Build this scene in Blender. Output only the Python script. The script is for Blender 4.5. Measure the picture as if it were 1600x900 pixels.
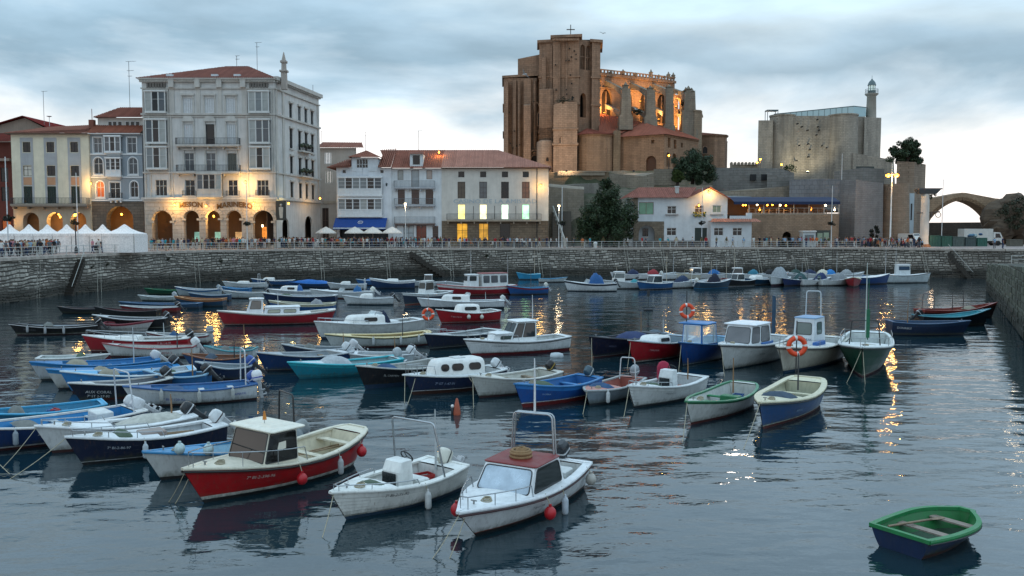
import bpy, math, random
from mathutils import Vector, Matrix
R = math.radians
PI = math.pi
random.seed(7)
for o_ in list(bpy.data.objects): bpy.data.objects.remove(o_)
S = bpy.context.scene
COL = S.collection

# ------------------------------------------------------------------ camera
CH = 7.2; FPX = 1350.0; PITCH = math.atan((450 - 362) / FPX)
cd = bpy.data.cameras.new('camera'); cam = bpy.data.objects.new('camera', cd); COL.objects.link(cam)
cam.location = (0, 0, CH); cam.rotation_euler = (R(90) - PITCH, 0, 0)
cd.sensor_width = 36; cd.lens = 36 * FPX / 1600; cd.clip_start = .5; cd.clip_end = 6000
S.camera = cam

# ------------------------------------------------------------------ world
W = bpy.data.worlds.new("World"); S.world = W; W.use_nodes = True
def world():
 nt = W.node_tree; N = nt.nodes; Lk = nt.links; N.clear()
 def n(t, **k):
  a = N.new(t)
  for q, v in k.items(): setattr(a, q, v)
  return a
 out = n('ShaderNodeOutputWorld'); bg = n('ShaderNodeBackground'); bg.inputs[1].default_value = 1.0
 sky = n('ShaderNodeTexSky', sky_type='NISHITA', sun_disc=False, sun_elevation=R(4), sun_rotation=R(14))
 tc = n('ShaderNodeTexCoord'); sep = n('ShaderNodeSeparateXYZ'); Lk.new(tc.outputs['Generated'], sep.inputs[0])
 # clouds: noise over the direction, long flat banks
 mp = n('ShaderNodeMapping'); mp.inputs['Scale'].default_value = (1.6, 1.6, 5.0); mp.inputs['Location'].default_value = (3.1, 0.4, .35)
 mp.inputs['Rotation'].default_value = (0, R(-5), 0)
 Lk.new(tc.outputs['Generated'], mp.inputs[0])
 no = n('ShaderNodeTexNoise'); no.inputs['Scale'].default_value = 1.5; no.inputs['Detail'].default_value = 7; no.inputs['Roughness'].default_value = .54
 no.inputs['Distortion'].default_value = .35
 Lk.new(mp.outputs[0], no.inputs['Vector'])
 # height of the view ray pushed up and down by the noise -> layered overcast
 ms = n('ShaderNodeMath', operation='MULTIPLY_ADD'); Lk.new(no.outputs[0], ms.inputs[0]); ms.inputs[1].default_value = .34; ms.inputs[2].default_value = -.17
 a0 = n('ShaderNodeMath', operation='ADD'); Lk.new(sep.outputs['Z'], a0.inputs[0]); Lk.new(ms.outputs[0], a0.inputs[1])
 ad = n('ShaderNodeMath', operation='MULTIPLY_ADD'); Lk.new(sep.outputs['X'], ad.inputs[0]); ad.inputs[1].default_value = .07; Lk.new(a0.outputs[0], ad.inputs[2])   # the cloud deck hangs lower to the right
 cr = n('ShaderNodeValToRGB'); Lk.new(ad.outputs[0], cr.inputs[0])
 e = cr.color_ramp.elements
 e[0].position = 0.0; e[0].color = (.86, .83, .81, 1)
 e[1].position = 1.0; e[1].color = (.72, .98, 1.2, 1)
 for p, c in ((.04, (.98, .93, .91, 1)), (.085, (.98, .98, .98, 1)), (.115, (.76, .83, .87, 1)), (.15, (.48, .61, .71, 1)), (.185, (.29, .43, .54, 1)),
     (.22, (.36, .51, .63, 1)), (.27, (.50, .64, .73, 1)), (.36, (.62, .86, 1.06, 1)), (.55, (.72, .99, 1.22, 1))):
  q = e.new(p); q.color = c
 # thin darker wisps
 mp2 = n('ShaderNodeMapping'); mp2.inputs['Scale'].default_value = (2.5, 2.5, 9); Lk.new(tc.outputs['Generated'], mp2.inputs[0])
 n2 = n('ShaderNodeTexNoise'); n2.inputs['Scale'].default_value = 2.2; n2.inputs['Detail'].default_value = 8; Lk.new(mp2.outputs[0], n2.inputs['Vector'])
 r2 = n('ShaderNodeMapRange'); r2.inputs[1].default_value = .35; r2.inputs[2].default_value = .7; r2.inputs[3].default_value = .84; r2.inputs[4].default_value = 1.12
 Lk.new(n2.outputs[0], r2.inputs[0])
 mu = n('ShaderNodeVectorMath', operation='SCALE'); Lk.new(cr.outputs[0], mu.inputs[0]); Lk.new(r2.outputs[0], mu.inputs['Scale'])
 # dusk: the half of the sky away from the sunset is dimmer
 r3 = n('ShaderNodeMapRange', interpolation_type='SMOOTHSTEP'); r3.inputs[1].default_value = -.9; r3.inputs[2].default_value = .6; r3.inputs[3].default_value = .95; r3.inputs[4].default_value = 1
 Lk.new(sep.outputs['Y'], r3.inputs[0])
 mu2 = n('ShaderNodeVectorMath', operation='SCALE'); Lk.new(mu.outputs[0], mu2.inputs[0]); Lk.new(r3.outputs[0], mu2.inputs['Scale'])
 sk = n('ShaderNodeVectorMath', operation='SCALE'); Lk.new(sky.outputs[0], sk.inputs[0]); sk.inputs['Scale'].default_value = .05
 mx = n('ShaderNodeMix', data_type='RGBA'); mx.inputs[0].default_value = .95
 Lk.new(sk.outputs[0], mx.inputs[6]); Lk.new(mu2.outputs[0], mx.inputs[7])
 Lk.new(mx.outputs[2], bg.inputs[0]); Lk.new(bg.outputs[0], out.inputs[0])
world()
sd = bpy.data.lights.new('sun', 'SUN'); sun = bpy.data.objects.new('sun', sd); COL.objects.link(sun)
sd.energy = .3; sd.angle = R(10); sd.color = (1, .86, .72)
sun.rotation_euler = (R(-86), 0, R(-14)); sun.location = (0, 0, 90)
S.view_settings.view_transform = 'Standard'; S.view_settings.look = 'None'
S.view_settings.exposure = .42; S.view_settings.gamma = 1
S.render.engine = 'CYCLES'
S.cycles.max_bounces = 6; S.cycles.sample_clamp_indirect = 6

# ------------------------------------------------------------------ pixel <-> place
def ray(px, py):
 v = -(py - 450) / FPX; c, s = math.cos(PITCH), math.sin(PITCH)
 return Vector(((px - 800) / FPX, c + v * s, -s + v * c))
def gp(px, py, z=0.0):
 d = ray(px, py); t = (z - CH) / d.z
 return Vector((0, 0, CH)) + d * t
def at(px, py, Y):
 d = ray(px, py); return Vector((0, 0, CH)) + d * (Y / d.y)
QZ = 4.55

# ------------------------------------------------------------------ mesh builder
class MB:
 def __init__(s): s.v = []; s.f = []; s.m = []; s.s = []; s.X = None
 def add(s, vs, fs, mat=0, smooth=False):
  b = len(s.v)
  s.v.extend([tuple(s.X @ Vector(p)) for p in vs] if s.X else [tuple(p) for p in vs])
  for f in fs:
   s.f.append([i + b for i in f]); s.m.append(mat); s.s.append(smooth)
 def box(s, x0, x1, y0, y1, z0, z1, mat=0):
  s.add([(x0,y0,z0),(x1,y0,z0),(x1,y1,z0),(x0,y1,z0),(x0,y0,z1),(x1,y0,z1),(x1,y1,z1),(x0,y1,z1)],
     [(0,3,2,1),(4,5,6,7),(0,1,5,4),(1,2,6,5),(2,3,7,6),(3,0,4,7)], mat)
 def loft(s, loops, mat=0, cap0=True, cap1=True, smooth=False, closed=True):
  n = len(loops[0]); vs = [p for l in loops for p in l]; fs = []
  for k in range(len(loops) - 1):
   for i in range(n if closed else n - 1):
    j = (i + 1) % n
    fs.append((k*n+i, k*n+j, (k+1)*n+j, (k+1)*n+i))
  s.add(vs, fs, mat, smooth)
  if cap0: s.add(loops[0], [tuple(range(n))[::-1]], mat)
  if cap1: s.add(loops[-1], [tuple(range(n))], mat)
 def tube(s, pts, r, n=5, mat=0, cap=True, smooth=True):
  pts = [Vector(p) for p in pts]; loops = []; up = None
  for i, p in enumerate(pts):
   a = pts[max(i-1, 0)]; b = pts[min(i+1, len(pts)-1)]
   t = (b - a)
   if t.length < 1e-9: t = Vector((0,0,1))
   t.normalize()
   if up is None:
    up = Vector((0,0,1)) if abs(t.z) < .9 else Vector((1,0,0))
   u = t.cross(up)
   if u.length < 1e-6: u = t.orthogonal()
   u.normalize(); w = u.cross(t); up = w
   rr = r[i] if isinstance(r, (list, tuple)) else r
   loops.append([p + (u * math.cos(2*PI*k/n) + w * math.sin(2*PI*k/n)) * rr for k in range(n)])
  s.loft(loops, mat, cap, cap, smooth)
 def lathe(s, prof, n=12, mat=0, c=(0,0,0), smooth=True, caps=True):
  loops = [[(c[0] + r*math.cos(2*PI*k/n), c[1] + r*math.sin(2*PI*k/n), c[2] + z) for k in range(n)] for r, z in prof]
  s.loft(loops, mat, caps, caps, smooth)
 def ball(s, c, r, mat=0, n=10, sz=1.0):
  prof = [(max(r*math.sin(PI*k/6), r*.02), -r*sz*math.cos(PI*k/6)) for k in range(7)]
  s.lathe(prof, n, mat, c)
 def prism(s, poly, z0, z1, mat=0):
  s.loft([[(x, y, z0) for x, y in poly], [(x, y, z1) for x, y in poly]], mat)
 def torus(s, c, ax_u, ax_v, R0, r, n=20, m=7, mat=0, mats=None):
  u = Vector(ax_u).normalized(); v = Vector(ax_v).normalized(); w = u.cross(v); c = Vector(c)
  lp = []
  for i in range(n):
   d = u*math.cos(2*PI*i/n) + v*math.sin(2*PI*i/n)
   lp.append([c + d*(R0 + r*math.cos(2*PI*k/m)) + w*(r*math.sin(2*PI*k/m)) for k in range(m)])
  for i in range(n):
   s.loft([lp[i], lp[(i+1) % n]], (mats(i) if mats else mat), False, False, True)
 def mesh(s, name, mats):
  me = bpy.data.meshes.new(name); me.from_pydata(s.v, [], s.f)
  for m in mats: me.materials.append(m)
  me.polygons.foreach_set('material_index', s.m); me.polygons.foreach_set('use_smooth', s.s)
  me.update(); return me
 def build(s, name, mats, parent=None, loc=(0,0,0), rz=0, kind=None, label=None):
  if not s.f: return None
  return link(s.mesh(name, mats if isinstance(mats, (list, tuple)) else [mats]), name, parent, loc, rz, kind, label)
def link(me, name, parent=None, loc=(0,0,0), rz=0, kind=None, label=None):
 o = bpy.data.objects.new(name, me); COL.objects.link(o)
 o.location = loc; o.rotation_euler = (0, 0, rz)
 if parent: o.parent = parent
 if kind: o['kind'] = kind
 if label: o['label'] = label
 return o
LABELS = {}
def tag(o, label, cat, group=None):
 o['label'] = label; o['category'] = cat
 if group: o['group'] = group
 LABELS.setdefault(label, []).append(o)
 return o
def root(name, loc, label, cat, group=None, rz=0):
 o = bpy.data.objects.new(name, None); COL.objects.link(o); o.empty_display_size = .2
 o.location = loc; o.rotation_euler = (0, 0, rz)
 return tag(o, label, cat, group)
def copy_tree(o, parent=None):
 c = o.copy(); COL.objects.link(c)
 if parent: c.parent = parent
 for ch in list(o.children): copy_tree(ch, c)
 return c
def rrect(x0, x1, y0, y1, r, z, n=3):
 r = min(r, (x1-x0)*.49, (y1-y0)*.49); out = []
 for cx, cy, a0 in ((x1-r, y1-r, 0), (x0+r, y1-r, 90), (x0+r, y0+r, 180), (x1-r, y0+r, 270)):
  for k in range(n+1):
   a = R(a0 + 90*k/n); out.append((cx + r*math.cos(a), cy + r*math.sin(a), z))
 return out

# ------------------------------------------------------------------ materials
def lin(h):
 h = h.lstrip('#'); c = [int(h[i:i+2], 16)/255 for i in (0, 2, 4)]
 return tuple(((x/12.92) if x <= .04045 else ((x+.055)/1.055)**2.4) for x in c)
class NT:
 def __init__(s, name):
  s.mat = bpy.data.materials.new(name); s.mat.use_nodes = True
  s.nt = s.mat.node_tree; s.b = s.nt.nodes['Principled BSDF']
 def n(s, t, **k):
  a = s.nt.nodes.new(t)
  for q, v in k.items():
   if q.startswith('i_'): a.inputs[q[2:]].default_value = v
   else: setattr(a, q, v)
  return a
 def l(s, a, b): s.nt.links.new(a, b)
 def noise(s, vec, scale, detail=4, rough=.55):
  a = s.n('ShaderNodeTexNoise'); a.inputs['Scale'].default_value = scale; a.inputs['Detail'].default_value = detail
  a.inputs['Roughness'].default_value = rough
  if vec: s.l(vec, a.inputs['Vector'])
  return a.outputs[0]
 def obj(s, scale=None):
  t = s.n('ShaderNodeTexCoord').outputs['Object']
  if scale:
   m = s.n('ShaderNodeMapping'); m.inputs['Scale'].default_value = scale; s.l(t, m.inputs[0]); return m.outputs[0]
  return t
 def mix(s, f, a, b, mode='MIX'):
  m = s.n('ShaderNodeMix', data_type='RGBA', blend_type=mode)
  for i, x in ((0, f), (6, a), (7, b)):
   if hasattr(x, 'links') or hasattr(x, 'is_output'): s.l(x, m.inputs[i])
   elif i == 0: m.inputs[0].default_value = x
   else: m.inputs[i].default_value = (*x, 1)
  return m.outputs[2]
 def rng(s, x, a, b, c, d):
  m = s.n('ShaderNodeMapRange'); s.l(x, m.inputs[0])
  for i, v in enumerate((a, b, c, d)): m.inputs[i+1].default_value = v
  return m.outputs[0]
 def bump(s, h, strength=.4, dist=.02):
  b = s.n('ShaderNodeBump'); b.inputs['Strength'].default_value = strength; b.inputs['Distance'].default_value = dist
  s.l(h, b.inputs['Height']); s.l(b.outputs[0], s.b.inputs['Normal'])
MC = {}
def cached(f):
 def g(*a, **k):
  key = (f.__name__, a, tuple(sorted(k.items())))
  if key not in MC: MC[key] = f(*a, **k)
  return MC[key]
 return g
@cached
def paint(hexc, rough=.45, var=.22, scale=2.5, metal=0.0, grime=.25, name='paint'):
 t = NT(name); c = lin(hexc) if isinstance(hexc, str) else hexc
 a = t.noise(t.obj(), scale, 5, .6)
 f = t.rng(a, .3, .72, 0, 1)
 lo = tuple(x*(1-var) for x in c); hi = tuple(min(1, x*(1+var*.5)) for x in c)
 col = t.mix(f, lo, hi)
 if grime:
  g = t.noise(t.obj((1.3, 1.3, .25)), 7, 6, .65)
  col = t.mix(t.rng(g, .5, .8, 0, grime), col, (.06, .05, .04))
 if name == 'hull_paint':      # weed at the waterline, rust runs, scuffs
  sp = t.n('ShaderNodeSeparateXYZ'); t.l(t.obj(), sp.inputs[0]); nz = t.noise(t.obj((3, 3, 1)), 3, 6, .65)
  h = t.n('ShaderNodeMath', operation='MULTIPLY_ADD'); t.l(nz, h.inputs[0]); h.inputs[1].default_value = -.42; t.l(sp.outputs[2], h.inputs[2])
  col = t.mix(t.rng(h.outputs[0], -.16, .06, .75, 0), col, (.045, .05, .028))
  rs = t.noise(t.obj((5, 5, .35)), 2.2, 5, .7); col = t.mix(t.rng(rs, .58, .72, 0, .45), col, (.13, .065, .03))
  sc = t.noise(t.obj((.8, .8, 9)), 3, 6, .7); col = t.mix(t.rng(sc, .6, .7, 0, .35), col, tuple(min(1, x*.5+.12) for x in c))
 t.l(col, t.b.inputs['Base Color'])
 t.b.inputs['Roughness'].default_value = rough; t.b.inputs['Metallic'].default_value = metal
 t.l(t.rng(a, .2, .8, max(rough-.12, .05), min(rough+.15, 1)), t.b.inputs['Roughness'])
 return t.mat
@cached
def fabric(hexc):
 t = NT('canvas'); c = lin(hexc)
 a = t.noise(t.obj(), 6, 6, .6)
 t.l(t.mix(t.rng(a, .3, .7, 0, 1), tuple(x*.75 for x in c), tuple(min(1, x*1.12) for x in c)), t.b.inputs['Base Color'])
 t.b.inputs['Roughness'].default_value = .85; t.bump(a, .35, .03); return t.mat
@cached
def plaster(hexc, stain=.35, name='plaster'):
 t = NT(name); c = lin(hexc)
 a = t.noise(t.obj(), .6, 6, .6); st = t.noise(t.obj((1.6, 1.6, .16)), 1.6, 6, .65); fine = t.noise(t.obj(), 9, 4, .6)
 col = t.mix(t.rng(a, .3, .7, 0, 1), tuple(x*.84 for x in c), tuple(min(1, x*1.08) for x in c))
 col = t.mix(t.rng(st, .46, .78, 0, stain), col, tuple(x*.42 for x in c))
 col = t.mix(t.rng(fine, .4, .8, 0, .18), col, tuple(x*.6 for x in c))
 t.l(col, t.b.inputs['Base Color']); t.b.inputs['Roughness'].default_value = .9; t.bump(fine, .3, .02); return t.mat
@cached
def masonry(c1, c2, mortar, bw=.8, bh=.4, stain=.45, name='stone_masonry', rub=False, sc=1.0):
 t = NT(name); A, B_, Mo = lin(c1), lin(c2), lin(mortar)
 o = t.n('ShaderNodeTexCoord').outputs['Object']; sp = t.n('ShaderNodeSeparateXYZ'); t.l(o, sp.inputs[0])
 ad = t.n('ShaderNodeMath', operation='MULTIPLY_ADD'); t.l(sp.outputs[1], ad.inputs[0]); ad.inputs[1].default_value = .83; t.l(sp.outputs[0], ad.inputs[2])
 cb = t.n('ShaderNodeCombineXYZ'); t.l(ad.outputs[0], cb.inputs[0]); t.l(sp.outputs[2], cb.inputs[1])
 big = t.noise(o, .22, 5, .6); st = t.noise(t.obj((.9, .9, .1)), .8, 7, .62); fine = t.noise(o, 5, 5, .65)
 if rub:
  v = t.n('ShaderNodeTexVoronoi', feature='F1'); v.inputs['Scale'].default_value = sc
  m = t.n('ShaderNodeMapping'); m.inputs['Scale'].default_value = (1, 1.6, 1); t.l(cb.outputs[0], m.inputs[0]); t.l(m.outputs[0], v.inputs['Vector'])
  h = t.rng(v.outputs['Distance'], .15, .75, 1, 0); sx = t.n('ShaderNodeSeparateXYZ'); t.l(v.outputs['Color'], sx.inputs[0]); f = sx.outputs[0]
  col = t.mix(f, A, B_); col = t.mix(t.rng(v.outputs['Distance'], .45, .8, 0, .8), col, Mo)
 else:
  br = t.n('ShaderNodeTexBrick'); t.l(cb.outputs[0], br.inputs['Vector'])
  br.inputs['Color1'].default_value = (*A, 1); br.inputs['Color2'].default_value = (*B_, 1); br.inputs['Mortar'].default_value = (*Mo, 1)
  br.inputs['Scale'].default_value = 1; br.inputs['Brick Width'].default_value = bw; br.inputs['Row Height'].default_value = bh
  br.inputs['Mortar Size'].default_value = .025; br.inputs['Bias'].default_value = -.1
  col = br.outputs[0]; h = t.rng(br.outputs[1], 0, 1, 1, 0)
 col = t.mix(t.rng(big, .35, .68, 0, .55), col, tuple(x*.62 for x in A))
 col = t.mix(t.rng(st, .42, .68, 0, stain), col, tuple(x*.3 for x in A)); pt = t.noise(o, .55, 3, .5); col = t.mix(t.rng(pt, .55, .6, 0, .3), col, tuple(min(1, x*1.35) for x in B_))
 col = t.mix(t.rng(fine, .35, .8, 0, .4), col, tuple(x*.55 for x in B_))
 t.l(col, t.b.inputs['Base Color']); t.b.inputs['Roughness'].default_value = .92
 ah = t.n('ShaderNodeMath', operation='MULTIPLY_ADD'); t.l(fine, ah.inputs[0]); ah.inputs[1].default_value = .6; t.l(h, ah.inputs[2])
 t.bump(ah.outputs[0], .7, .08); return t.mat
@cached
def stonepiece(hexc, name='wall_stone'):
 t = NT(name); c = lin(hexc)
 g = t.n('ShaderNodeNewGeometry'); r = g.outputs['Random Per Island']
 fine = t.noise(t.obj(), 4, 6, .65); big = t.noise(t.obj((.25, .25, .5)), .5, 5, .6)
 col = t.mix(r, tuple(x*.5 for x in c), tuple(min(1, x*1.5) for x in c))
 col = t.mix(t.rng(fine, .4, .75, 0, .6), col, tuple(x*.45 for x in c))
 col = t.mix(t.rng(big, .45, .7, 0, .6), col, tuple(x*.4 for x in c))
 sp = t.n('ShaderNodeSeparateXYZ'); t.l(g.outputs['Position'], sp.inputs[0])   # weed below the tide mark
 wz = t.n('ShaderNodeMath', operation='MULTIPLY_ADD'); t.l(big, wz.inputs[0]); wz.inputs[1].default_value = -1.1; t.l(sp.outputs[2], wz.inputs[2])
 col = t.mix(t.rng(wz.outputs[0], .4, 1.25, .92, 0), col, (.012, .014, .009))
 t.l(col, t.b.inputs['Base Color']); t.b.inputs['Roughness'].default_value = .85; t.bump(fine, .5, .05); return t.mat
@cached
def rooftile(hexc):
 t = NT('clay_tile'); c = lin(hexc)
 big = t.noise(t.obj(), .5, 6, .65); fine = t.noise(t.obj(), 6, 4, .6)
 r = t.n('ShaderNodeNewGeometry').outputs['Random Per Island']
 col = t.mix(r, tuple(x*.8 for x in c), tuple(x*1.15 for x in c))
 col = t.mix(t.rng(big, .4, .72, 0, .6), col, tuple(x*.5 for x in c)); col = t.mix(t.rng(fine, .4, .8, 0, .5), col, tuple(x*.5 for x in c))
 t.l(col, t.b.inputs['Base Color']); t.b.inputs['Roughness'].default_value = .9; t.b.inputs['Specular IOR Level'].default_value = .15; return t.mat
@cached
def glass(hexc='15191c', rough=.08, spec=.4):
 t = NT('window_glass'); a = t.noise(t.obj(), .9, 3)
 c = lin(hexc); t.l(t.mix(a, tuple(x*.6 for x in c), tuple(min(1, x*1.5) for x in c)), t.b.inputs['Base Color'])
 t.b.inputs['Roughness'].default_value = rough; t.b.inputs['Specular IOR Level'].default_value = spec; return t.mat
@cached
def clearglass():
 t = NT('clear_glass'); t.b.inputs['Base Color'].default_value = (.8, .9, .92, 1); t.b.inputs['Roughness'].default_value = .03
 t.b.inputs['Alpha'].default_value = .35; return t.mat
@cached
def glow(hexc, strength, var=.0, scale=1.0):
 t = NT('lit'); c = lin(hexc); t.b.inputs['Base Color'].default_value = (*c, 1)
 t.b.inputs['Emission Color'].default_value = (*c, 1); t.b.inputs['Emission Strength'].default_value = strength
 if var:
  a = t.noise(t.obj(), scale, 3); t.l(t.rng(a, .35, .65, strength*(1-var), strength*(1+var)), t.b.inputs['Emission Strength'])
 return t.mat
@cached
def leafmat(hexc):
 t = NT('leaf'); c = lin(hexc); r = t.n('ShaderNodeNewGeometry').outputs['Random Per Island']
 t.l(t.mix(r, tuple(x*.45 for x in c), tuple(x*1.5 for x in c)), t.b.inputs['Base Color']); t.b.inputs['Roughness'].default_value = .65; return t.mat
def water_mat():
 t = NT('harbour_water')
 o = t.n('ShaderNodeTexCoord').outputs['Object']
 def wave(sx, sy, sc, det, rot):
  m = t.n('ShaderNodeMapping'); m.inputs['Scale'].default_value = (sx, sy, 1); m.inputs['Rotation'].default_value = (0, 0, R(rot)); t.l(o, m.inputs[0])
  return t.noise(m.outputs[0], sc, det, .5)
 a = wave(.55, 1.0, .55, 2, 12); b = wave(.7, 1.3, 1.7, 3, -14); c = wave(.8, 1.1, 5.0, 2, 5)
 patch = t.noise(o, .035, 3, .5)
 s1 = t.n('ShaderNodeMath', operation='MULTIPLY_ADD'); t.l(b, s1.inputs[0]); s1.inputs[1].default_value = .21; t.l(a, s1.inputs[2])
 s2 = t.n('ShaderNodeMath', operation='MULTIPLY_ADD'); t.l(c, s2.inputs[0]); s2.inputs[1].default_value = .022; t.l(s1.outputs[0], s2.inputs[2])
 bp = t.n('ShaderNodeBump'); bp.inputs['Distance'].default_value = .14; t.l(t.rng(patch, .35, .65, .5, .95), bp.inputs['Strength'])
 t.l(s2.outputs[0], bp.inputs['Height']); t.l(bp.outputs[0], t.b.inputs['Normal'])
 t.b.inputs['Base Color'].default_value = (.006, .022, .030, 1)
 t.b.inputs['Roughness'].default_value = .035; t.b.inputs['IOR'].default_value = 1.68
 return t.mat
DARK = paint('1b1c1e', .55, name='dark_trim')
STEEL = paint('a9adb0', .3, .1, 5, .9, .05, name='steel')
WHITE = paint('dcdcd8', .45, name='white_paint')
ROPE = fabric('a39a84')
def text_mesh(s, size, mat, ext=0.0, align='CENTER', bold=0.0):
 cu = bpy.data.curves.new('lettering', 'FONT'); cu.body = s; cu.size = size; cu.align_x = align; cu.extrude = ext; cu.resolution_u = 2
 cu.offset = bold
 o = bpy.data.objects.new('lettering', cu); COL.objects.link(o)
 me = bpy.data.meshes.new_from_object(o); bpy.data.objects.remove(o); me.materials.clear(); me.materials.append(mat); me.name = 'lettering'
 return me
# ------------------------------------------------------------------ boats
class Hull:
 def __init__(s, L, B, F, br=.45, sr=.12, tr=.75, rake=.45, srake=0.0, rnd=False, full=2.3):
  s.L, s.B, s.F, s.br, s.sr, s.tr, s.rake, s.srake, s.rnd, s.full = L, B, F, br, sr, tr, rake, srake, rnd, full; s.dr = .35
 def b(s, t):
  t = min(max(t, 0), 1)
  if t < .42:
   q = t/.42
   k = s.tr + (1-s.tr)*((max(0, 1-(1-q)**2.4))**.5 if s.rnd else math.sin(q*PI/2))
  else: k = 1 - ((t-.42)/.58)**s.full
  return max(k*s.B/2, .022)
 def zg(s, t):
  return s.F*(1 + (s.sr*((.4-t)/.4)**2 if t < .4 else s.br*((t-.4)/.6)**1.9))
 def x(s, t, z):
  return -s.L/2 + s.L*t + s.rake*t**5*z/s.F/(1+s.br) - s.srake*(1-t)**8*z/s.F
 def y(s, t, z):
  u = min(max((z+s.dr)/(s.zg(t)+s.dr), .001), 1.2)
  return s.b(t)*u**(.26+.55*t*t)
 def tx(s, x): return (x + s.L/2)/s.L
 def T(s, n, a=0, b=1):
  return [a + (b-a)*(1-(1-k/n)**1.25) if not s.rnd else a+(b-a)*(.5-.5*math.cos(PI*k/n)) for k in range(n+1)]
def hull_part(h, o, parent, lod):
 mb = MB(); n = 16 if lod == 0 else (12 if lod == 1 else 8); T = h.T(n)
 bt, st = o.get('boot_h', .09), o.get('strp_h', .05)
 def levels(t):
  g = h.zg(t); top = g - o.get('sheer_h', .16*h.F/.6)
  lv = [(-h.dr, 1), (0, 1), (bt, 1), (bt+st, 2)]
  k = 5 if (o.get('lap') and lod < 2) else (3 if lod < 2 else 2)
  for i in range(1, k): lv.append((bt+st+(top-bt-st)*i/k, 0))
  lv += [(top, 0), (g, 3)]
  return lv
 lap = .028 if (o.get('lap') and lod < 2) else 0
 for sg in (1, -1):
  cols = []
  for t in T:
   c = []
   lv = levels(t)
   for i, (z, m) in enumerate(lv):
    c.append((h.x(t, z), sg*h.y(t, z), z))
    if lap and 3 <= i < len(lv)-1 : c.append((h.x(t, z), sg*(h.y(t, z)+lap), z))
   cols.append(c)
  lv = levels(.5); mats = []
  for i, (z, m) in enumerate(lv):
   if i > 0: mats.append(m)
   if lap and 3 <= i < len(lv)-1: mats.append(0)
  nr = len(cols[0]); vs = [p for c in cols for p in c]
  # faces per row
  for r in range(nr-1):
   fs = [(k*nr+r, (k+1)*nr+r, (k+1)*nr+r+1, k*nr+r+1) if sg < 0 else (k*nr+r, k*nr+r+1, (k+1)*nr+r+1, (k+1)*nr+r) for k in range(len(T)-1)]
   used = sorted({i for f in fs for i in f}); mp = {u: i for i, u in enumerate(used)}
   mb.add([vs[u] for u in used], [[mp[i] for i in f] for f in fs], mats[r], True)
 lv = levels(0)
 for i in range(len(lv)-1):      # transom
  z0, z1 = lv[i][0], lv[i+1][0]
  mb.add([(h.x(0, z0), h.y(0, z0), z0), (h.x(0, z0), -h.y(0, z0), z0), (h.x(0, z1), -h.y(0, z1), z1), (h.x(0, z1), h.y(0, z1), z1)], [(0, 1, 2, 3)], lv[i+1][1] if not o.get('transom') else 4)
 hp = paint(o.get('hull', 'd8d8d4'), .35, .2, 1.6, 0, .35, 'hull_paint')
 mats = [hp, paint(o.get('boot', '2a1a1a'), .6, .3, 3, 0, .4, 'antifouling'),
   paint(o.get('strp', o.get('hull', 'd8d8d4')), .45, name='hull_paint'), paint(o.get('sheer', o.get('hull', 'd8d8d4')), .4, name='hull_paint'),
   paint(o.get('transom', 'd8d8d4'), .5)]
 return mb.build('hull', mats, parent)
def gunwale_part(h, o, parent, lod, name='gunwale', out=.035, inn=.07, zlo=-.03, zhi=.035, col='dcdcd8', T=None, cross=True):
 mb = MB(); T = T or h.T(14 if lod < 2 else 8); m = 0
 def pt(t, dy, dz, sg): return (h.x(t, h.zg(t)), sg*max(h.b(t)+dy, .008), h.zg(t)+dz)
 for sg in (1, -1):
  loops = [[pt(t, out, zlo, sg), pt(t, out+.012, (zlo+zhi)/2, sg), pt(t, out, zhi, sg), pt(t, -min(inn, h.b(t)*.9), zhi, sg), pt(t, -min(inn, h.b(t)*.9), zlo, sg)] for t in T]
  if sg < 0: loops = [l[::-1] for l in loops]
  mb.loft(loops, 0)
 if cross:
  x = h.x(0, h.zg(0)); b = h.b(0); z = h.zg(0)
  mb.box(x-.03, x+inn*.6, -b-.03, b+.03, z+zlo+.004, z+zhi+.004)
 return mb.build(name, paint(col, .45, .15, 4, 0, .3, 'gunwale_paint'), parent)
def deck_part(h, parent, a, b, col, name='foredeck', dz=.012, crown=.05, lod=0, bulk=None):
 mb = MB(); T = [a+(b-a)*k/8 for k in range(9)]; rows = []
 for t in T:
  w = max(h.b(t)-.02, .01)
  rows.append([(h.x(t, h.zg(t)), w*q, h.zg(t)+dz+crown*(1-q*q)*min(1, w/.6)) for q in (-1, -.6, -.2, .2, .6, 1)])
 mb.loft(rows, 0, False, False, True, closed=False)
 if bulk is not None:        # bulkhead under the deck's cockpit edge
  t = bulk[0]; e = rows[0] if abs(t-a) < 1e-6 else rows[-1]
  mb.add(list(e)+[(e[0][0], h.y(t, bulk[1])-.06, bulk[1]), (e[0][0], -h.y(t, bulk[1])+.06, bulk[1])], [tuple(range(8))])
 return mb.build(name, paint(col, .5, .16, 3, 0, .25, 'deck_paint'), parent)
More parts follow.
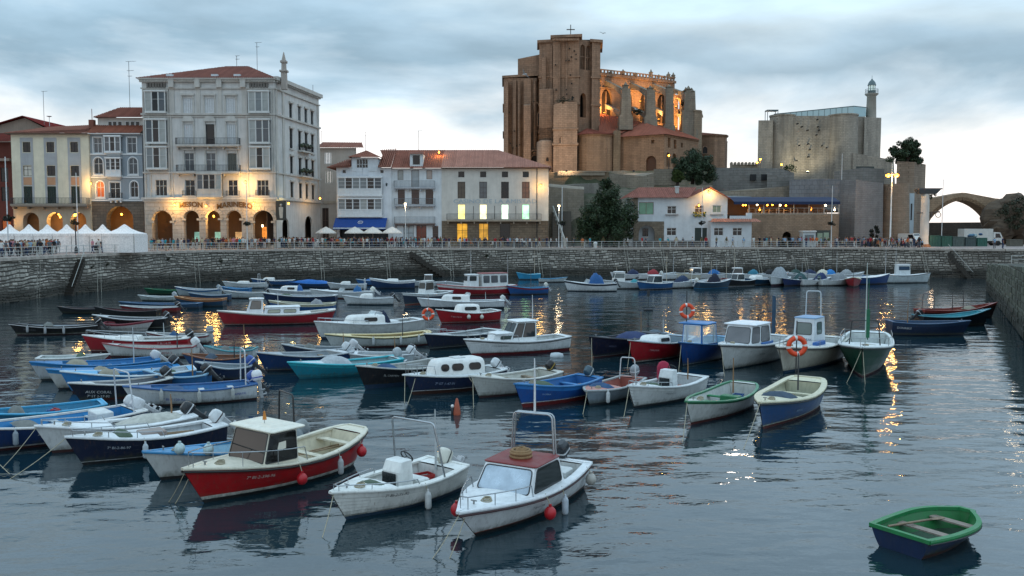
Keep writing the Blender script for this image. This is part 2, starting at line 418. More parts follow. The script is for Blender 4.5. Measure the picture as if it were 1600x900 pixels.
def inner_part(h, parent, a, b, col, fl, col2=None, n=10, zoff=-.01, ins=.05):
 mb = MB(); T = [a+(b-a)*k/n for k in range(n+1)]
 def w(t, z): return max(h.y(t, z)-ins, .012)
 for sg in (1, -1):
  rows = []
  for t in T:
   g = h.zg(t)+zoff
   rows.append([(h.x(t, z), sg*w(t, z), z) for z in (fl, fl+(g-fl)*.5, g)])
  if sg > 0: rows = [r[::-1] for r in rows]
  mb.loft(rows, 0, False, False, True, closed=False)
 mb.loft([[(h.x(t, fl), -w(t, fl), fl), (h.x(t, fl), w(t, fl), fl)] for t in T], 1, False, False, False, closed=False)
 for t in (a, b):
  g = h.zg(t)+zoff; mb.add([(h.x(t, fl), -w(t, fl), fl), (h.x(t, fl), w(t, fl), fl), (h.x(t, g), w(t, g), g), (h.x(t, g), -w(t, g), g)], [(0, 1, 2, 3)], 0)
 return mb.build('inner_hull', [paint(col, .55, .2, 3, 0, .35, 'inside_paint'), paint(col2 or col, .65, .3, 3, 0, .5, 'floor_paint')], parent)
def on_quad(q, u, v, off=0.0):
 A, B_, C, D = [Vector(p) for p in q]
 p = (A*(1-u)+B_*u)*(1-v) + (D*(1-u)+C*u)*v
 n = (B_-A).cross(D-A).normalized(); return p + n*off
def face_window(q, u0, u1, v0, v1, parent, gl, fr, r=.12, off=.006, fw=.03, name='window'):
 """a glazed opening on the quad q (A,B bottom edge seen from outside, C,D top): frame ring + pane"""
 A, B_, C, D = [Vector(p) for p in q]; wq = (B_-A).length*(u1-u0); hq = (D-A).length*(v1-v0)
 if wq < .05 or hq < .05: return None
 def ring(inset, o_):
  rr = min(r, wq*.45, hq*.45)
  pts = rrect(inset, wq-inset, inset, hq-inset, max(rr-inset, .005), 0, 3)
  return [on_quad(q, u0+p[0]/wq*(u1-u0), v0+p[1]/hq*(v1-v0), o_) for p in pts]
 mb = MB(); mb.loft([ring(-fw*.4, off*.1), ring(-fw*.4, off+.014), ring(fw*.6, off+.014), ring(fw*.6, off+.002)], 0, False, False)
 if parent.parent:
  mb.add(ring(fw*.5, off+.004), [tuple(range(16))], 1); return mb.build(name, [fr, gl], parent)
 f = mb.build(name, fr, parent)
 p2 = MB(); p2.add(ring(fw*.5, off+.004), [tuple(range(16))]); p2.build('pane', gl, f); return f
def slab(mb, x0, x1, y0, y1, z, th, r=.12, mat=0, slope=0.0, crown=.03):
 L = []
 for ins, dz in ((.03, 0), (0, th*.35), (0, th*.7), (.035, th), (.18, th+crown)):
  L.append([(x, y, zz+dz+slope*(x-x0)) for x, y, zz in rrect(x0+ins, x1-ins, y0+ins, y1-ins, r, z)])
 mb.loft(L, mat, smooth=False)
def cabin(h, o, parent, c, lod):
 x0 = -h.L/2+h.L*c['a']; x1 = -h.L/2+h.L*c['b']; w0 = c.get('w', .6)*h.B/2; w1 = c.get('wf', c.get('w', .6)*.9)*h.B/2
 w0 = min(w0, h.b(c['a'])-.1); w1 = min(w1, h.b(c['b'])-.1)
 zb = h.zg((c['a']+c['b'])/2)+c.get('dz', .02); H = c['h']; rk = c.get('rake', .3); rb = c.get('rback', 0); tm = c.get('tumble', .9)
 zb1 = max(zb, h.zg(c['b'])-.02) if c.get('up', 1) else zb
 a0, a1 = (x0, w0), (x1, w1); ta, tb = x0+rb*H, x1-rk*H
 P = {'al': (x0, w0, zb), 'ar': (x0, -w0, zb), 'fl': (x1, w1, zb1), 'fr': (x1, -w1, zb1)}
 zt = zb+H; dzr = c.get('slope', 0.0)
 Q = {'al': (ta, w0*tm, zt), 'ar': (ta, -w0*tm, zt), 'fl': (tb, w1*tm, zt+dzr), 'fr': (tb, -w1*tm, zt+dzr)}
 wall = paint(c.get('col', 'dcdcd8'), .4, .12, 3, 0, .25, 'cabin_paint'); fr = paint(c.get('frame', c.get('col', 'dcdcd8')), .4, name='frame_paint')
 gl = glass(c.get('gl', '14181b'), .06, .5) if not c.get('clear') else clearglass()
 front = (P['fr'], P['fl'], Q['fl'], Q['fr']); left = (P['fl'], P['al'], Q['al'], Q['fl']); right = (P['ar'], P['fr'], Q['fr'], Q['ar']); back = (P['al'], P['ar'], Q['ar'], Q['al'])
 mb = MB(); zlow = zb-.16
 # skirt so that the cabin sits into the deck
 for k, q in enumerate((front, left, right, back)):
  if k == 3 and c.get('open', True): continue
  if c.get('clear') and k != 3:
   v = c.get('v0', .15)
   def seg(u0, u1, va, vb): mb.add([on_quad(q, u0, va, 0), on_quad(q, u1, va, 0), on_quad(q, u1, vb, 0), on_quad(q, u0, vb, 0),
            on_quad(q, u0, va, -.05), on_quad(q, u1, va, -.05), on_quad(q, u1, vb, -.05), on_quad(q, u0, vb, -.05)],
           [(0,1,2,3), (7,6,5,4), (0,4,5,1), (1,5,6,2), (2,6,7,3), (3,7,4,0)])
   seg(0, 1, 0, v); seg(0, 1, .93, 1); seg(0, .06, v, .93); seg(.94, 1, v, .93)
  else: mb.add(list(q), [(0, 1, 2, 3)])
  mb.add([q[0], q[1], (q[1][0], q[1][1], zlow), (q[0][0], q[0][1], zlow)], [(0, 3, 2, 1)])
 if c.get('open', True) and not c.get('clear'):   # door wall set inwards
  xi = x0+.12; mb.add([(xi, -w0*.96, zlow), (xi, w0*.96, zlow), (ta+.12, w0*tm*.96, zt), (ta+.12, -w0*tm*.96, zt)], [(0, 3, 2, 1)])
 cb = mb.build('cabin', wall, parent)
 v0, v1 = c.get('v0', .15), c.get('v1', .92)
 for q, key in ((front, 'front'), (left, 'side'), (right, 'side')):
  for u0, u1 in c.get(key, [(.06, .94)]):
   g2 = gl
   if key == 'front' and c.get('shade'): g2 = paint('aebac4', .22, .35, 2, .6, .1, 'foil_sunshade')
   if key == 'side' and q is left: u0, u1 = 1-u1, 1-u0
   face_window(q, u0, u1, v0 if key == 'front' else c.get('sv0', v0), v1 if key == 'front' else c.get('sv1', v1), cb, g2, paint(c.get('wfc', '24272a'), .4, name='window_rubber'), c.get('r', .08), fw=c.get('fw', .03))
 if c.get('open', True) and not c.get('clear') and lod < 2:
  d = MB(); d.box(x0+.09, x0+.115, -w0*.35, w0*.35, zb-.25, zb+H*.85); d.build('cabin_door', paint(c.get('door', '2b2c2e'), .5), cb)
 ov = c.get('over', .08); rm = MB()
 slab(rm, ta-c.get('oback', ov), tb+c.get('ofront', ov), -max(w0, w1)*tm-ov*.8, max(w0, w1)*tm+ov*.8, zt, c.get('th', .07), .1, 0, dzr/max(tb-ta, .1) if dzr else 0)
 rf = rm.build('cabin_roof', paint(c.get('roof', 'dedede'), .45, .14, 3, 0, .25, 'roof_paint'), parent)
 if c.get('text'):
  me = text_mesh(c['text'], .17, paint('3a4c74', .5), .004); lo = link(me, 'lettering', cb)
  mid = on_quad(front, .5, c.get('tv', .06), .012); lo.location = mid
  n = (Vector(P['fl'])-Vector(P['fr'])).cross(Vector(Q['fr'])-Vector(P['fr'])).normalized()
  xa = (Vector(P['fl'])-Vector(P['fr'])).normalized(); ya = n.cross(xa)
  lo.rotation_euler = Matrix((xa, ya, n)).transposed().to_euler()
 return zt, ta, tb, w0*tm
def cuddy(h, o, parent, c, lod):
 x0 = -h.L/2+h.L*c['a']; x1 = -h.L/2+h.L*c['b']; t0 = (c['a']+c['b'])/2; w = min(c.get('w', .62)*h.B/2, h.b(t0)-.12); zb = h.zg(t0)-.15; H = c['h']+.15
 zf = h.zg(c['b'])
 loops = []; wf = min(h.b(c['b'])*.75, w)
 for k, (ins, zz) in enumerate(((0, 0), (.02, .5), (.07, .8), (.16, .94), (.3, 1.0))):
  pts = []
  for x, y, z in rrect(x0+ins*.35*H, x1-ins*c.get('rake', 2.2)*H-zz*.15, -w+ins*H*.9, w-ins*H*.9, .22, 0, 4):
   f = (x-x0)/max(x1-x0, .1); kk = 1-(1-wf/w)*max(0, min(1, f))
   pts.append((x, y*kk, zb+H*zz+(zf-h.zg(t0))*.5*f))
  loops.append(pts)
 mb = MB(); mb.loft(loops, 0, smooth=True)
 cb = mb.build('cabin', paint(c.get('col', 'dcdcd8'), .38, .12, 3, 0, .25, 'cabin_paint'), parent)
 if lod < 2 or c.get('win'):
  for sg in (1, -1):
   for u0, u1 in c.get('win', [(.2, .6)]):
    def sd(u, zz):
     x = x0+(x1-x0)*u; f = u; kk = 1-(1-wf/w)*f; ins = .02*(zz/.5) if zz < .5 else .02+.05*(zz-.5)/.3
     return Vector((x, sg*(w-ins*H*.9)*kk, zb+H*zz+(zf-h.zg(t0))*.5*f))
    q = (sd(u0, .42), sd(u1, .42), sd(u1, .78), sd(u0, .78))
    if sg > 0: q = (q[1], q[0], q[3], q[2])
    face_window(q, 0, 1, 0, 1, cb, glass('17191c', .1), paint('34363a', .4, name='window_rubber'), .14, .014)
 if c.get('hatch') and lod < 2:
  m2 = MB(); xm = x0+(x1-x0)*.45; m2.box(xm-.3, xm+.25, -.28, .28, zb+H-.02+(zf-h.zg(t0))*.2, zb+H+.05+(zf-h.zg(t0))*.2); m2.build('hatch', paint('c9cccc', .4), cb)
 return zb+H
def windscreen(h, parent, x, z, w, H, rake, col='9fb0b8', back=.6):
 gl = clearglass(); fr = paint('c2c4c4', .35, name='frame_paint')
 f = (Vector((x, w, z)), Vector((x, -w, z)), Vector((x-rake, -w*.85, z+H)), Vector((x-rake, w*.85, z+H)))
 a = face_window(f, .02, .98, .02, .98, parent, gl, fr, .05, .0, .05, 'windscreen')
 for sg in (1, -1):
  q = [Vector((x-back, sg*w*1.04, z)), Vector((x, sg*w, z)), Vector((x-rake, sg*w*.85, z+H)), Vector((x-back-rake*.3, sg*w, z+H*.75))]
  if sg > 0: pass
  else: q = [q[1], q[0], q[3], q[2]]
  face_window(q, .02, .98, .02, .98, parent, gl, fr, .05, .0, .05, 'windscreen')
def outboard(parent, x, z, col='2a2c2f', tilt=35, y=0, s=1.0, stripe='c8c8c8', cover=False):
 mb = MB(); M = Matrix.Translation((x, y, z)) @ Matrix.Rotation(R(tilt), 4, 'Y') @ Matrix.Scale(s, 4); mb.X = M
 L = [rrect(-.30+i, .22-i, -.19+i, .19-i, .11, zz, 3) for i, zz in ((.05, .10), (.0, .18), (.0, .42), (.03, .54), (.1, .62))]
 mb.loft(L, 0, smooth=True)
 if not cover: mb.loft([rrect(-.305, .225, -.195, .195, .11, .26, 3), rrect(-.305, .225, -.195, .195, .11, .31, 3)], 1)
 cw = mb.build('outboard_motor', [fabric(col) if cover else paint(col, .3, .1, 4, 0, .15, 'cowling_paint'), paint(stripe, .4)], parent)
 lg = MB(); lg.X = M
 lg.loft([rrect(-.22, .02, -.075, .075, .05, .12), rrect(-.18, .0, -.05, .05, .04, -.45), rrect(-.2, .02, -.04, .04, .03, -.6)], 0)
 lg.box(-.33, .0, -.1, .1, -.43, -.41); lg.box(-.02, .1, -.09, .09, -.12, .13); lg.tube([(-.36, 0, -.68), (.08, 0, -.68)], [.05, .02], 6)
 lg.loft([rrect(-.2, .0, -.03, .03, .02, -.55), rrect(-.2, -.05, -.012, .012, .01, -.85)], 0)
 for k in range(3):
  a = k*2*PI/3; lg.add([(-.36, 0, -.68), (-.34, .14*math.cos(a), -.68+.14*math.sin(a)), (-.4, .14*math.cos(a+.7), -.68+.14*math.sin(a+.7))], [(0, 1, 2)])
 lg.build('motor_leg', paint(stripe if cover else ('3a3c3f' if lin(col)[0] < .2 else 'b9babb'), .45), cw)
def text_on_hull(h, parent, s, x, z, size, col, side=1, m=None):
 me = text_mesh(s, size, paint(col, .5, .05, 3, 0, .1), 0, 'LEFT' )
 w = max(v.co.x for v in me.vertices)
 for v in me.vertices:
  # seen from outside on the port side (+y) the text runs towards the stern
  xx = x - v.co.x if side > 0 else x + v.co.x
  zz = z + v.co.y
  t = h.tx(xx - h.rake*min(1, max(0, h.tx(xx)))**5*zz/h.F/(1+h.br))
  zz2 = zz + (h.zg(t)-h.zg(h.tx(x)))*.7
  v.co = (xx, side*(h.y(t, zz2)+.028), zz2)
 return link(me, 'lettering', parent)
bq = random.Random(77)
def boat(name, label, bow=None, stern=None, rng=None, ang=180, B=None, F=.62, lod=1, group=None, cat='boat', **o):
 if bow:
  p = gp(*bow); q = gp(*stern)
  hd = math.atan2(p.y-q.y, p.x-q.x); L = (p-q).length; c = (p+q)/2
 else:
  x0, x1, y = rng; s = (y-362)/CH; c = gp((x0+x1)/2, y); hd = R(ang); w = (x1-x0)/s; Bb = B or 1.9
  L = max(2.4, (w - .5*Bb*abs(math.sin(hd)))/max(abs(math.cos(hd)), .3))/1.08
  if o.get('L'): L = o['L']
 B = B or max(1.5, min(2.5, L*.38))
 h = Hull(L, B, F, o.get('br', .45), o.get('sr', .12), o.get('tr', .78), o.get('rake', .5), o.get('srake', .0), o.get('rnd', False), o.get('full', 2.3))
 rt = root(name, (c.x, c.y, o.get('sink', 0)), label, cat, group, hd)
 hull_part(h, o, rt, lod)
 gunwale_part(h, o, rt, lod, col=o.get('gun', 'dcdcd8'), inn=o.get('gw', .08))
 if o.get('rub') and lod < 2: gunwale_part(h, o, rt, lod, 'rubbing_strake', .03, -.01, -.1, -.05, o['rub'], cross=False)
 if lod < 2 and not o.get('mast') and bq.random() < .4: o['mast'] = (bq.uniform(.08, .3), bq.uniform(.8, 1.9), bq.choice(('b4b8b8', '3a3c40', '8a6a4a')))
 if lod < 2 and not (o.get('cover') or o.get('cab') or o.get('cud')) and bq.random() < .6:
  a = bq.uniform(.55, .66); o['cover'] = (a, a+bq.uniform(.1, .18), bq.uniform(.12, .3), bq.choice(('3a4a5a', '6a6c68', '2a4c70', '8a8474', '4a5a48')), bq.uniform(.5, .85))
 fl = o.get('fl', .12); ca, cbk = o.get('cock', (.05, .88))
 if not o.get('decked'):
  inner_part(h, rt, ca, cbk, o.get('inside', 'c9c8c0'), fl, o.get('floor'))
  deck_part(h, rt, cbk, .985, o.get('deck', o.get('gun', 'd6d6d2')), lod=lod, bulk=(cbk, fl) if cbk < .8 else None, crown=.03 if cbk > .8 else .06)
  if ca > .02: deck_part(h, rt, .0, ca, o.get('deck', o.get('gun', 'd6d6d2')), 'aft_deck', crown=.02)
 else: deck_part(h, rt, .0, .985, o.get('deck', 'd6d6d2'), 'deck', lod=lod)
 for t in o.get('thw', ()):
  mb = MB(); z = h.zg(t)-.2; w = h.y(t, z)-.04; x = h.x(t, z); mb.box(x-.12, x+.12, -w, w, z, z+.045); mb.build('thwart', paint(o.get('thc', '8a7a66'), .7, .3, 5, 0, .4, 'wood'), rt)
 if o.get('cab'):
  for c_ in (o['cab'] if isinstance(o['cab'], (list, tuple)) else [o['cab']]): cabin(h, o, rt, c_, lod)
 if o.get('cud'): cuddy(h, o, rt, o['cud'], lod)
 if o.get('ws'):
  a = o['ws']; windscreen(h, rt, -L/2+L*a[0], h.zg(a[0])+a[4] if len(a) > 4 else h.zg(a[0])+.02, a[1]*B/2, a[2], a[3])
 if o.get('con'):
  a, hh, col = o['con']; x = -L/2+L*a; mb = MB()
  mb.loft([rrect(x-.28, x+.34, -.33, .33, .08, fl), rrect(x-.26, x+.30, -.33, .33, .08, fl+hh*.75), rrect(x-.24, x+.2, -.31, .31, .08, fl+hh)], 0)
  k = mb.build('console', paint(col, .4), rt)
  if lod == 0:
   m = MB(); m.X = Matrix.Translation((x-.33, 0, fl+hh+.02)) @ Matrix.Rotation(R(-55), 4, 'Y'); m.torus((0,0,0), (1,0,0), (0,1,0), .19, .018, 18, 6)
   for q in range(3): m.tube([(0,0,0), (.19*math.cos(q*2.1), .19*math.sin(q*2.1), 0)], .012)
   m.build('steering_wheel', DARK, k)
   m = MB(); m.box(x+.332, x+.345, -.25, .25, fl+hh*.25, fl+hh*.72); m.build('console_door', paint('22282c', .25), k)
 if o.get('ob'):
  for a in (o['ob'] if isinstance(o['ob'], list) else [o['ob']]):
   outboard(rt, h.x(0, h.zg(0))-.08, h.zg(0)+.0, a.get('c', '2a2c2f'), a.get('t', 30), a.get('y', 0), a.get('s', .85), a.get('st', 'c4c6c8'), a.get('cov', False))
 if o.get('arch'):
  a = o['arch']; x = -L/2+L*a[0]; w = a[1]*B/2; z0 = h.zg(a[0]); H = a[2]; lean = a[3]; col = a[4] if len(a) > 4 else None
  mb = MB(); rr = .028 if lod == 0 else .03
  for dx in ((0, .14) if lod == 0 and len(a) > 5 else (0,)):
   pts = [(x+dx, w, z0)]
   for k in range(7):
    an = PI*k/6; cx = (w*.86-.14); 
    pts.append((x+dx*.9-lean, (cx if k < 3.5 else -cx)+.14*math.cos(an), z0+H-.14+.14*math.sin(an)))
   pts.append((x+dx, -w, z0)); mb.tube(pts, rr, 6)
  mb.build('roll_bar', paint(col, .4) if col else STEEL, rt)
 if o.get('mast'):
  for a in (o['mast'] if isinstance(o['mast'], list) else [o['mast']]):
   mb = MB(); x = -L/2+L*a[0]; z = a[3] if len(a) > 3 else h.zg(a[0])-.1; mb.tube([(x, 0, z), (x, 0, z+a[1]*.5), (x+.02, 0, z+a[1])], [.035, .03, .018], 6); mb.build('mast', paint(a[2], .45), rt)
 if o.get('rail') and lod < 2:
  mb = MB(); T = [o['rail']+(0.97-o['rail'])*k/6 for k in range(7)]; hh = o.get('railh', .35)
  P = [(h.x(t, h.zg(t)), h.b(t)-.07, h.zg(t)+hh) for t in T]; Pr = [(p[0], -p[1], p[2]) for p in P[::-1]]
  P[-1] = (P[-1][0], .1, P[-1][2]); Pr[0] = (Pr[0][0], -.1, Pr[0][2])
  mb.tube([(P[0][0]-.1, P[0][1], P[0][2]-hh)]+P+Pr+[(P[0][0]-.1, -P[0][1], P[0][2]-hh)], .016 if lod == 0 else .02, 5)
  for p in (P[2], P[4], P[6]):
   for sg in (1, -1): mb.tube([(p[0], sg*p[1], p[2]), (p[0], sg*p[1], p[2]-hh)], .013, 4)
  mb.build('bow_rail', STEEL, rt)
 if o.get('cover'):
  a = o['cover']; x0 = -L/2+L*a[0]; x1 = -L/2+L*a[1]; mb = MB(); rows = []
  for k in range(9):
   t = a[0]+(a[1]-a[0])*k/8; f = math.sin(PI*min(1, max(0, k/8)))**.55; w = h.b(t)*a[4] if len(a) > 4 else h.b(t)*.9; zg = h.zg(t)
   rows.append([(h.x(t, zg), w*q, zg-.06+a[2]*f*(max(0, 1-abs(q)**2.5))**.6*(1+.12*math.sin(k*1.7+q*3))) for q in (-1, -.85, -.5, -.15, .2, .55, .85, 1)])
  mb.loft(rows, 0, True, True, True, closed=False); mb.build('canvas_cover', fabric(a[3]), rt)
 if o.get('box'):
  for a in o['box']:
   x0, x1, y0, y1, z0, z1, col = a; mb = MB(); mb.loft([rrect(x0, x1, y0, y1, .05, z0), rrect(x0+.01, x1-.01, y0+.01, y1-.01, .05, z1-.03), rrect(x0+.04, x1-.04, y0+.04, y1-.04, .05, z1)], 0); mb.build('locker', paint(col, .5), rt)
 if o.get('txt') and lod < 2:
  for a in (o['txt'] if isinstance(o['txt'], list) else [o['txt']]):
   text_on_hull(h, rt, a[0], -L/2+L*a[3], a[4], a[1], a[2], a[5] if len(a) > 5 else 1)
 if lod < 2:
  mb = MB(); t = .93; x = h.x(t, h.zg(t)); mb.tube([(x-.1, 0, h.zg(t)+.04), (x-.1, 0, h.zg(t)+.14)], .025, 6); mb.tube([(x-.1, -.08, h.zg(t)+.13), (x-.1, .08, h.zg(t)+.13)], .018, 5); mb.build('mooring_bitt', paint('8a8c8c', .4, .1, 3, .5), rt)
 if lod == 0:
  mb = MB(); t = .9; x = h.x(t, h.zg(t))
  for k in range(3): mb.torus((x-.25-.02*k, .12, h.zg(t)+.05+.03*k), (1,0,0), (0,1,0), .13-.02*k, .016, 14, 5)
  mb.build('rope_coil', ROPE, rt)
 rt['_'] = 1; del rt['_']
 return rt, h
def wpt(bt, t, side, dz, out=0.0):
 """a point at the rail of a boat in the place's coordinates"""
 rt, h = bt; M = Matrix.Translation(rt.location) @ Matrix.Rotation(rt.rotation_euler.z, 4, 'Z'); z = h.zg(t)+dz
 return M @ Vector((h.x(t, h.zg(t)), side*(h.b(t)+out) if side else 0, z))
def fender(bt, t, side, kind, label, col='b01822', drop=.35, group=None):
 p = wpt(bt, t, side, 0, .13 if kind == 'ball' else .1); z = p.z-drop
 mb = MB()
 if kind == 'ball': mb.ball((0,0,0), .155, 0, 14, 1.12); mb.tube([(0,0,.15), (0,0,.22)], .045, 6)
 else: mb.lathe([(.01,-.24), (.06,-.22), (.085,-.17), (.085,.15), (.06,.21), (.03,.24), (.03,.3)], 12)
 rp = MB(); q = wpt(bt, t, side, .05, .0); rp.tube([(0,0,.2), (q.x-p.x, q.y-p.y, q.z-z)], .012, 4)
 r = tag(mb.build('fender', paint(col, .4, .25, 6, 0, .3, 'fender_vinyl'), None, (p.x, p.y, z)), label, 'fender', group)
 rp.build('lanyard', ROPE, r); return r
def lifebuoy(loc, label, rad=.36, rz=0, pole=None, tilt=0):
 rt = root('lifebuoy', loc, label, 'lifebuoy', None, rz)
 mb = MB(); mb.torus((0,0,0), (1,0,0), (0,0,1), rad*.76, rad*.24, 24, 8, mats=lambda i: 1 if i % 6 == 0 else 0)
 mb.build('ring', [paint('e0491f', .5, .15, 4, 0, .15, 'buoy_orange'), paint('dadad6', .5)], rt)
 g = MB()
 for k in range(4):
  a = R(22+90*k); g.tube([(rad*1.02*math.cos(a+q*.38), -.02, rad*1.02*math.sin(a+q*.38)) for q in range(4)], .012, 4)
 g.build('grab_line', ROPE, rt); return rt
def rope(a, b, label, sag=.15, r=.014, group=None, mat=None, n=8):
 a = Vector(a); b = Vector(b); mb = MB(); pts = []
 for k in range(n+1):
  f = k/n; p = a.lerp(b, f); p.z -= sag*4*f*(1-f); pts.append(p-a)
 mb.tube(pts, r, 4); return tag(mb.build('mooring_rope', mat or ROPE, None, a), label, 'rope', group)
# ------------------------------------------------------------------ facade tools
FRAME = paint('c9c9c4', .55, .1, 3, 0, .2, 'window_frame_paint'); GL = glass('12161a'); GLB = glass('39434a', .1)
TILE = rooftile('8e5c4c'); TILE2 = rooftile('a87868'); STONE_TRIM = plaster('a89a88', .3, 'stone_trim')
IRON = paint('22242a', .5, name='wrought_iron')
def wall_mesh(mb, W_, z0, z1, ops, t=.3, mat=0, y=0.0, x0=0.0):
 """front wall in the plane y with true openings; ops: (a,b,c,d,arch)"""
 xs = sorted({x0, W_} | {round(v, 4) for o in ops for v in o[:2]}); zs = sorted({z0, z1} | {round(v, 4) for o in ops for v in o[2:4]})
 xs = [x for x in xs if x0 <= x <= W_]; zs = [z for z in zs if z0 <= z <= z1]
 for i in range(len(xs)-1):
  for k in range(len(zs)-1):
   cx, cz = (xs[i]+xs[i+1])/2, (zs[k]+zs[k+1])/2
   if any(o[0] < cx < o[1] and o[2] < cz < o[3] for o in ops): continue
   mb.add([(xs[i], y, zs[k]), (xs[i+1], y, zs[k]), (xs[i+1], y, zs[k+1]), (xs[i], y, zs[k+1])], [(0, 1, 2, 3)], mat)
 for o in ops:
  a, b, c, d = o[:4]; r = (b-a)/2
  if len(o) > 4 and o[4]:
   rz = min(r*o[4], d-c-.01); sp = d-rz; n = 10
   P = [(a+r-r*math.cos(PI*k/n), sp+rz*math.sin(PI*k/n)) for k in range(n+1)]
   for k in range(n): mb.add([(P[k][0], y, P[k][1]), (P[k+1][0], y, P[k+1][1]), (P[k+1][0], y, d), (P[k][0], y, d)], [(0, 1, 2, 3)], mat)
   out = [(a, c)] + P + [(b, c)]
  else: out = [(a, c), (a, d), (b, d), (b, c)]
  for k in range(len(out)-1):
   p, q = out[k], out[k+1]; mb.add([(p[0], y, p[1]), (q[0], y, q[1]), (q[0], y+t, q[1]), (p[0], y+t, p[1])], [(0, 3, 2, 1)], mat)
  mb.add([(a, y, c), (b, y, c), (b, y+t, c), (a, y+t, c)], [(0, 1, 2, 3)], mat)
def warch(a, b, c, d, arch):
 r = (b-a)/2
 if not arch: return [(a, c), (b, c), (b, d), (a, d)]
 rz = min(r*arch, d-c-.01); sp = d-rz
 return [(a, c), (b, c)] + [(a+r+r*math.cos(PI*k/8), sp+rz*math.sin(PI*k/8)) for k in range(9)]
WM = {}; wr = random.Random(15); GLV = (GLB, glass('39434a', .1, .6), glass('8e918e', .25), glass('6c7274', .2), glass('20262a'))
def window(parent, a, b, c, d, arch=0, kind='sash', y=.16, fr=None, gl=None, nx=2, nz=2, fw=.07, name='window'):
 fr = fr or FRAME; gl = gl or GL; w, hgt = b-a, d-c
 if gl is GLB and kind == 'sash': gl = wr.choice(GLV)
 key = (round(w, 2), round(hgt, 2), arch, kind, nx, nz, fw, fr.name, gl.name)
 if key not in WM:
  mb = MB(); o = warch(0, w, 0, hgt, arch); cx, cz = w/2, hgt/2
  inn = [(cx+(x-cx)*(1-2*fw/w), cz+(z-cz)*(1-2*fw/hgt)) for x, z in o]; n = len(o)
  for k in range(n):
   j = (k+1) % n; mb.add([(o[k][0], 0, o[k][1]), (o[j][0], 0, o[j][1]), (inn[j][0], 0, inn[j][1]), (inn[k][0], 0, inn[k][1]), (inn[j][0], .05, inn[j][1]), (inn[k][0], .05, inn[k][1])], [(0, 1, 2, 3), (3, 2, 4, 5)], 0)
  if kind == 'sash':
   for i in range(1, nx): x = w*i/nx; mb.box(x-fw*.45, x+fw*.45, .005, .045, fw, hgt-fw*(1 if not arch else 1.5))
   for i in range(1, nz): z = hgt*(.62 if nz == 2 else i/nz); mb.box(fw, w-fw, .008, .04, z-fw*.4, z+fw*.4)
  me = mb.mesh('window', [fr]); pm = None
  if kind == 'shut':
   sh = []
   for s in range(4):
    m = MB(); x0 = fw+(w-2*fw)*s/4+.03; x1 = fw+(w-2*fw)*(s+1)/4-.03
    m.box(x0, x0+.05, -.02, .04, fw, hgt-fw); m.box(x1-.05, x1, -.02, .04, fw, hgt-fw); nn = max(4, int(hgt/.16))
    for q in range(nn): zz = fw+(hgt-2*fw)*q/nn; m.add([(x0+.05, .03, zz), (x1-.05, .03, zz), (x1-.05, .0, zz+(hgt-2*fw)/nn*.92), (x0+.05, .0, zz+(hgt-2*fw)/nn*.92)], [(0, 1, 2, 3)])
    sh.append(m.mesh('shutter', [gl]))
   WM[key] = (me, sh)
  else:
   p = MB(); p.add([(x, .035, z) for x, z in inn], [tuple(range(n))]); WM[key] = (me, [p.mesh('pane', [gl])])
 me, ch = WM[key]
 if parent.parent:       # already inside a part: one mesh, frame and pane together
  if key + ('j',) not in WM: WM[key + ('j',)] = joined([me] + list(ch), name)
  return link(WM[key + ('j',)], name, parent, (a, y, c))
 f = link(me, name, parent, (a, y, c))
 for m in ch: link(m, m.name.split('.')[0], f)
 return f
def joined(ms, name):
 mb = MB(); mats = []
 for m in ms:
  b = len(mats); mats += list(m.materials)
  for p in m.polygons: mb.add([m.vertices[i].co for i in p.vertices], [tuple(range(len(p.vertices)))], b+p.material_index)
 return mb.mesh(name, mats)
def tile_poly(mb, poly, eave, up, sp=.34, r=.1, mat=0, base=True):
 """clay roof plane: sheet plus one half round ridge of tiles per column, clipped to the (convex) outline"""
 P = [Vector(p) for p in poly]; o = P[0]; n = Vector()
 for k in range(len(P)): n += (P[k]-o).cross(P[(k+1) % len(P)]-o)
 n.normalize(); n = -n if n.z < 0 else n; e = Vector(eave); e = (e-n*e.dot(n)).normalized(); u = n.cross(e); u = -u if u.z < 0 else u
 Q = [((p-o).dot(e), (p-o).dot(u)) for p in P]
 if base: mb.add(P, [tuple(range(len(P)))], mat)
 x0 = min(q[0] for q in Q); x1 = max(q[0] for q in Q); x = x0+sp/2
 while x < x1:
  hs = []
  for k in range(len(Q)):
   a, b = Q[k], Q[(k+1) % len(Q)]
   if (a[0]-x)*(b[0]-x) < 0: f = (x-a[0])/(b[0]-a[0]); hs.append(a[1]+f*(b[1]-a[1]))
  if len(hs) >= 2 and max(hs)-min(hs) > .25:
   lo, hi = min(hs), max(hs); A = o+e*x+u*lo; B = o+e*x+u*hi
   mb.add([A-e*r, A+n*r*.8-e*r*.4, A+n*r*.8+e*r*.4, A+e*r, B-e*r, B+n*r*.8-e*r*.4, B+n*r*.8+e*r*.4, B+e*r], [(0, 1, 5, 4), (1, 2, 6, 5), (2, 3, 7, 6), (0, 3, 2, 1)], mat)
  x += sp
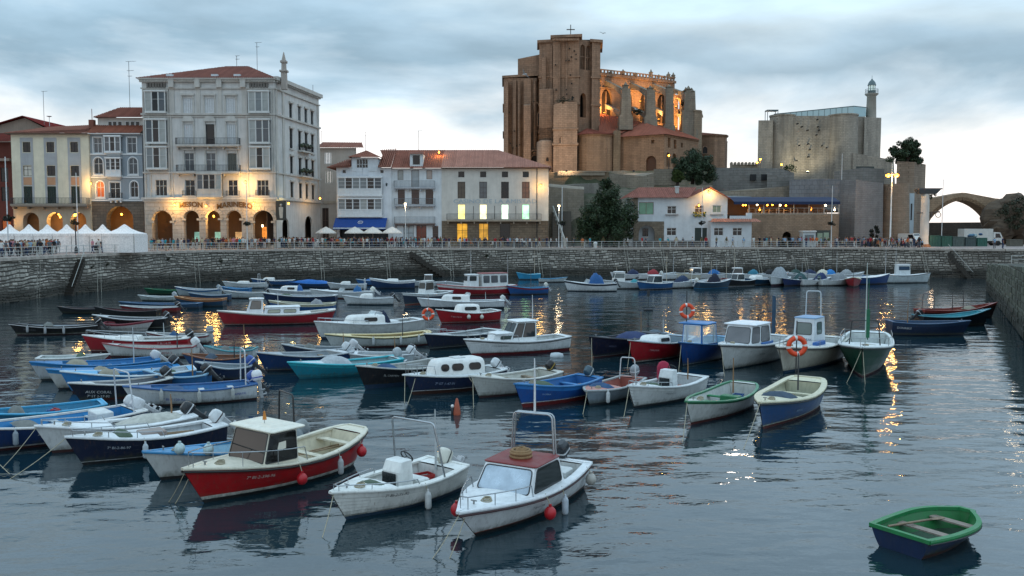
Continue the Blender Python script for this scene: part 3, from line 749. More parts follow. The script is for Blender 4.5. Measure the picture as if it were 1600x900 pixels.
class Fac:
 """a building front at the distance Y; pixel measurements of the photo turned into metres on that front"""
 def __init__(s, name, label, px0, px1, Y, depth, ref=300, zb=QZ, cat='building'):
  s.Y = Y; s.X0 = at(px0, ref, Y).x; s.ref = ref; s.zb = zb; s.W = at(px1, ref, Y).x-s.X0; s.D = depth
  s.rt = root(name, (s.X0, Y, zb), label, cat)
 def x(s, px): return at(px, s.ref, s.Y).x-s.X0
 def z(s, py): return at(800, py, s.Y).z-s.zb
 def zd(s, py, dep): return at(800, py, s.Y+dep).z-s.zb
 def op(s, cx, w, yt, yb, arch=0): return (s.x(cx-w/2), s.x(cx+w/2), max(0.0, s.z(yb)), s.z(yt), arch)
 def shell(s, mb, ztop, mat=0, zb=0.0, sides=True):
  mb.add([(0, .02, zb), (0, s.D, zb), (0, s.D, ztop), (0, .02, ztop)], [(0, 3, 2, 1)], mat); mb.add([(s.W, .02, zb), (s.W, s.D, zb), (s.W, s.D, ztop), (s.W, .02, ztop)], [(0, 1, 2, 3)], mat)
  mb.add([(0, s.D, zb), (s.W, s.D, zb), (s.W, s.D, ztop), (0, s.D, ztop)], [(0, 3, 2, 1)], mat)
  mb.add([(0, .3, ztop-.05), (s.W, .3, ztop-.05), (s.W, s.D, ztop-.05), (0, s.D, ztop-.05)], [(0, 1, 2, 3)], mat)
def railing(parent, x0, x1, y, z, h=1.0, mat=None, sp=.22, depth=0.0, name='railing'):
 mb = MB(); mb.box(x0, x1, y-.03, y+.03, z+h-.05, z+h); mb.box(x0, x1, y-.02, y+.02, z+.08, z+.12); n = max(2, int((x1-x0)/sp))
 for k in range(n+1): x = x0+(x1-x0)*k/n; mb.box(x-.018, x+.018, y-.018, y+.018, z, z+h-.05)
 if depth:
  for x in (x0, x1):
   mb.box(x-.025, x+.025, y+.03, y+depth, z+h-.06, z+h-.01); m = max(1, int(depth/sp))
   for k in range(m+1): mb.box(x-.018, x+.018, y+depth*k/(m+1)+.02, y+depth*k/(m+1)+.056, z, z+h-.05)
 return mb.build(name, mat or IRON, parent)
def balcony(F, px0, px1, py, dep=.8, h=1.0, th=.22, slabmat=None, railmat=None, py_rail=None):
 mb = MB(); x0, x1, z = F.x(px0), F.x(px1), F.z(py)
 mb.box(x0, x1, -dep, .1, z-th, z); mb.box(x0+.1, x1-.1, -dep+.12, .1, z-th-.14, z-th)
 n = max(2, int((x1-x0)/2.2))
 for k in range(n+1): xx = x0+.25+(x1-x0-.5)*k/n; mb.box(xx-.1, xx+.1, -dep*.7, .08, z-th-.5, z-th-.14)
 b = mb.build('balcony', slabmat or STONE_TRIM, F.rt); railing(b, x0+.05, x1-.05, -dep+.06, z, h, railmat, depth=dep-.1); return b
def bay(F, px0, px1, pyt, pyb, dep=.7, nx=3, nz=2, fr=None, gl=None, sill=.35, name='bay_window', base=None, solid=0.0):
 fr = fr or FRAME; x0, x1, z0, z1 = F.x(px0), F.x(px1), F.z(pyb), F.z(pyt); mb = MB(); p = .09
 mb.box(x0-.1, x1+.1, -dep-.1, .05, z1-.02, z1+.22); mb.box(x0-.06, x1+.06, -dep-.06, .05, z0-.25, z0+.02)
 if base: mb.loft([[(x0-.1, .04, z0-.25), (x1+.1, .04, z0-.25), (x1+.1, -dep-.1, z0-.25), (x0-.1, -dep-.1, z0-.25)], [(x0+.3, .04, z0-base), (x1-.3, .04, z0-base), (x1-.3, -.1, z0-base), (x0+.3, -.1, z0-base)]], 0)
 zs = z0+(z1-z0)*solid
 if solid:
  for k in range(nx*2):
   a = x0+(x1-x0)*k/(nx*2); b_ = x0+(x1-x0)*(k+1)/(nx*2); mb.box(a+.04, b_-.04, -dep+.03, -dep+.06, z0+.1, zs-.06)
  mb.box(x0, x1, -dep, -dep+.03, z0, z0+.1); mb.box(x0, x1, -dep-.02, -dep+.05, zs-.06, zs+.04)
  mb.box(x0, x1, -dep+.07, -dep+.09, z0, zs)
 for k in range(nx+1): x = x0+(x1-x0)*k/nx; mb.box(x-p/2, x+p/2, -dep-.005, -dep+.09, z0, z1)
 for y in (-dep*.5,): mb.box(x0, x0+.06, y-.04, y+.04, z0, z1); mb.box(x1-.06, x1, y-.04, y+.04, z0, z1)
 b = mb.build(name, fr, F.rt)
 for k in range(nx):
  a = x0+(x1-x0)*k/nx+p/2; c = x0+(x1-x0)*(k+1)/nx-p/2; g = gl[k % len(gl)] if isinstance(gl, (list, tuple)) else (gl or GL)
  window(b, a, c, zs+.03, z1-.03, 0, 'sash', -dep+.02, fr, g, 1, nz, .05)
 for x in (x0+.03, x1-.03): m = MB(); m.add([(x, -dep+.05, z0), (x, 0, z0), (x, 0, z1), (x, -dep+.05, z1)], [(0, 1, 2, 3)]); m.build('side_pane', GLB, b)
 return b
def lamp_light(parent, loc, power, col=(1, .56, .16), r=.28, aim=None):
 l = bpy.data.lights.new('lamp_light', 'SPOT' if aim else 'POINT'); l.energy = power; l.color = col; l.shadow_soft_size = r
 o = bpy.data.objects.new('lamp_light', l); COL.objects.link(o); o.parent = parent; o.location = loc
 if aim: l.spot_size = R(130); l.spot_blend = .6; o.rotation_euler = Vector(aim).to_track_quat('-Z', 'Y').to_euler()
 return o
BULB = glow('ff9a30', 9); BULBW = glow('ffe2b0', 16)
def wall_lamp(loc, label, power=110, rz=0, s=1.0, bulb=None, col=(1, .56, .16)):
 rt = root('wall_lamp', loc, label, 'lamp', None, rz)
 mb = MB(); mb.tube([(0, .6, -.1), (0, .45, .18), (0, .1, .28), (0, 0, .2)], .025, 5); mb.lathe([(.02, .2), (.26*s, .1), (.2*s, .06), (.02, .06)], 8); mb.lathe([(.04, -.34), (.12*s, -.3), (.02, -.28)], 8)
 for k in range(4): a = R(45+90*k); mb.tube([(.1*s*math.cos(a), .1*s*math.sin(a), -.3), (.19*s*math.cos(a), .19*s*math.sin(a), .08)], .012, 4)
 mb.build('bracket', IRON, rt); g = MB(); g.ball((0, 0, -.1), .15*s, 0, 10, 1.2); g.build('bulb', bulb or BULB, rt)
 lamp_light(rt, (0, -.35, -.15), power, col, .28 if power < 200 else .5); return rt
# ------------------------------------------------------------------ ground, water, quays
mb = MB(); mb.add([(-1500, -120, 0), (1500, -120, 0), (1500, 3000, 0), (-1500, 3000, 0)], [(0, 1, 2, 3)]); mb.build('water', water_mat(), kind='structure')
mb = MB(); mb.add([(-1500, -120, -3), (1500, -120, -3), (1500, 3000, -3), (-1500, 3000, -3)], [(0, 1, 2, 3)]); mb.build('seabed', paint((.01, .015, .015), .9, grime=0), kind='structure')
QP = [(-260, 58), (-60, 78), (0, 86), (60, 93), (100, 98), (180, 107), (250, 116), (330, 125), (420, 131), (520, 135), (650, 138), (800, 140), (1000, 142.5), (1200, 145), (1300, 146), (1345, 144), (1450, 137), (1570, 131), (1800, 131), (2300, 131)]
QX = [((px-800)/FPX*Y, Y) for px, Y in QP]
def wall_d(px):
 for k in range(len(QP)-1):
  if QP[k][0] <= px <= QP[k+1][0]: f = (px-QP[k][0])/(QP[k+1][0]-QP[k][0]); return QP[k][1]+f*(QP[k+1][1]-QP[k][1])
 return 140
mb = MB(); land = [(x, y+.1) for x, y in QX] + [(700, 131), (700, 420), (-600, 420), (-600, 40)]
mb.add([(x, y, QZ) for x, y in land], [tuple(range(len(land)))])
def paving():
 t = NT('promenade_paving'); o = t.n('ShaderNodeTexCoord').outputs['Object']; br = t.n('ShaderNodeTexBrick'); t.l(o, br.inputs['Vector']); br.inputs['Scale'].default_value = 1.2
 br.inputs['Color1'].default_value = (.26, .19, .165, 1); br.inputs['Color2'].default_value = (.31, .24, .21, 1); br.inputs['Mortar'].default_value = (.13, .11, .10, 1); br.inputs['Mortar Size'].default_value = .02
 n = t.noise(o, .3, 6, .6); t.l(t.mix(t.rng(n, .4, .7, 0, .5), br.outputs[0], (.13, .11, .1)), t.b.inputs['Base Color']); t.b.inputs['Roughness'].default_value = .7; return t.mat
mb.build('promenade', paving(), kind='structure')
class Pieces:
 """stones one by one: up to 300 objects of their own, the rest joined"""
 def __init__(s, name, mat, parent, test): s.name, s.mat, s.parent, s.test, s.n, s.rest = name, mat, parent, test, 0, MB()
 def add(s, vs, fs):
  if s.n < 298 and s.test(Vector(vs[0])):
   c = sum((Vector(v) for v in vs), Vector())/len(vs); m = MB(); m.add([Vector(v)-c for v in vs], fs); m.build(s.name, s.mat, s.parent, c); s.n += 1
  else: s.rest.add(vs, fs)
 def loft(s, loops, m=0): s.add(list(loops[0])+list(loops[1]), [(0, 1, 2, 3), (4, 5, 6, 7), (0, 1, 5, 4), (1, 2, 6, 5), (2, 3, 7, 6), (3, 0, 4, 7)])
 def finish(s, nm): s.rest.build(nm, s.mat, s.parent, kind='stuff')
# quay wall: core, every block of stone laid in courses, coping
def quay():
 rt = root('quay_wall', (0, 0, 0), 'long curved stone quay wall round the harbour, dark with weed below', 'wall')
 core = MB(); pts = QX; core.loft([[(x, y, -2.5) for x, y in pts], [(x, y+.04, QZ-.3) for x, y in pts]], 0, False, False, closed=False); core.build('wall_core', masonry('66615a', '54504a', '34312e', .9, .45), rt)
 st = Pieces('wall_stone', stonepiece('a8a298'), rt, lambda v: v.y < 108 and v.x > -70); cp = Pieces('coping_stone', stonepiece('b0a69c'), rt, lambda v: True); rd = random.Random(3); seg = []
 for k in range(len(pts)-1):
  a, b = Vector((*pts[k], 0)), Vector((*pts[k+1], 0)); seg.append((a, b, (b-a).length))
 zc = -.5; row = 0
 while zc < QZ-.35:
  hh = rd.uniform(.26, .5); s = rd.uniform(0, .8); hh = min(hh, QZ-.3-zc)
  if QZ-.3-zc-hh < .2: hh = QZ-.3-zc
  for a, b, L in seg:
   d = (b-a)/L; n = Vector((d.y, -d.x, 0)); u = -.0
   while u < L-.01:
    w = min(rd.uniform(.35, 1.1), L-u)
    if L-u-w < .3: w = L-u
    j = .03; o0 = rd.uniform(.04, .13); P = a+d*(u+j)+n*o0; Q = a+d*(u+w-j)+n*(o0+rd.uniform(-.02, .02)); zz0 = zc+j+rd.uniform(0, .05); zz1 = zc+hh-j-rd.uniform(0, .05); ch = .05
    P2 = P-n*.14; Q2 = Q-n*.14
    wob = [.13*math.sin(.42*(p_.x+p_.y)+zz_*1.1)+.05*math.sin(1.7*(p_.x-p_.y)+zz_*2.3) for p_, zz_ in ((P, zc), (Q, zc), (Q, zc+hh), (P, zc+hh))]; V_ = [Vector((0, 0, w_ if .1 < zc_ < QZ-.6 else 0)) for w_, zc_ in zip(wob, (zc, zc, zc+hh, zc+hh))]
    if rd.random() < .28 and hh > .33: parts_ = ((zz0, zz0+(zz1-zz0)*.46), (zz0+(zz1-zz0)*.56, zz1))
    else: parts_ = ((zz0, zz1),)
    for zz0, zz1 in parts_:
     A_, B2_, C2_, D_ = V_[0]+Vector((0, 0, zz0)), V_[1]+Vector((0, 0, zz0)), V_[2]+Vector((0, 0, zz1)), V_[3]+Vector((0, 0, zz1)); k_ = Vector((0, 0, ch))
     st.add([P+d*ch+A_+k_, Q-d*ch+B2_+k_, Q-d*ch+C2_-k_, P+d*ch+D_-k_, P2+A_, Q2+B2_, Q2+C2_, P2+D_], [(0, 1, 2, 3), (4, 5, 1, 0), (5, 6, 2, 1), (6, 7, 3, 2), (7, 4, 0, 3)])
    u += w
  zc += hh; row += 1
 st.finish('wall_stones')
 for a, b, L in seg:
  d = (b-a)/L; n = Vector((d.y, -d.x, 0)); m = max(1, int(L/1.6))
  for q in range(m):
   P = a+d*(L*q/m+.015)+n*.2; Q = a+d*(L*(q+1)/m-.015)+n*.2
   cp.loft([[v+Vector((0, 0, z)) for v in (P, Q, Q-n*.75, P-n*.75)] for z in (QZ-.3, QZ+.02)], 0)
 cp.finish('coping_stones')
quay()
def qpt(px, off=0.0, z=QZ):
 Y = wall_d(px); return Vector(((px-800)/FPX*Y, Y+off, z))
def quay_railing():
 rt = root('quay_railing', (0, 0, 0), 'white metal railing along the edge of the promenade', 'railing'); rail = MB(); W2 = paint('b9bab6', .45, .15, 3, 0, .3, 'railing_paint')
 pm = MB(); pm.lathe([(.05, 0), (.05, .98), (.06, 1.0), (.06, 1.06)], 6); pm.box(-.1, .1, -.1, .1, 0, .05); me = pm.mesh('post', [W2])
 pts = [Vector((x, y+.35, QZ+.02)) for x, y in QX[1:-4]]; acc = 0.0
 for k in range(len(pts)-1):
  a, b = pts[k], pts[k+1]; L = (b-a).length
  while acc < L:
   link(me, 'post', rt, a+(b-a)*acc/L); acc += 2.9
  acc -= L
 for z in (1.02, .62, .3): rail.tube([p+Vector((0, 0, z)) for p in pts], .032 if z > 1 else .022, 5)
 rail.build('rails', W2, rt)
quay_railing()
def pier():
 rt = root('pier_wall', (0, 0, 0), 'mossy stone pier wall at the right edge of the harbour', 'wall')
 A = Vector((((1543-800)/FPX*106), 106, 0)); B = Vector(((1606-800)/FPX*57, 57, 0)); C_ = Vector(((1850-800)/FPX*46, 46, 0)); Dd = Vector((95, 46, 0)); E = Vector((95, 106, 0))
 top = {0: 3.3, 1: 4.9, 2: 5.1, 3: 5.1, 4: 3.3}; P = [A, B, C_, Dd, E]
 mb = MB(); mb.loft([[v+Vector((0, 0, -2.5)) for v in P], [P[k]+Vector((0, 0, top[k]-.02)) for k in range(5)]], 0); mb.build('wall_core', masonry('4a4a40', '3a3a32', '1c1c18', 1.0, .5), rt)
 st = Pieces('wall_stone', stonepiece('54584c', 'mossy_stone'), rt, lambda v: True); rd = random.Random(9)
 for k0, k1 in ((0, 1), (1, 2), (4, 0)):
  a, b = P[k0], P[k1]; L = (b-a).length; d = (b-a)/L; n = Vector((d.y, -d.x, 0))
  if n.dot(a-Vector((80, 80, 0))) < 0: n = -n
  zc = -.4
  while zc < 5.1:
   hh = rd.uniform(.35, .6); u = 0
   while u < L:
    w = min(rd.uniform(.6, 1.5), L-u); tz = top[k0]+(top[k1]-top[k0])*(u+w/2)/L
    z1 = min(zc+hh-.04, tz)
    if z1-zc > .15:
     o0 = rd.uniform(.03, .12); p0 = a+d*(u+.03)+n*o0; q0 = a+d*(u+w-.03)+n*o0; c = .05
     st.add([p0+d*c+Vector((0, 0, zc+c)), q0-d*c+Vector((0, 0, zc+c)), q0-d*c+Vector((0, 0, z1-c)), p0+d*c+Vector((0, 0, z1-c)), p0-n*.13+Vector((0, 0, zc)), q0-n*.13+Vector((0, 0, zc)), q0-n*.13+Vector((0, 0, z1)), p0-n*.13+Vector((0, 0, z1))], [(0, 1, 2, 3), (4, 5, 1, 0), (5, 6, 2, 1), (6, 7, 3, 2), (7, 4, 0, 3)])
    u += w
   zc += hh
 st.finish('wall_stones')
 # iron handrail on the pier end
 r2 = root('pier_railing', (0, 0, 0), 'white tubular railing on top of the mossy pier', 'railing'); m = MB(); q = [Vector((A.x+1.5+k*2.2, 103.5-k*4, 3.35+k*.1)) for k in range(5)]
 for z in (1.0, .55): m.tube([p+Vector((0, 0, z)) for p in q], .035, 5)
 m.build('rails', paint('b9bab6', .45), r2); pm = MB(); pm.tube([(0, 0, 0), (0, 0, 1.02)], .04, 5); me = pm.mesh('post', [paint('b9bab6', .45)])
 for p in q: link(me, 'post', r2, p)
 s = root('pier_steps', (B.x+3.7, 62, 0), 'brown worn steps at the foot of the pier wall', 'steps')
 sm = MB(); sm.box(-.2, 3, -1.2, 1.2, 0, .34); me = sm.mesh('step', [masonry('6a5038', '5a4430', '2a2018', .8, .3)])
 for k in range(6): link(me, 'step', s, (.12*k, .55*k*.3, .36*k-.2))
pier()
def quay_steps(px0, px1, name, label, flip):
 p = qpt(px0, -.1, 0); q = qpt(px1, -.1, 0); d = (q-p).normalized(); n = Vector((d.y, -d.x, 0)); L = (q-p).length; N_ = 13
 rt = root(name, p, label, 'steps', None, math.atan2(d.y, d.x)); sm = MB(); sm.box(0, L/N_, -1.0, .2, -.9, 0); me = sm.mesh('step', [masonry('4c463e', '3a352f', '1c1a18', .8, .3)])
 for k in range(N_): link(me, 'step', rt, (L*k/N_ if flip else L*(N_-1-k)/N_, 0, .1+k*(QZ-.3)/N_))
 m = MB(); a, b = (0, L) if flip else (L, 0); m.tube([(a, -1.05, 1.0), (b, -1.05, QZ+.7)], .04, 5); m.build('handrail', paint('b4b4ae', .45), rt)
quay_steps(98, 121, 'quay_steps', 'narrow stone steps cut into the left quay wall', True)
quay_steps(1482, 1522, 'quay_steps', 'stone steps with a sloping white handrail at the right end of the quay', False)
quay_steps(640, 705, 'quay_steps', 'long stone steps against the quay wall below the lit building', False)
# ------------------------------------------------------------------ the town front
YB = 140.0
def cream():
 F = Fac('apartment_house', 'cream apartment house with grey panels behind the white tents', 20, 141, YB, 14)
 zt = F.z(210); cols = (44, 81, 118); ops = []
 for c in cols: ops += [F.op(c, 12, 222, 238), F.op(c, 13, 259, 275), F.op(c, 15, 291, 318)]
 ar = [F.op(c, 25, 332, 386, 1) for c in (47, 84, 121)]
 mb = MB(); wall_mesh(mb, F.W, F.z(320), zt, ops, .25); F.shell(mb, zt); mb.build('wall', plaster('d0c8b2', .22), F.rt)
 mb = MB(); wall_mesh(mb, F.W, 0, F.z(320), ar, 1.2, y=-.03); mb.build('arcade', plaster('a89a86', .3), F.rt)
 mb = MB(); mb.box(.1, F.W-.1, 3.2, 3.4, 0, F.z(320)); mb.build('back_wall', plaster('a07c58', .2), F.rt)
 mb = MB()
 for c in cols:
  for a, b in ((215, 221.5), (239, 258), (276, 290)): mb.box(F.x(c-10), F.x(c+10), -.035, .03, F.z(b), F.z(a))
  for s in (-1, 1): mb.box(min(F.x(c+s*10), F.x(c+s*6.7)), max(F.x(c+s*10), F.x(c+s*6.7)), -.033, .03, F.z(318), F.z(215))
 mb.build('grey_panel', plaster('a0a1a2', .2), F.rt)
 for c in cols: mb = MB(); mb.box(F.x(c-6.5), F.x(c+6.5), -.045, .0, F.z(289), F.z(277)); mb.build('orange_panel', plaster('b48868', .2), F.rt)
 for c in cols:
  window(F.rt, *F.op(c, 12, 222, 238), 'sash', .12, DARK, GL); window(F.rt, *F.op(c, 13, 259, 275), 'sash', .12, DARK, glass('b4b0a4') if c == 44 else GL); window(F.rt, *F.op(c, 15, 291, 318), 'shut', .1, DARK, paint('2c3a34', .6))
 balcony(F, 22, 141, 319, 1.3, 1.0, .3, plaster('8a8074', .3)); 
 mb = MB(); mb.box(-.6, F.W+.02, -.7, .5, zt, zt+.15); mb.build('eaves', paint('5a4436', .7), F.rt)
 rt = MB(); h = F.zd(196, 7)-zt-1.2; tile_poly(rt, [(-.6, -.75, zt+.16), (F.W, -.75, zt+.16), (F.W, 7, zt+.16+h+1.2), (2.5, 7, zt+.16+h+.2)], (1, 0, 0), (0, 1, .3)); rt.build('roof', TILE, F.rt)
 mb = MB(); mb.box(F.W-.9, F.W-.1, 2, 2.8, zt, zt+2.6); mb.tube([(F.W-.5, 2.4, zt+2.6), (F.W-.5, 2.4, zt+4.4)], .05); mb.build('chimney', plaster('7a4a3c', .3), F.rt)
 return F
def bluehouse():
 F = Fac('town_house', 'narrow blue grey house with white arched windows and bays', 141, 224, YB+.4, 13)
 zt = F.z(210); ops = [F.op(155, 13, 215, 239), F.op(208, 14, 215, 239), F.op(155, 14, 246, 272, 1), F.op(209, 14, 246, 272, 1), F.op(157, 12, 283, 308, 1), F.op(210, 12, 283, 308, 1), F.op(180, 16, 285, 310)]
 mb = MB(); wall_mesh(mb, F.W, F.z(315), zt, ops, .25); F.shell(mb, zt); mb.build('wall', plaster('8c959c', .25), F.rt)
 mb = MB(); wall_mesh(mb, F.W, 0, F.z(315), [F.op(186, 42, 322, 386, 1)], 1.5, y=-.04); mb.build('stone_base', masonry('7a6c5e', '5c5248', '3a342e', 1.0, .45), F.rt)
 mb = MB(); mb.box(.2, F.W-.2, 4, 4.2, 0, F.z(315)); mb.build('back_wall', plaster('b07c48', .2), F.rt)
 wf = paint('d0d2d2', .5, .08, 3, 0, .15, 'white_trim'); mb = MB()
 for o in ops:
  a, b, c, d, ar = o; O = warch(a-.16, b+.16, c-.12, d+.16, ar); I = warch(a, b, c, d, ar); n = len(O)
  for k in range(n): j = (k+1) % n; mb.add([(O[k][0], -.07, O[k][1]), (O[j][0], -.07, O[j][1]), (I[j][0], -.07, I[j][1]), (I[k][0], -.07, I[k][1]), (O[k][0], 0, O[k][1]), (O[j][0], 0, O[j][1])], [(0, 1, 2, 3), (0, 4, 5, 1)])
  mb.box(a-.25, b+.25, -.14, 0, c-.3, c-.14)
 for y in (242, 278, 314): mb.box(-.02, F.W+.02, -.12, .0, F.z(y), F.z(y)+.22)
 mb.build('window_surrounds', wf, F.rt)
 for o in ops[:4]: window(F.rt, *o, 'sash', .12, wf, GLB, 2, 2)
 window(F.rt, *ops[4], 'sash', .12, wf, glow('a04a18', .35), 2, 2); window(F.rt, *ops[5], 'sash', .12, wf, GL, 2, 2); window(F.rt, *ops[6], 'sash', .12, wf, GL, 2, 2)
 bay(F, 168, 193, 214, 237, .7, 3, 2, wf, [GLB, GL, GLB], base=.7); bay(F, 169, 192, 248, 274, .7, 3, 3, wf, [GLB, GL, GL], base=.7, solid=.3)
 balcony(F, 172, 192, 310, .6, .9, .2, wf)
 mb = MB(); mb.box(-.1, F.W, -.75, .4, zt, zt+.14); mb.build('eaves', wf, F.rt)
 rm = MB(); tile_poly(rm, [(-.1, -.8, zt+.15), (F.W, -.8, zt+.15), (F.W, 2.2, F.zd(196, 2.2)), (-.1, 2.2, F.zd(196, 2.2))], (1, 0, 0), (0, 1, .4)); rm.build('roof', rooftile('8c5644'), F.rt)
 # attic storey
 a0 = F.x(146); z0, z1 = F.z(199), F.zd(184, 2.2); mb = MB(); mb.box(a0, F.W, 2.2, 9, z0-1, z1); mb.build('attic_wall', plaster('c0bdb6', .2), F.rt)
 for k in range(6):
  px = (165.5, 173, 181, 193, 201, 209)[k]; window(F.rt, F.x(px-3.2), F.x(px+3.2), F.z(194.5), F.z(187), 0, 'sash', 2.14, wf, GL, 1, 1, .05)
 rm = MB(); h = F.zd(168, 6)
 tile_poly(rm, [(a0-.4, 1.4, z1), (F.W, 1.4, z1), (F.W, 6, h), (a0+2, 6, h)], (1, 0, 0), (0, 1, .4)); tile_poly(rm, [(a0-.4, 9, z1), (a0-.4, 1.4, z1), (a0+2, 6, h)], (0, -1, 0), (1, 0, .4)); rm.build('attic_roof', rooftile('7e4c3e'), F.rt)
def palace():
 F = Fac('belle_epoque_building', 'tall grey stone corner building with arcade, bays and balconies', 226, 431, YB-1.5, 18)
 zt = F.z(127); zg = F.z(312); wm = plaster('c6c4c0', .5, 'grey_stucco'); tr = plaster('b9b5ae', .45, 'stone_trim'); C3 = (297, 330.5, 363.5)
 ar = [F.op(253, 32, 329, 384, 1), F.op(299, 24, 329, 384, 1), F.op(332.5, 23, 329, 384, 1), F.op(365.5, 24, 329, 384, 1), F.op(411, 32, 329, 384, 1)]
 ops = []
 for c in C3: ops += [F.op(c, 15, 153, 177), F.op(c, 14, 194, 226), F.op(c, 15, 239, 267)]
 ops += [F.op(252, 18, 281, 306), F.op(297, 15, 281, 306), F.op(364, 15, 281, 306), F.op(411, 18, 281, 306)]
 mb = MB(); wall_mesh(mb, F.W, zg, zt, ops, .3); F.shell(mb, zt, zb=zg); mb.build('wall', wm, F.rt)
 mb = MB(); wall_mesh(mb, F.W, 0, zg, ar, 1.0, y=-.25); mb.add([(0, -.25, 0), (0, 18, 0), (0, 18, zg), (0, -.25, zg)], [(0, 3, 2, 1)]); mb.build('arcade', masonry('bcb0a2', 'b0a496', '948878', 1.4, .6, .25), F.rt)
 mb = MB(); mb.box(.3, F.W-.3, 4.0, 4.2, 0, zg); mb.build('back_wall', plaster('5c4636', .3), F.rt); mb = MB(); mb.box(0, F.W, .8, 4.2, zg-.12, zg-.02); mb.build('arcade_ceiling', plaster('8a7862', .2), F.rt)
 for k, c in enumerate((299, 332, 365)):    # bar behind the arches
  mb = MB(); x = F.x(c); mb.box(x-1.1, x+1.1, 3.9, 3.98, 1.0, 2.6); mb.build('bar_window', glow(('7fb0a4', '7fb0a4', 'c4a070')[k], .5, .5, 1.5), F.rt)
 mb = MB(); x = F.x(411); mb.box(x-1.4, x+1.4, 3.9, 3.98, .6, 3.4); mb.build('bar_window', glow('c47830', .8, .8, 1.2), F.rt)
 # arch mouldings and impost blocks
 mb = MB()
 for a, b, c, d, q in ar:
  r = (b-a)/2; cx = (a+b)/2; sp = d-r
  for k in range(11):
   t0, t1 = PI*k/11+.02, PI*(k+1)/11-.02; ro = r+.55+(.12 if k == 5 else 0)
   P = [(cx+math.cos(t)*q_, sp+math.sin(t)*q_) for t, q_ in ((t0, r+.02), (t1, r+.02), (t1, ro), (t0, ro))]
   mb.loft([[(x, -.36, z) for x, z in P], [(x, -.24, z) for x, z in P]], 0)
  for x in (a, b): mb.box(x-.35, x+.35, -.38, -.2, sp-.35, sp-.02); mb.box(x-.3, x+.3, -.33, -.2, .0, .5)
 mb.build('arch_mouldings', masonry('c4b8a8', 'b4a898', '988c7c', 1.4, .6, .2), F.rt, kind='stuff')
 # cornices, strings, pilasters
 mb = MB()
 for y, p, h in ((312, .55, .35), (315, .4, .2), (271, .25, .25), (180, .32, .3), (183, .2, .15), (139, .25, .2), (128.5, .4, .3), (125, .65, .3)): mb.box(-p*.6, F.W+p*.5, -p, .05, F.z(y), F.z(y)+h)
 for c in (273, 313.5, 347, 384): mb.box(F.x(c-3), F.x(c+3), -.12, .02, F.z(178), F.z(139)); mb.box(F.x(c-4), F.x(c+4), -.6, .1, F.z(137), F.z(123))
 for c in (228, 236, 266, 270, 388, 427, 430): mb.box(F.x(c-1.3), F.x(c+1.3), -.16, .02, F.z(311), F.z(139))
 for c in C3:        # hoods, keystones and brackets over the windows
  for yt, w, hh in ((149.5, 21, .3), (190, 19, .35), (235, 19, .28)):
   mb.box(F.x(c-w/2), F.x(c+w/2), -.3, .0, F.z(yt), F.z(yt)+hh)
   if yt == 190:
    x0, x1, z = F.x(c-9), F.x(c+9), F.z(yt)+.35; mb.loft([[(x0, y, z), (x1, y, z), ((x0+x1)/2+.5, y, z+.55), ((x0+x1)/2-.5, y, z+.55)] for y in (-.26, -.02)], 0)
   for s in (-1, 1): mb.box(F.x(c+s*w*.42)-.09, F.x(c+s*w*.42)+.09, -.22, 0, F.z(yt)-.5, F.z(yt))
  for yt, yb, w in ((153, 177, 15), (194, 226, 14), (239, 267, 15)):
   for s in (-1, 1): x = F.x(c+s*(w/2+1.2)); mb.box(x-.13, x+.13, -.1, 0, F.z(yb), F.z(yt)+.15)
 for k in range(46): x = F.W*(k+.5)/46; mb.box(x-.11, x+.11, -.5, -.05, F.z(125)-.28, F.z(125)-.02)
 mb.build('stone_trim', tr, F.rt)
 mb = MB()      # balustrade plinth ornament under the top cornice of the bays
 for c in (249, 408):
  for k in range(7): x = F.x(c-13+k*4.3); mb.box(x-.16, x+.16, -.3, 0, F.z(138), F.z(130))
 mb.build('carved_frieze', plaster('6a645e', .5), F.rt)
 shut = paint('d8dadb', .55, .12, 3, 0, .25, 'shutter_paint'); wf = paint('c4c5c2', .5, .1, 3, 0, .25, 'window_frame_paint')
 for i, c in enumerate(C3):
  window(F.rt, *F.op(c, 15, 153, 177), 'shut', .1, shut, shut)
  if i == 1: window(F.rt, *F.op(c, 14, 194, 226), 'sash', .2, DARK, GL, 1, 1)
  else: window(F.rt, *F.op(c, 14, 194, 226), 'shut', .1, shut, shut)
  window(F.rt, *F.op(c, 15, 239, 267), 'sash' if i < 2 else 'shut', .14, wf, (GLB, GLB, paint('6a6a62', .6))[i], 2, 2)
 for c in (252, 297, 364, 411): window(F.rt, *F.op(c, 18 if c in (252, 411) else 15, 281, 306), 'sash', .15, wf, GL, 3 if c in (252, 411) else 2, 2)
 for (px0, px1), gl in (((233, 264), [GLB, GL, GLB]), ((393, 424), [GLB, GLB, GLB])):
  for yt, yb in ((144, 175), (188, 223), (231, 263)): bay(F, px0, px1, yt, yb, .75, 3, 2, wf, gl if yt < 230 else [GLB, GL, GLB])
 bay(F, 311, 349, 273, 306, .95, 4, 2, tr, [GLB, GL, GL, GLB], name='stone_bay', base=.8, solid=.3)
 balcony(F, 279, 378, 226.5, 1.0, 1.05, .25, tr); balcony(F, 279, 378, 268.5, 1.0, 1.05, .25, tr)
 balcony(F, 286, 308, 306, .5, .8, .2, tr); balcony(F, 354, 375, 306, .5, .8, .2, tr); balcony(F, 400, 422, 306, .5, .9, .2, tr)
 # the side street front: a second wall seen raking
 A = Vector((F.X0+F.W, F.Y, QZ)); Bp = at(500, 300, 157); Bp.z = QZ; d = (Bp-A); d.z = 0; L = d.length; G = Fac.__new__(Fac)
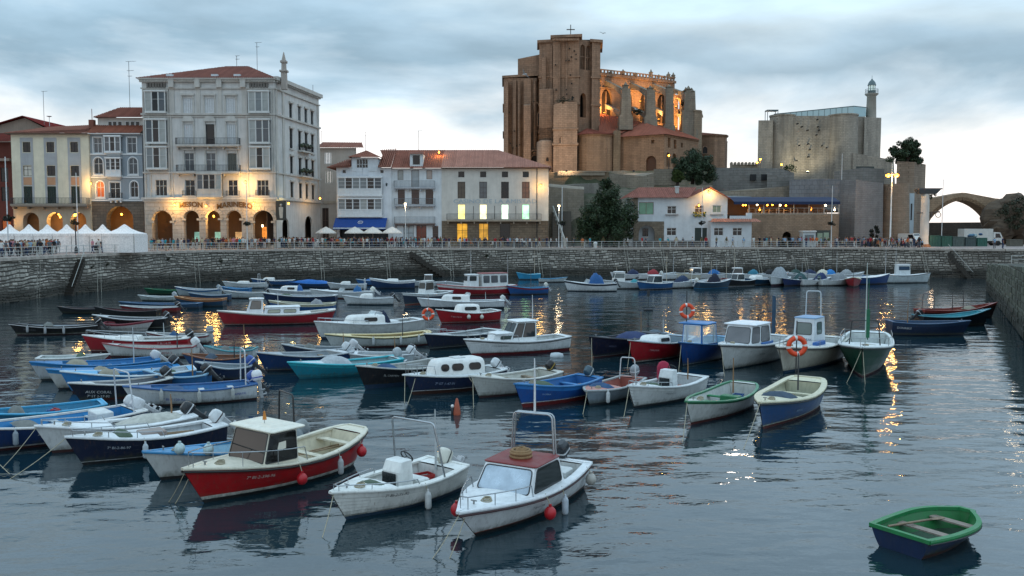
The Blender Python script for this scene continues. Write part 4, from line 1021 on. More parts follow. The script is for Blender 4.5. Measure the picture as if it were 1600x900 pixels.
 side = bpy.data.objects.new('side_front', None); COL.objects.link(side); side.parent = F.rt; side.location = (F.W, 0, 0); side.rotation_euler = (0, 0, math.atan2(d.y, d.x))
 cs = [L*q for q in (.34, .53, .68, .83)]; rows = ((153, 177, 0), (194, 226, 0), (239, 267, 0), (281, 306, 0)); op2 = []; big = [(L*.12, L*.26, 0, F.z(340), 1), (L*.62, L*.8, 0, F.z(335), 1)]
 for c in cs:
  for yt, yb, q in rows: op2.append((c-.6, c+.6, F.z(yb), F.z(yt), 0))
 mb = MB(); wall_mesh(mb, L, 0, zt, op2+big, .3); mb.add([(L, 0, 0), (L, 9, 0), (L, 9, zt), (L, 0, zt)], [(0, 1, 2, 3)]); mb.build('side_wall', wm, side)
 mb = MB(); mb.box(.1, L-.1, 1.6, 1.7, 0, F.z(312)); mb.build('side_back', plaster('4a3c32', .3), side)
 mb = MB()
 for y, p, h in ((312, .5, .35), (271, .25, .25), (180, .32, .3), (139, .25, .2), (125, .65, .6)): mb.box(0, L+p*.6, -p, .05, F.z(y)-.003, F.z(y)+h-.003)
 for c in cs:
  for yt, yb, q in rows: mb.box(c-.85, c+.85, -.28, 0, F.z(yt)+.05, F.z(yt)+.35); mb.box(c-.8, c+.8, -.2, 0, F.z(yb)-.25, F.z(yb)-.02)
 for q in (.03, .17, .97): mb.box(L*q-.35, L*q+.35, -.16, 0, F.z(311), F.z(139))
 for k in range(26): x = L*(k+.5)/26; mb.box(x-.11, x+.11, -.5, -.05, F.z(125)-.28, F.z(125)-.02)
 mb.build('side_trim', tr, side)
 for c in cs:
  for i, (yt, yb, q) in enumerate(rows): window(side, c-.6, c+.6, F.z(yb), F.z(yt), 0, 'sash', .15, DARK, GL if i else GLB, 2, 2)
 mb = MB(); z = F.z(226.5); mb.box(cs[1]-1, cs[2]+1, -.9, 0, z-.25, z); z2 = F.z(268.5); mb.box(cs[1]-1, cs[2]+1, -.9, 0, z2-.25, z2); mb.build('side_balcony', tr, side)
 for zz in (z, z2):
  mb = MB()
  mb.box(cs[1]-1, cs[2]+1, -.88, -.82, zz+1, zz+1.05)
  for k in range(20): x = cs[1]-1+(cs[2]-cs[1]+2)*k/19; mb.box(x-.02, x+.02, -.87, -.83, zz, zz+1)
  for k in range(6): x = cs[1]-.8+k*.8; mb.ball((x, -.7, zz+.8+.2*(k % 2)), .35, 1, 6)
  mb.build('side_railing', [IRON, leafmat('26301c')], side)
 # hipped roof, chimney spire, roof lights
 zr = F.zd(104, 8); rm = MB(); e = .7; P0, P1 = (-e, -e, zt+.4), (F.W+.3, -e, zt+.4); sx = d.x/L; sy = d.y/L; P2 = (F.W+sx*L+.4, sy*L, zt+.4); P3 = (-e, 17, zt+.4); r0 = (F.x(332), 8, zr); r1 = (F.x(368), 8, zr)
 tile_poly(rm, [P0, P1, r1, r0], (1, 0, 0), (0, 1, .4)); tile_poly(rm, [P1, P2, r1], (d.x, d.y, 0), (-d.y, d.x, 4)); tile_poly(rm, [P3, P0, r0], (0, -1, 0), (1, 0, .4)); tile_poly(rm, [P2, P3, r0, r1], (-1, 0, 0), (0, -1, .4)); rf = rm.build('roof', rooftile('805044'), F.rt)
 mb = MB()
 for px in (268, 338, 373): x = F.x(px); zz = zt+.4+(zr-zt-.4)*.16; mb.box(x-.5, x+.5, .2, .9, zz-.1, zz+.22)
 mb.build('roof_light', paint('c4ccd0', .3), rf)
 x = F.x(444); mb = MB(); zc = F.z(128)
 mb.loft([rrect(x-.45, x+.45, .7, 1.6, .1, zc-1), rrect(x-.42, x+.42, .73, 1.57, .1, F.z(111)), rrect(x-.62, x+.62, .5, 1.75, .1, F.z(110.5)), rrect(x-.62, x+.62, .5, 1.75, .1, F.z(108)), rrect(x-.36, x+.36, .8, 1.5, .1, F.z(107)), rrect(x-.33, x+.33, .82, 1.48, .1, F.z(97)), rrect(x-.5, x+.5, .65, 1.65, .1, F.z(96)), rrect(x-.5, x+.5, .65, 1.65, .1, F.z(93)), rrect(x-.3, x+.3, .85, 1.45, .1, F.z(92)), rrect(x-.05, x+.05, 1.1, 1.2, .02, F.z(79))], 0); mb.build('spire_chimney', plaster('a09890', .4), F.rt)
 mb = MB(); x = F.x(248); mb.box(x-.35, x+.35, 4, 4.8, zt, F.z(113)); mb.build('chimney', plaster('4a4644', .4), F.rt)
 # restaurant signs over the arches
 gold = paint('6a4a1c', .4, .2, 4, .3, .1, 'sign_letters')
 for word, c, w in (('MESON', 299, 40), ('MARINERO', 367, 47)):
  me = text_mesh(word, 1.15, gold, .03, bold=.03)
  for v in me.vertices: v.co.y -= .05*v.co.x**2
  o = link(me, 'lettering', F.rt, (F.x(c), -.34, F.z(323))); o.rotation_euler = (R(90), 0, 0)
 p = F.rt.location; mb = MB(); x0, x1, z0, z1 = F.x(432.5), F.x(448), F.z(344), F.z(314)
 # picture panel on the rounded corner
 mb.box(x0, x1, -.6, -.5, z0, z1); bn = tag(mb.build('banner', paint('2a2c28', .6), None, p), 'dark banner with a pale standing figure on the corner building', 'banner')
 mb = MB(); mb.X = Matrix.Translation(((x0+x1)/2, -.61, z0)); mb.loft([[(-.22, -.02, .3), (.22, -.02, .3), (.22, 0, .3), (-.22, 0, .3)], [(-.3, -.02, 1.2), (.3, -.02, 1.2), (.3, 0, 1.2), (-.3, 0, 1.2)], [(-.35, -.02, 2.0), (.35, -.02, 2.0), (.35, 0, 2.0), (-.35, 0, 2.0)], [(-.1, -.02, 2.15), (.1, -.02, 2.15), (.1, 0, 2.15), (-.1, 0, 2.15)]], 0); mb.ball((0, 0, 2.4), .2); mb.build('figure', paint('a8a498', .6), bn)
 for px, py, pw, w in ((273, 319, 480, 'left end of the first restaurant sign'), (322, 321, 190, 'right end of the first restaurant sign'), (396, 317, 440, 'right end of the second restaurant sign'), (383, 284, 430, 'upper wall beside the bright first floor window')):
  q = at(px, py, F.Y-1.1); wall_lamp(q, 'glowing lamp lighting the %s' % w, pw)
 for px, py, pw, w in ((240, 337, 220, 'first'), (334, 337, 240, 'third')): q = at(px, py, F.Y+.6); wall_lamp(q, 'orange lamp hanging in the %s arch of the arcade' % w, pw)
 q = at(451, 317, F.Y+1); wall_lamp(q, 'yellow lamp above the dark banner on the corner', 90, col=(1, .8, .3))
 q = at(410, 352, F.Y+2.5); wall_lamp(q, 'lamp glowing inside the last wide arch', 60, bulb=BULBW)
 return F
def narrow():
 F = Fac('town_house', 'beige narrow house seen down the side street', 499, 533, 166, 10); zt = F.z(231)
 ops = [F.op(513, 11, 238, 256), F.op(514, 11, 267, 286), F.op(508, 10, 325, 384)]
 mb = MB(); wall_mesh(mb, F.W+3, 0, zt, ops); mb.build('wall', plaster('b0a498', .3), F.rt)
 for o in ops[:2]: window(F.rt, *o, 'shut', .1, FRAME, paint('c0c2c0' if o is ops[0] else '3a5444', .6))
 window(F.rt, *ops[2], 'sash', .1, paint('5a3c2c', .6), glass('3a2c24'), 2, 3); mb = MB(); mb.box(0, F.W+3, -.15, 0, F.z(318), F.z(314)); mb.build('string_course', STONE_TRIM, F.rt)
 rm = MB(); tile_poly(rm, [(-.5, -.7, zt), (F.W+4.5, -.7, zt), (F.W+3, 6, zt+1.6), (-.5, 6, F.z(217))], (1, 0, 0), (0, 1, .4)); rm.build('roof', TILE, F.rt)
 wall_lamp(at(500, 309, 150), 'orange street lamp on the corner at the side street', 200)
def gallery_house():
 F = Fac('gallery_house', 'white house with two storeys of glazed galleries over a blue awning', 526, 612, 151, 14); zt = F.z(262)
 ops = [F.op(538, 6, 265, 271), F.op(597, 6, 265, 271)]; wf = paint('d0d3d4', .5, .1, 3, 0, .2, 'white_trim')
 mb = MB(); wall_mesh(mb, F.W, 0, zt, ops+[(F.x(530), F.x(606), 0, F.z(358), 0)], .3); F.shell(mb, zt); mb.build('wall', plaster('ced2d6', .25), F.rt)
 for o in ops: window(F.rt, *o, 'sash', .1, wf, GL, 1, 1)
 mb = MB(); mb.box(F.x(530), F.x(606), 1.2, 1.3, 0, F.z(358)); mb.build('shop_front', paint('2a3038', .4), F.rt)
 for yt, yb in ((278, 305), (311, 337)): bay(F, 529, 597, yt, yb, .55, 6, 3, wf, [GLB, GL, GLB, GLB, GL], solid=.36, name='glazed_gallery')
 # dormer
 z0 = F.z(275); mb = MB(); x0, x1 = F.x(550), F.x(591); wall = MB(); wall_mesh(wall, x1, zt-.6, F.z(246), [F.op(562, 9, 248, 274), F.op(571, 9, 248, 274)], .25, y=-.06, x0=x0); wall.box(x0, x0+.1, .2, 4, zt, F.z(246)); wall.box(x1-.1, x1, .2, 4, zt, F.z(246)); dm = wall.build('dormer', plaster('c9ced2', .2), F.rt)
 window(dm, *F.op(562, 9, 248, 274), 'sash', .04, wf, GLB, 2, 3); window(dm, *F.op(571, 9, 248, 274), 'sash', .04, wf, GL, 2, 3)
 rm = MB(); zd = F.z(246); zh = F.zd(235.5, 1.8); xm = (x0+x1)/2; tile_poly(rm, [(x0-.5, -.7, zd), (x1+.5, -.7, zd), (xm, 1.8, zh)], (1, 0, 0), (0, 1, .4)); tile_poly(rm, [(x1+.5, -.7, zd), (x1+.5, 5, zd), (xm, 5, zh), (xm, 1.8, zh)], (0, 1, 0), (-1, 0, .4)); tile_poly(rm, [(x0-.5, 5, zd), (x0-.5, -.7, zd), (xm, 1.8, zh), (xm, 5, zh)], (0, -1, 0), (1, 0, .4)); rm.build('dormer_roof', TILE, F.rt)
 rm = MB(); zr = F.zd(234.5, 6.5); tile_poly(rm, [(F.x(512), -.8, zt), (x0-.1, -.8, zt), (x0-.1, 5, F.z(240)), (F.x(556), 6, F.z(240))], (1, 0, 0), (0, 1, .4)); tile_poly(rm, [(x1+.1, -.8, zt), (F.W, -.8, zt), (F.W, 6.5, zr), (x1-.6, 6.5, zr), (x1+.1, 5, F.z(240))], (1, 0, 0), (0, 1, .4)); tile_poly(rm, [(F.x(512), 13, zt), (F.x(512), -.8, zt), (F.x(556), 6, F.z(240))], (0, -1, 0), (1, 0, .4)); rm.build('roof', TILE, F.rt)
 # awning
 aw = root('awning', (F.X0, F.Y, QZ), 'royal blue awning with a small white emblem over the terrace', 'awning'); mb = MB(); a, b = F.x(524), F.x(605); zt_, zb_ = F.z(340.5), F.z(355)
 mb.loft([[(a, -.05, zt_), (b, -.05, zt_)], [(a, -2.4, zb_), (b, -2.4, zb_)], [(a, -2.42, zb_-.4), (b, -2.42, zb_-.4)]], 0, False, False, closed=False); mb.build('canopy', fabric('0f3f86'), aw); mb = MB(); mb.box(a, b, -2.46, -2.43, zb_-.28, zb_-.08); mb.build('valance_band', fabric('c4ccd4'), aw)
 mb = MB(); q = Vector(((a+b)/2, -1.25, (zt_+zb_)/2+.03)); sl = (zb_-zt_)/2.35
 mb.torus(q, (1, 0, 0), (0, -1, sl), .42, .05, 16, 5); mb.tube([q+Vector((-.25, 0, .03)), q+Vector((.25, 0, .03))], .05, 5); mb.build('emblem', fabric('d0d4d8'), aw)
def middle_house():
 F = Fac('town_house', 'white house with brown doors and three iron balconies', 612, 690, 151.2, 14); zt = F.z(263); br = paint('4c3026', .55, name='brown_paint')
 r1 = [F.op(626, 9, 266, 281), F.op(649, 12, 266, 292), F.op(671, 9, 266, 280)]; r2 = [F.op(627, 11, 296, 319), F.op(649, 12, 296, 319), F.op(671, 12, 296, 319)]; r0 = [F.op(638, 16, 352, 384), F.op(658, 16, 352, 384), F.op(680, 9, 353, 384)]
 mb = MB(); wall_mesh(mb, F.W, 0, zt, r1+r2+r0, .3); F.shell(mb, zt); mb.build('wall', plaster('ced2d4', .3), F.rt)
 window(F.rt, *r1[0], 'sash', .1, br, GLB, 1, 1); window(F.rt, *r1[1], 'sash', .1, br, glass('8a9296'), 1, 1); window(F.rt, *r1[2], 'sash', .1, br, glass('9a8f88'), 1, 1)
 for o in r2: window(F.rt, *o, 'sash', .1, br, glass('3a2a28'), 2, 3)
 window(F.rt, *r0[0], 'sash', .12, br, glass('9aa4a8'), 2, 2); window(F.rt, *r0[1], 'sash', .12, br, glass('6a2c20'), 2, 2); window(F.rt, *r0[2], 'sash', .12, br, glass('2c2220'), 1, 2)
 wb = plaster('a8abb0', .3)
 for y in (293, 320.5, 349): balcony(F, 616, 680, y, .75, 1.15, .18, wb if y < 340 else paint('6a5a54', .6), paint('6c7074', .5))
 rm = MB(); zr = F.zd(234.5, 6.5); tile_poly(rm, [(0, -.8, zt), (F.W, -.8, zt), (F.W, 6.5, zr), (0, 6.5, zr)], (1, 0, 0), (0, 1, .4)); rm.build('roof', rooftile('8c5848'), F.rt)
 d = MB(); x0, x1 = F.x(641), F.x(661); wall_mesh(d, x1, zt+.2, F.z(240.5), [F.op(651, 12, 242, 258)], .2, y=-.2, x0=x0); d.box(x0, x0+.1, 0, 4, zt, F.z(240.5)); d.box(x1-.1, x1, 0, 4, zt, F.z(240.5)); dm = d.build('dormer', plaster('ccd0d2', .2), F.rt); window(dm, *F.op(651, 12, 242, 258), 'sash', -.1, FRAME, GL, 1, 1)
 rm = MB(); zd = F.z(240.5); tile_poly(rm, [(x0-.4, -.7, zd), (x1+.4, -.7, zd), (x1, 4, zd+.7), (x0, 4, zd+.7)], (1, 0, 0), (0, 1, .2)); rm.build('dormer_roof', TILE, F.rt)
 wall_lamp(at(604, 288, 150.3), 'unlit green lantern on the white gallery house wall', 0, bulb=paint('2a3c3a', .4))
def club():
 F = Fac('club_building', 'cream building with four lit coloured windows and stone ground floor', 690, 857, 151.1, 15); zt = F.z(262); cs = (721, 755, 789, 821.5); br = paint('3c2c26', .55, name='brown_paint')
 r1 = [F.op(c, 9.5, 268, 277) for c in cs]; r2 = [F.op(c, 12, 284, 310) for c in cs]; r3 = [F.op(c, 11, 319.5, 342.5) for c in cs]; r0 = [F.op(722, 17, 349, 378), F.op(755.5, 15, 349, 376), F.op(789, 16, 349, 384)]
 mb = MB(); wall_mesh(mb, F.W, F.z(345), zt, r1+r2+r3, .3); F.shell(mb, zt); mb.build('wall', plaster('c8c3ba', .25), F.rt)
 mb = MB(); wall_mesh(mb, F.W, 0, F.z(345), r0, .4, y=-.05); mb.build('stone_base', masonry('8a7864', '6a5c4c', '4a4036', .9, .42), F.rt)
 for o in r1: window(F.rt, *o, 'sash', .12, br, GL, 1, 1)
 for i, o in enumerate(r2): window(F.rt, *o, 'sash', .12, br, (glass('4a4238'), glass('5a5c5e'), GL, glass('6a5044'))[i], 2, 3)
 for i, o in enumerate(r3): window(F.rt, *o, 'sash', .12, FRAME, glow(('ffe68a', 'fff3b8', 'e4ffe0', 'b8ffc4')[i], (1.2, 1.25, 1.15, 1.0)[i], .35, 1.3), 1, 1, .05)
 for i, o in enumerate(r0): window(F.rt, *o, 'sash', .15, br, (glow('c9922c', .75, .5, 1.0), glow('c08a30', .6, .5, 1.0), GL)[i], 2 if i < 2 else 1, 2)
 balcony(F, 698, 846, 343.5, .9, 1.05, .18, STONE_TRIM)
 mb = MB()
 for c in (740, 773, 806): mb.tube([(F.x(c), -.8, F.z(343)), (F.x(c), -.8, F.z(322))], .05, 5)
 mb.tube([(F.x(839), -.1, F.z(384)), (F.x(839), -.1, zt)], .07, 5); mb.build('pole', DARK, F.rt)
 me = text_mesh('CASINO DE LA AMISTAD', 1.0, paint('98a8b0', .6), .01); w = max(v.co.x for v in me.vertices)-min(v.co.x for v in me.vertices); o = link(me, 'lettering', F.rt, (F.W*.5, -.02, F.z(317.5))); o.rotation_euler = (R(90), 0, 0); o.scale = ((F.W*.78)/w, 1, 1)
 rm = MB(); zr = F.zd(234.5, 6.5); e = .9; tile_poly(rm, [(0, -e, zt), (F.x(862), -e, zt), (F.x(776), 6.5, zr), (0, 6.5, zr)], (1, 0, 0), (0, 1, .4)); tile_poly(rm, [(F.x(862), -e, zt), (F.x(862), 15, zt), (F.x(776), 6.5, zr)], (0, 1, 0), (-1, 0, .4)); rm.build('roof', TILE2, F.rt)
 mb = MB(); mb.box(-.0, F.x(861), -.75, .3, zt-.16, zt-.02); mb.build('eaves', paint('5a4034', .7), F.rt)
 wall_lamp(at(844.5, 289, 150.1), 'orange wall lamp at the right corner of the cream club building', 260)
def left_edge():
 F = Fac('town_house', 'dark red house cut by the left edge of the photo', -40, 21, YB+3, 14); zt = F.z(222); mb = MB(); ops = [F.op(c, 12, a, a+22) for c in (-20, 8) for a in (262, 292)] + [F.op(8, 14, 340, 384, 1)]
 wall_mesh(mb, F.W, 0, zt, ops); F.shell(mb, zt); mb.build('wall', plaster('5c2c22', .3), F.rt)
 for o in ops: window(F.rt, *o, 'sash', .12, DARK, glow('a4501c', .25) if o[3] < 6 else GL)
 rm = MB(); tile_poly(rm, [(-1, -1, zt), (F.W, -1, zt), (F.W, 7, zt+2.2), (-1, 7, zt+2.2)], (1, 0, 0), (0, 1, .3)); rm.build('roof', rooftile('6a2c22'), F.rt)
 mb = MB(); mb.box(-.5, F.W, -.9, 0, F.z(252), F.z(248)); mb.build('string_course', plaster('8a7a70', .3), F.rt)
 wall_lamp(at(16, 341, YB-1), 'small orange lamp on the dark red house', 150)
 G = Fac('gabled_house', 'house with a wide dark red gable roof behind the cream apartments', -30, 84, 172, 16, zb=QZ); zt = G.z(205); mb = MB(); mb.box(0, G.W, 0, 16, 0, zt); mb.add([(0, 0, zt), (G.W, 0, zt), (G.W*.64, 0, G.z(184))], [(0, 1, 2)]); mb.build('wall', plaster('8a7c70', .4), G.rt)
 rm = MB(); A, B, C_ = (-.5, 0, zt), (G.W+1, 0, zt), (G.W*.64, 0, G.z(182)); sh = lambda p, y: (p[0], y, p[2])
 tile_poly(rm, [sh(A, -1), sh(A, 16), sh(C_, 16), sh(C_, -1)], (0, 1, 0), (1, 0, .5)); tile_poly(rm, [sh(B, -1), sh(B, 16), sh(C_, 16), sh(C_, -1)], (0, 1, 0), (-1, 0, .5)); rm.build('roof', rooftile('7a2a26'), G.rt)
 mb = MB(); mb.lathe([(.02, 0), (.45, .12), (.5, .2)], 10, 0, (G.W*.9, 2, zt+3)); mb.tube([(G.W*.9, 2, zt), (G.W*.9, 2, zt+3)], .05); mb.build('satellite_dish', paint('b4b8ba', .4), G.rt)
cream(); bluehouse(); palace(); narrow(); gallery_house(); middle_house(); club(); left_edge()
wall_lamp(at(141.5, 286, YB-.7), 'bright orange lamp between the cream and blue grey houses', 300)
for px, py, w, pw in ((92, 334, 'white lamp in the second arch of the cream house', 70), (94, 338, 'orange lamp in the cream house arcade', 130), (119, 334, 'orange lamp at the third arch of the cream house', 100), (190, 334, 'orange lamp under the big stone arch', 150)): wall_lamp(at(px, py, YB+.9), w, pw)
def whitehouse():
 Y = 152; F = Fac('white_house', 'white harbour house with lamp on its gable and red roof', 990, 1171, Y, 10); zt = F.z(309); g0 = F.x(1076)
 ops = [F.op(1010, 23, 316, 335), F.op(1050, 14, 322, 334), F.op(1093, 14, 321, 333), F.op(1120.5, 13.5, 321, 332), F.op(1050, 15, 356, 368), F.op(1096, 19, 356, 384)]
 ar = F.op(1011, 25, 352, 384, 1); st = F.x(1038)
 mb = MB(); wall_mesh(mb, F.x(1137), 0, zt, ops+[ar], .3); mb.add([(F.x(1137), 0, 0), (F.x(1137), 10, 0), (F.x(1137), 10, zt), (F.x(1137), 0, zt)], [(0, 1, 2, 3)]); mb.add([(0, 0, 0), (0, 10, 0), (0, 10, zt), (0, 0, zt)], [(0, 1, 2, 3)])
 mb.add([(g0, 0, zt), (F.x(1137), 0, zt), (F.x(1108), 0, F.z(294))], [(0, 1, 2)]); mb.build('wall', plaster('c4c8ca', .2), F.rt)
 mb = MB(); wall_mesh(mb, st, 0, F.z(346), [ar], .3, y=-.1); mb.box(0, F.x(997), -.1, 0, F.z(346), zt); mb.build('stone_corner', masonry('8a7c6a', '6c6052', '4a4238', .7, .4), F.rt)
 mb = MB(); mb.box(F.x(996), F.x(1026), 1.5, 1.6, 0, F.z(350)); bw = mb.build('porch_wall', plaster('b4b8ba', .2), F.rt); window(bw, *F.op(1011, 9, 357, 369), 'sash', 1.42, DARK, GL)
 window(F.rt, *ops[0], 'sash', .1, paint('6a3c30', .6), glass('5c8a70'), 2, 1); window(F.rt, *ops[1], 'sash', .1, FRAME, GL, 2, 2); window(F.rt, *ops[2], 'sash', .1, FRAME, glass('4a3424'), 2, 2); window(F.rt, *ops[3], 'sash', .1, FRAME, glass('6a7a6c'), 2, 1); window(F.rt, *ops[4], 'sash', .1, FRAME, GL, 2, 2)
 mb = MB(); a, b, c, d, _ = ops[5]; mb.box(a, b, .1, .16, c, d); mb.build('garage_door', paint('22302c', .6), F.rt)
 # low front extension with terrace
 mb = MB(); op = [F.op(1120, 14.5, 356, 368), F.op(1149, 14.5, 356, 368)]; e0, e1 = F.x(1108), F.x(1171); wall_mesh(mb, e1, 0, F.z(345), op, .3, y=-1.8, x0=e0); mb.box(e0, e0+.1, -1.79, 0, 0, F.z(345)); mb.box(e1-.1, e1, -1.79, 6, 0, F.z(345)); mb.box(e0, e1, -1.7, 6, F.z(346), F.z(345)); mb.box(F.x(1137), e1, -1.78, -1.6, F.z(345), F.z(337.5)); mb.box(F.x(1163), e1, -1.82, -1.2, F.z(345), F.z(333)); ex = mb.build('extension', plaster('c4c8ca', .2), F.rt)
 for o in op: window(ex, *o, 'sash', -1.7, FRAME, GL, 2, 2)
 rm = MB(); tile_poly(rm, [(F.x(1105), -2.7, F.z(347)), (F.x(1184), -2.7, F.z(347)), (F.x(1178), -1.7, F.z(342)), (F.x(1110), -1.7, F.z(342))], (1, 0, 0), (0, 1, .5)); rm.build('tile_canopy', TILE2, F.rt)
 mb = MB(); mb.box(-.02, F.x(1137), -.14, 0, 0, F.z(376)); mb.build('plinth', masonry('6c6660', '5c5650', '3a3632', .8, .5), F.rt)
 for c in (1050, 1093, 1120.5): mb = MB(); mb.box(F.x(c-10), F.x(c+10), -.35, 0, F.z(336), F.z(334.5)); mb.build('window_sill', plaster('9a9490', .2), F.rt)
 mb = MB(); rd = random.Random(4)
 for k in range(60): mb.ball((F.x(1093)+rd.uniform(-1.1, 1.1), -.3+rd.uniform(-.15, .15), F.z(335)+rd.uniform(-.4, .35)), rd.uniform(.07, .16), k % 2, 5)
 tag(mb.build('flower_box', [leafmat('5a6428'), paint('b49a2c', .6)], None, F.rt.location), 'yellow flowers in the window box under the white house gable', 'plants')
 rm = MB(); zr = F.zd(293, 5); tile_poly(rm, [(F.x(978), -.7, zt), (g0, -.7, zt), (F.x(1098), 5, zr), (F.x(1005), 5, zr)], (1, 0, 0), (0, 1, .4)); tile_poly(rm, [(F.x(978), 10, zt), (F.x(978), -.7, zt), (F.x(1005), 5, zr)], (0, -1, 0), (1, 0, .4))
 zp = F.z(292.5); xm = F.x(1108); tile_poly(rm, [(g0-.3, -.8, zt-.1), (g0-.3, 9, zt-.1), (xm, 9, zp), (xm, -.8, zp)], (0, 1, 0), (1, 0, .4)); tile_poly(rm, [(F.x(1141), -.8, zt-.25), (F.x(1141), 9, zt-.25), (xm, 9, zp), (xm, -.8, zp)], (0, 1, 0), (-1, 0, .4)); rm.build('roof', rooftile('8e5c50'), F.rt)
 mb = MB(); x = F.x(1061); mb.box(x-.3, x+.3, 1.6, 2.2, zt, F.z(292)); mb.box(x-.38, x+.38, 1.5, 2.3, F.z(292), F.z(290)); mb.build('chimney', plaster('b9bab6', .25), F.rt)
 wall_lamp(at(1108, 300, Y-.65), 'very bright orange lamp under the white house gable', 330); wall_lamp(at(1092, 320, Y-.8), 'orange lamp above the left gable window of the white house', 40)
whitehouse()
def terrace():
 Y = 154; F = Fac('restaurant_terrace', 'long stone walled restaurant terrace with blue awning and warm bulbs', 1171, 1312, Y, 9); z1 = F.z(335)
 mb = MB(); wall_mesh(mb, F.W, 0, z1, [F.op(1231, 14, 362, 384, 1)], .4); mb.box(0, F.W, .42, 9, z1-.1, z1); mb.add([(F.W, 0, 0), (F.W, 9, 0), (F.W, 9, z1), (F.W, 0, z1)], [(0, 1, 2, 3)]); mb.build('wall', masonry('a08872', '8a725c', '6c5a4a', .6, .3), F.rt)
 mb = MB(); mb.box(0, F.W, -.06, .5, z1, z1+.15); mb.build('coping', STONE_TRIM, F.rt)
 railing(F.rt, .1, F.W-.1, .2, z1+.15, 1.0, paint('b4b0a8', .5), 1.2)
 mb = MB(); x0 = F.x(1146); zt, zb = F.z(308), F.z(319.5); mb.loft([[(x0, 7, zt+.3), (F.W, 7, zt+.3)], [(x0, 2.5, zt+.05), (F.W, 2.5, zt+.05)], [(x0, -.4, zb+.5), (F.W, -.4, zb+.5)], [(x0, -.42, zb), (F.W, -.42, zb)]], 0, False, False, closed=False); mb.build('awning', fabric('122444'), F.rt)
 mb = MB(); mb.box(x0, F.W, 7, 7.2, z1, zt+.3); mb.build('back_wall', plaster('6a5040', .2), F.rt); mb = MB()
 mb.tube([(0, .15, z1), (0, .15, zb+.3)], .06, 6); me = mb.mesh('post', [paint('c4bcb0', .5)])
 for k in range(7): link(me, 'post', F.rt, (F.W*k/6, 0, 0))
 mb = MB(); rd = random.Random(8)
 for k in range(12): x = .8+F.W*k/12.5; mb.box(x-.35, x+.35, 1.5, 2.2, z1+.72, z1+.78); mb.tube([(x, 1.85, z1), (x, 1.85, z1+.72)], .05); mb.box(x-.6, x-.45, 1.6, 2.0, z1, z1+.95)
 mb.build('tables', paint('8a7460', .6), F.rt)
 for k, (px, py) in enumerate(((1161, 320.5), (1165, 320.5), (1183, 320), (1199, 320.5), (1207, 320), (1219, 320.5), (1228, 321), (1273, 318), (1290, 321), (1187, 328), (1268, 328), (1304, 328))):
  p = at(px, py, Y+(1.2 if k < 9 else 3)); g = MB(); g.ball((0, 0, 0), .16); g.tube([(0, 0, .1), (0, 0, .5)], .015); r = tag(g.build('terrace_bulb', BULBW if k % 3 == 2 else BULB, None, p), 'warm bulb under the blue terrace awning, %s' % ('leftmost of all', 'second from left', 'left of the pair in the middle', 'fourth from left', 'fifth from left', 'sixth from left', 'seventh from left', 'third from right, hung high', 'second from right', 'low one at the left', 'low one at the right', 'rightmost of all')[k], 'lamp', 'bulbs under the terrace awning')
  if k % 3 == 0: lamp_light(r, (0, -.1, -.4), 60)
 # roofs and kiosks behind
 mb = MB(); mb.loft([[(F.x(1128), 8, F.z(312)), (F.x(1215), 8, F.z(312)), (F.x(1200), 13, F.z(302)), (F.x(1128), 13, F.z(302))], [(F.x(1128), 8, F.z(312)+.1), (F.x(1215), 8, F.z(312)+.1), (F.x(1200), 13, F.z(302)+.1), (F.x(1128), 13, F.z(302)+.1)]], 0); mb.build('sheet_roof', paint('7c8084', .5), F.rt)
terrace()
# ------------------------------------------------------------------ hill, church, castle, bridge
def zz(py, Y): return at(800, py, Y).z
def xx(px, Y): return (px-800)/FPX*Y
def blk(mb, pts, ybot, mat=0, batter=0.0):
 """prism over plan points (px, Y, top py)"""
 P = [(xx(p[0], p[1]), p[1], zz(p[2], p[1])) for p in pts]; cx = sum(p[0] for p in P)/len(P); cy = sum(p[1] for p in P)/len(P); zb = zz(ybot, pts[0][1])
 mb.loft([[(x+(x-cx)*batter, y+(y-cy)*batter, zb) for x, y, z in P], P], mat)
def band(mb, pts, y, h, ex, mat=0):
 P = [(xx(p[0], p[1]), p[1]) for p in pts]; cx = sum(p[0] for p in P)/len(P); cy = sum(p[1] for p in P)/len(P); z = zz(y, pts[0][1])
 def o(x, y_): return (x+ex*(1 if x > cx else -1), y_+ex*(1 if y_ > cy else -1))
 mb.loft([[(*o(x, y_), z) for x, y_ in P], [(*o(x, y_), z+h) for x, y_ in P]], mat)
def face_frame(p, q):
 """matrix whose x axis runs p->q in plan, y away from the camera"""
 A = Vector((xx(*p), p[1], 0)); B = Vector((xx(*q), q[1], 0)); d = (B-A); L = d.length; return Matrix.Translation(A) @ Matrix.Rotation(math.atan2(d.y, d.x), 4, 'Z'), L
SAND = masonry('a08068', '8c6e58', '705848', .9, .45, .75, 'church_stone'); GREY = masonry('94897a', '847a6a', '665e52', .9, .45, .5)
CAST = masonry('a89e90', '998f82', '7a7268', .8, .4, .7, 'castle_stone'); BAST = masonry('807e7a', '74726e', '585654', 1.2, .5, .4)
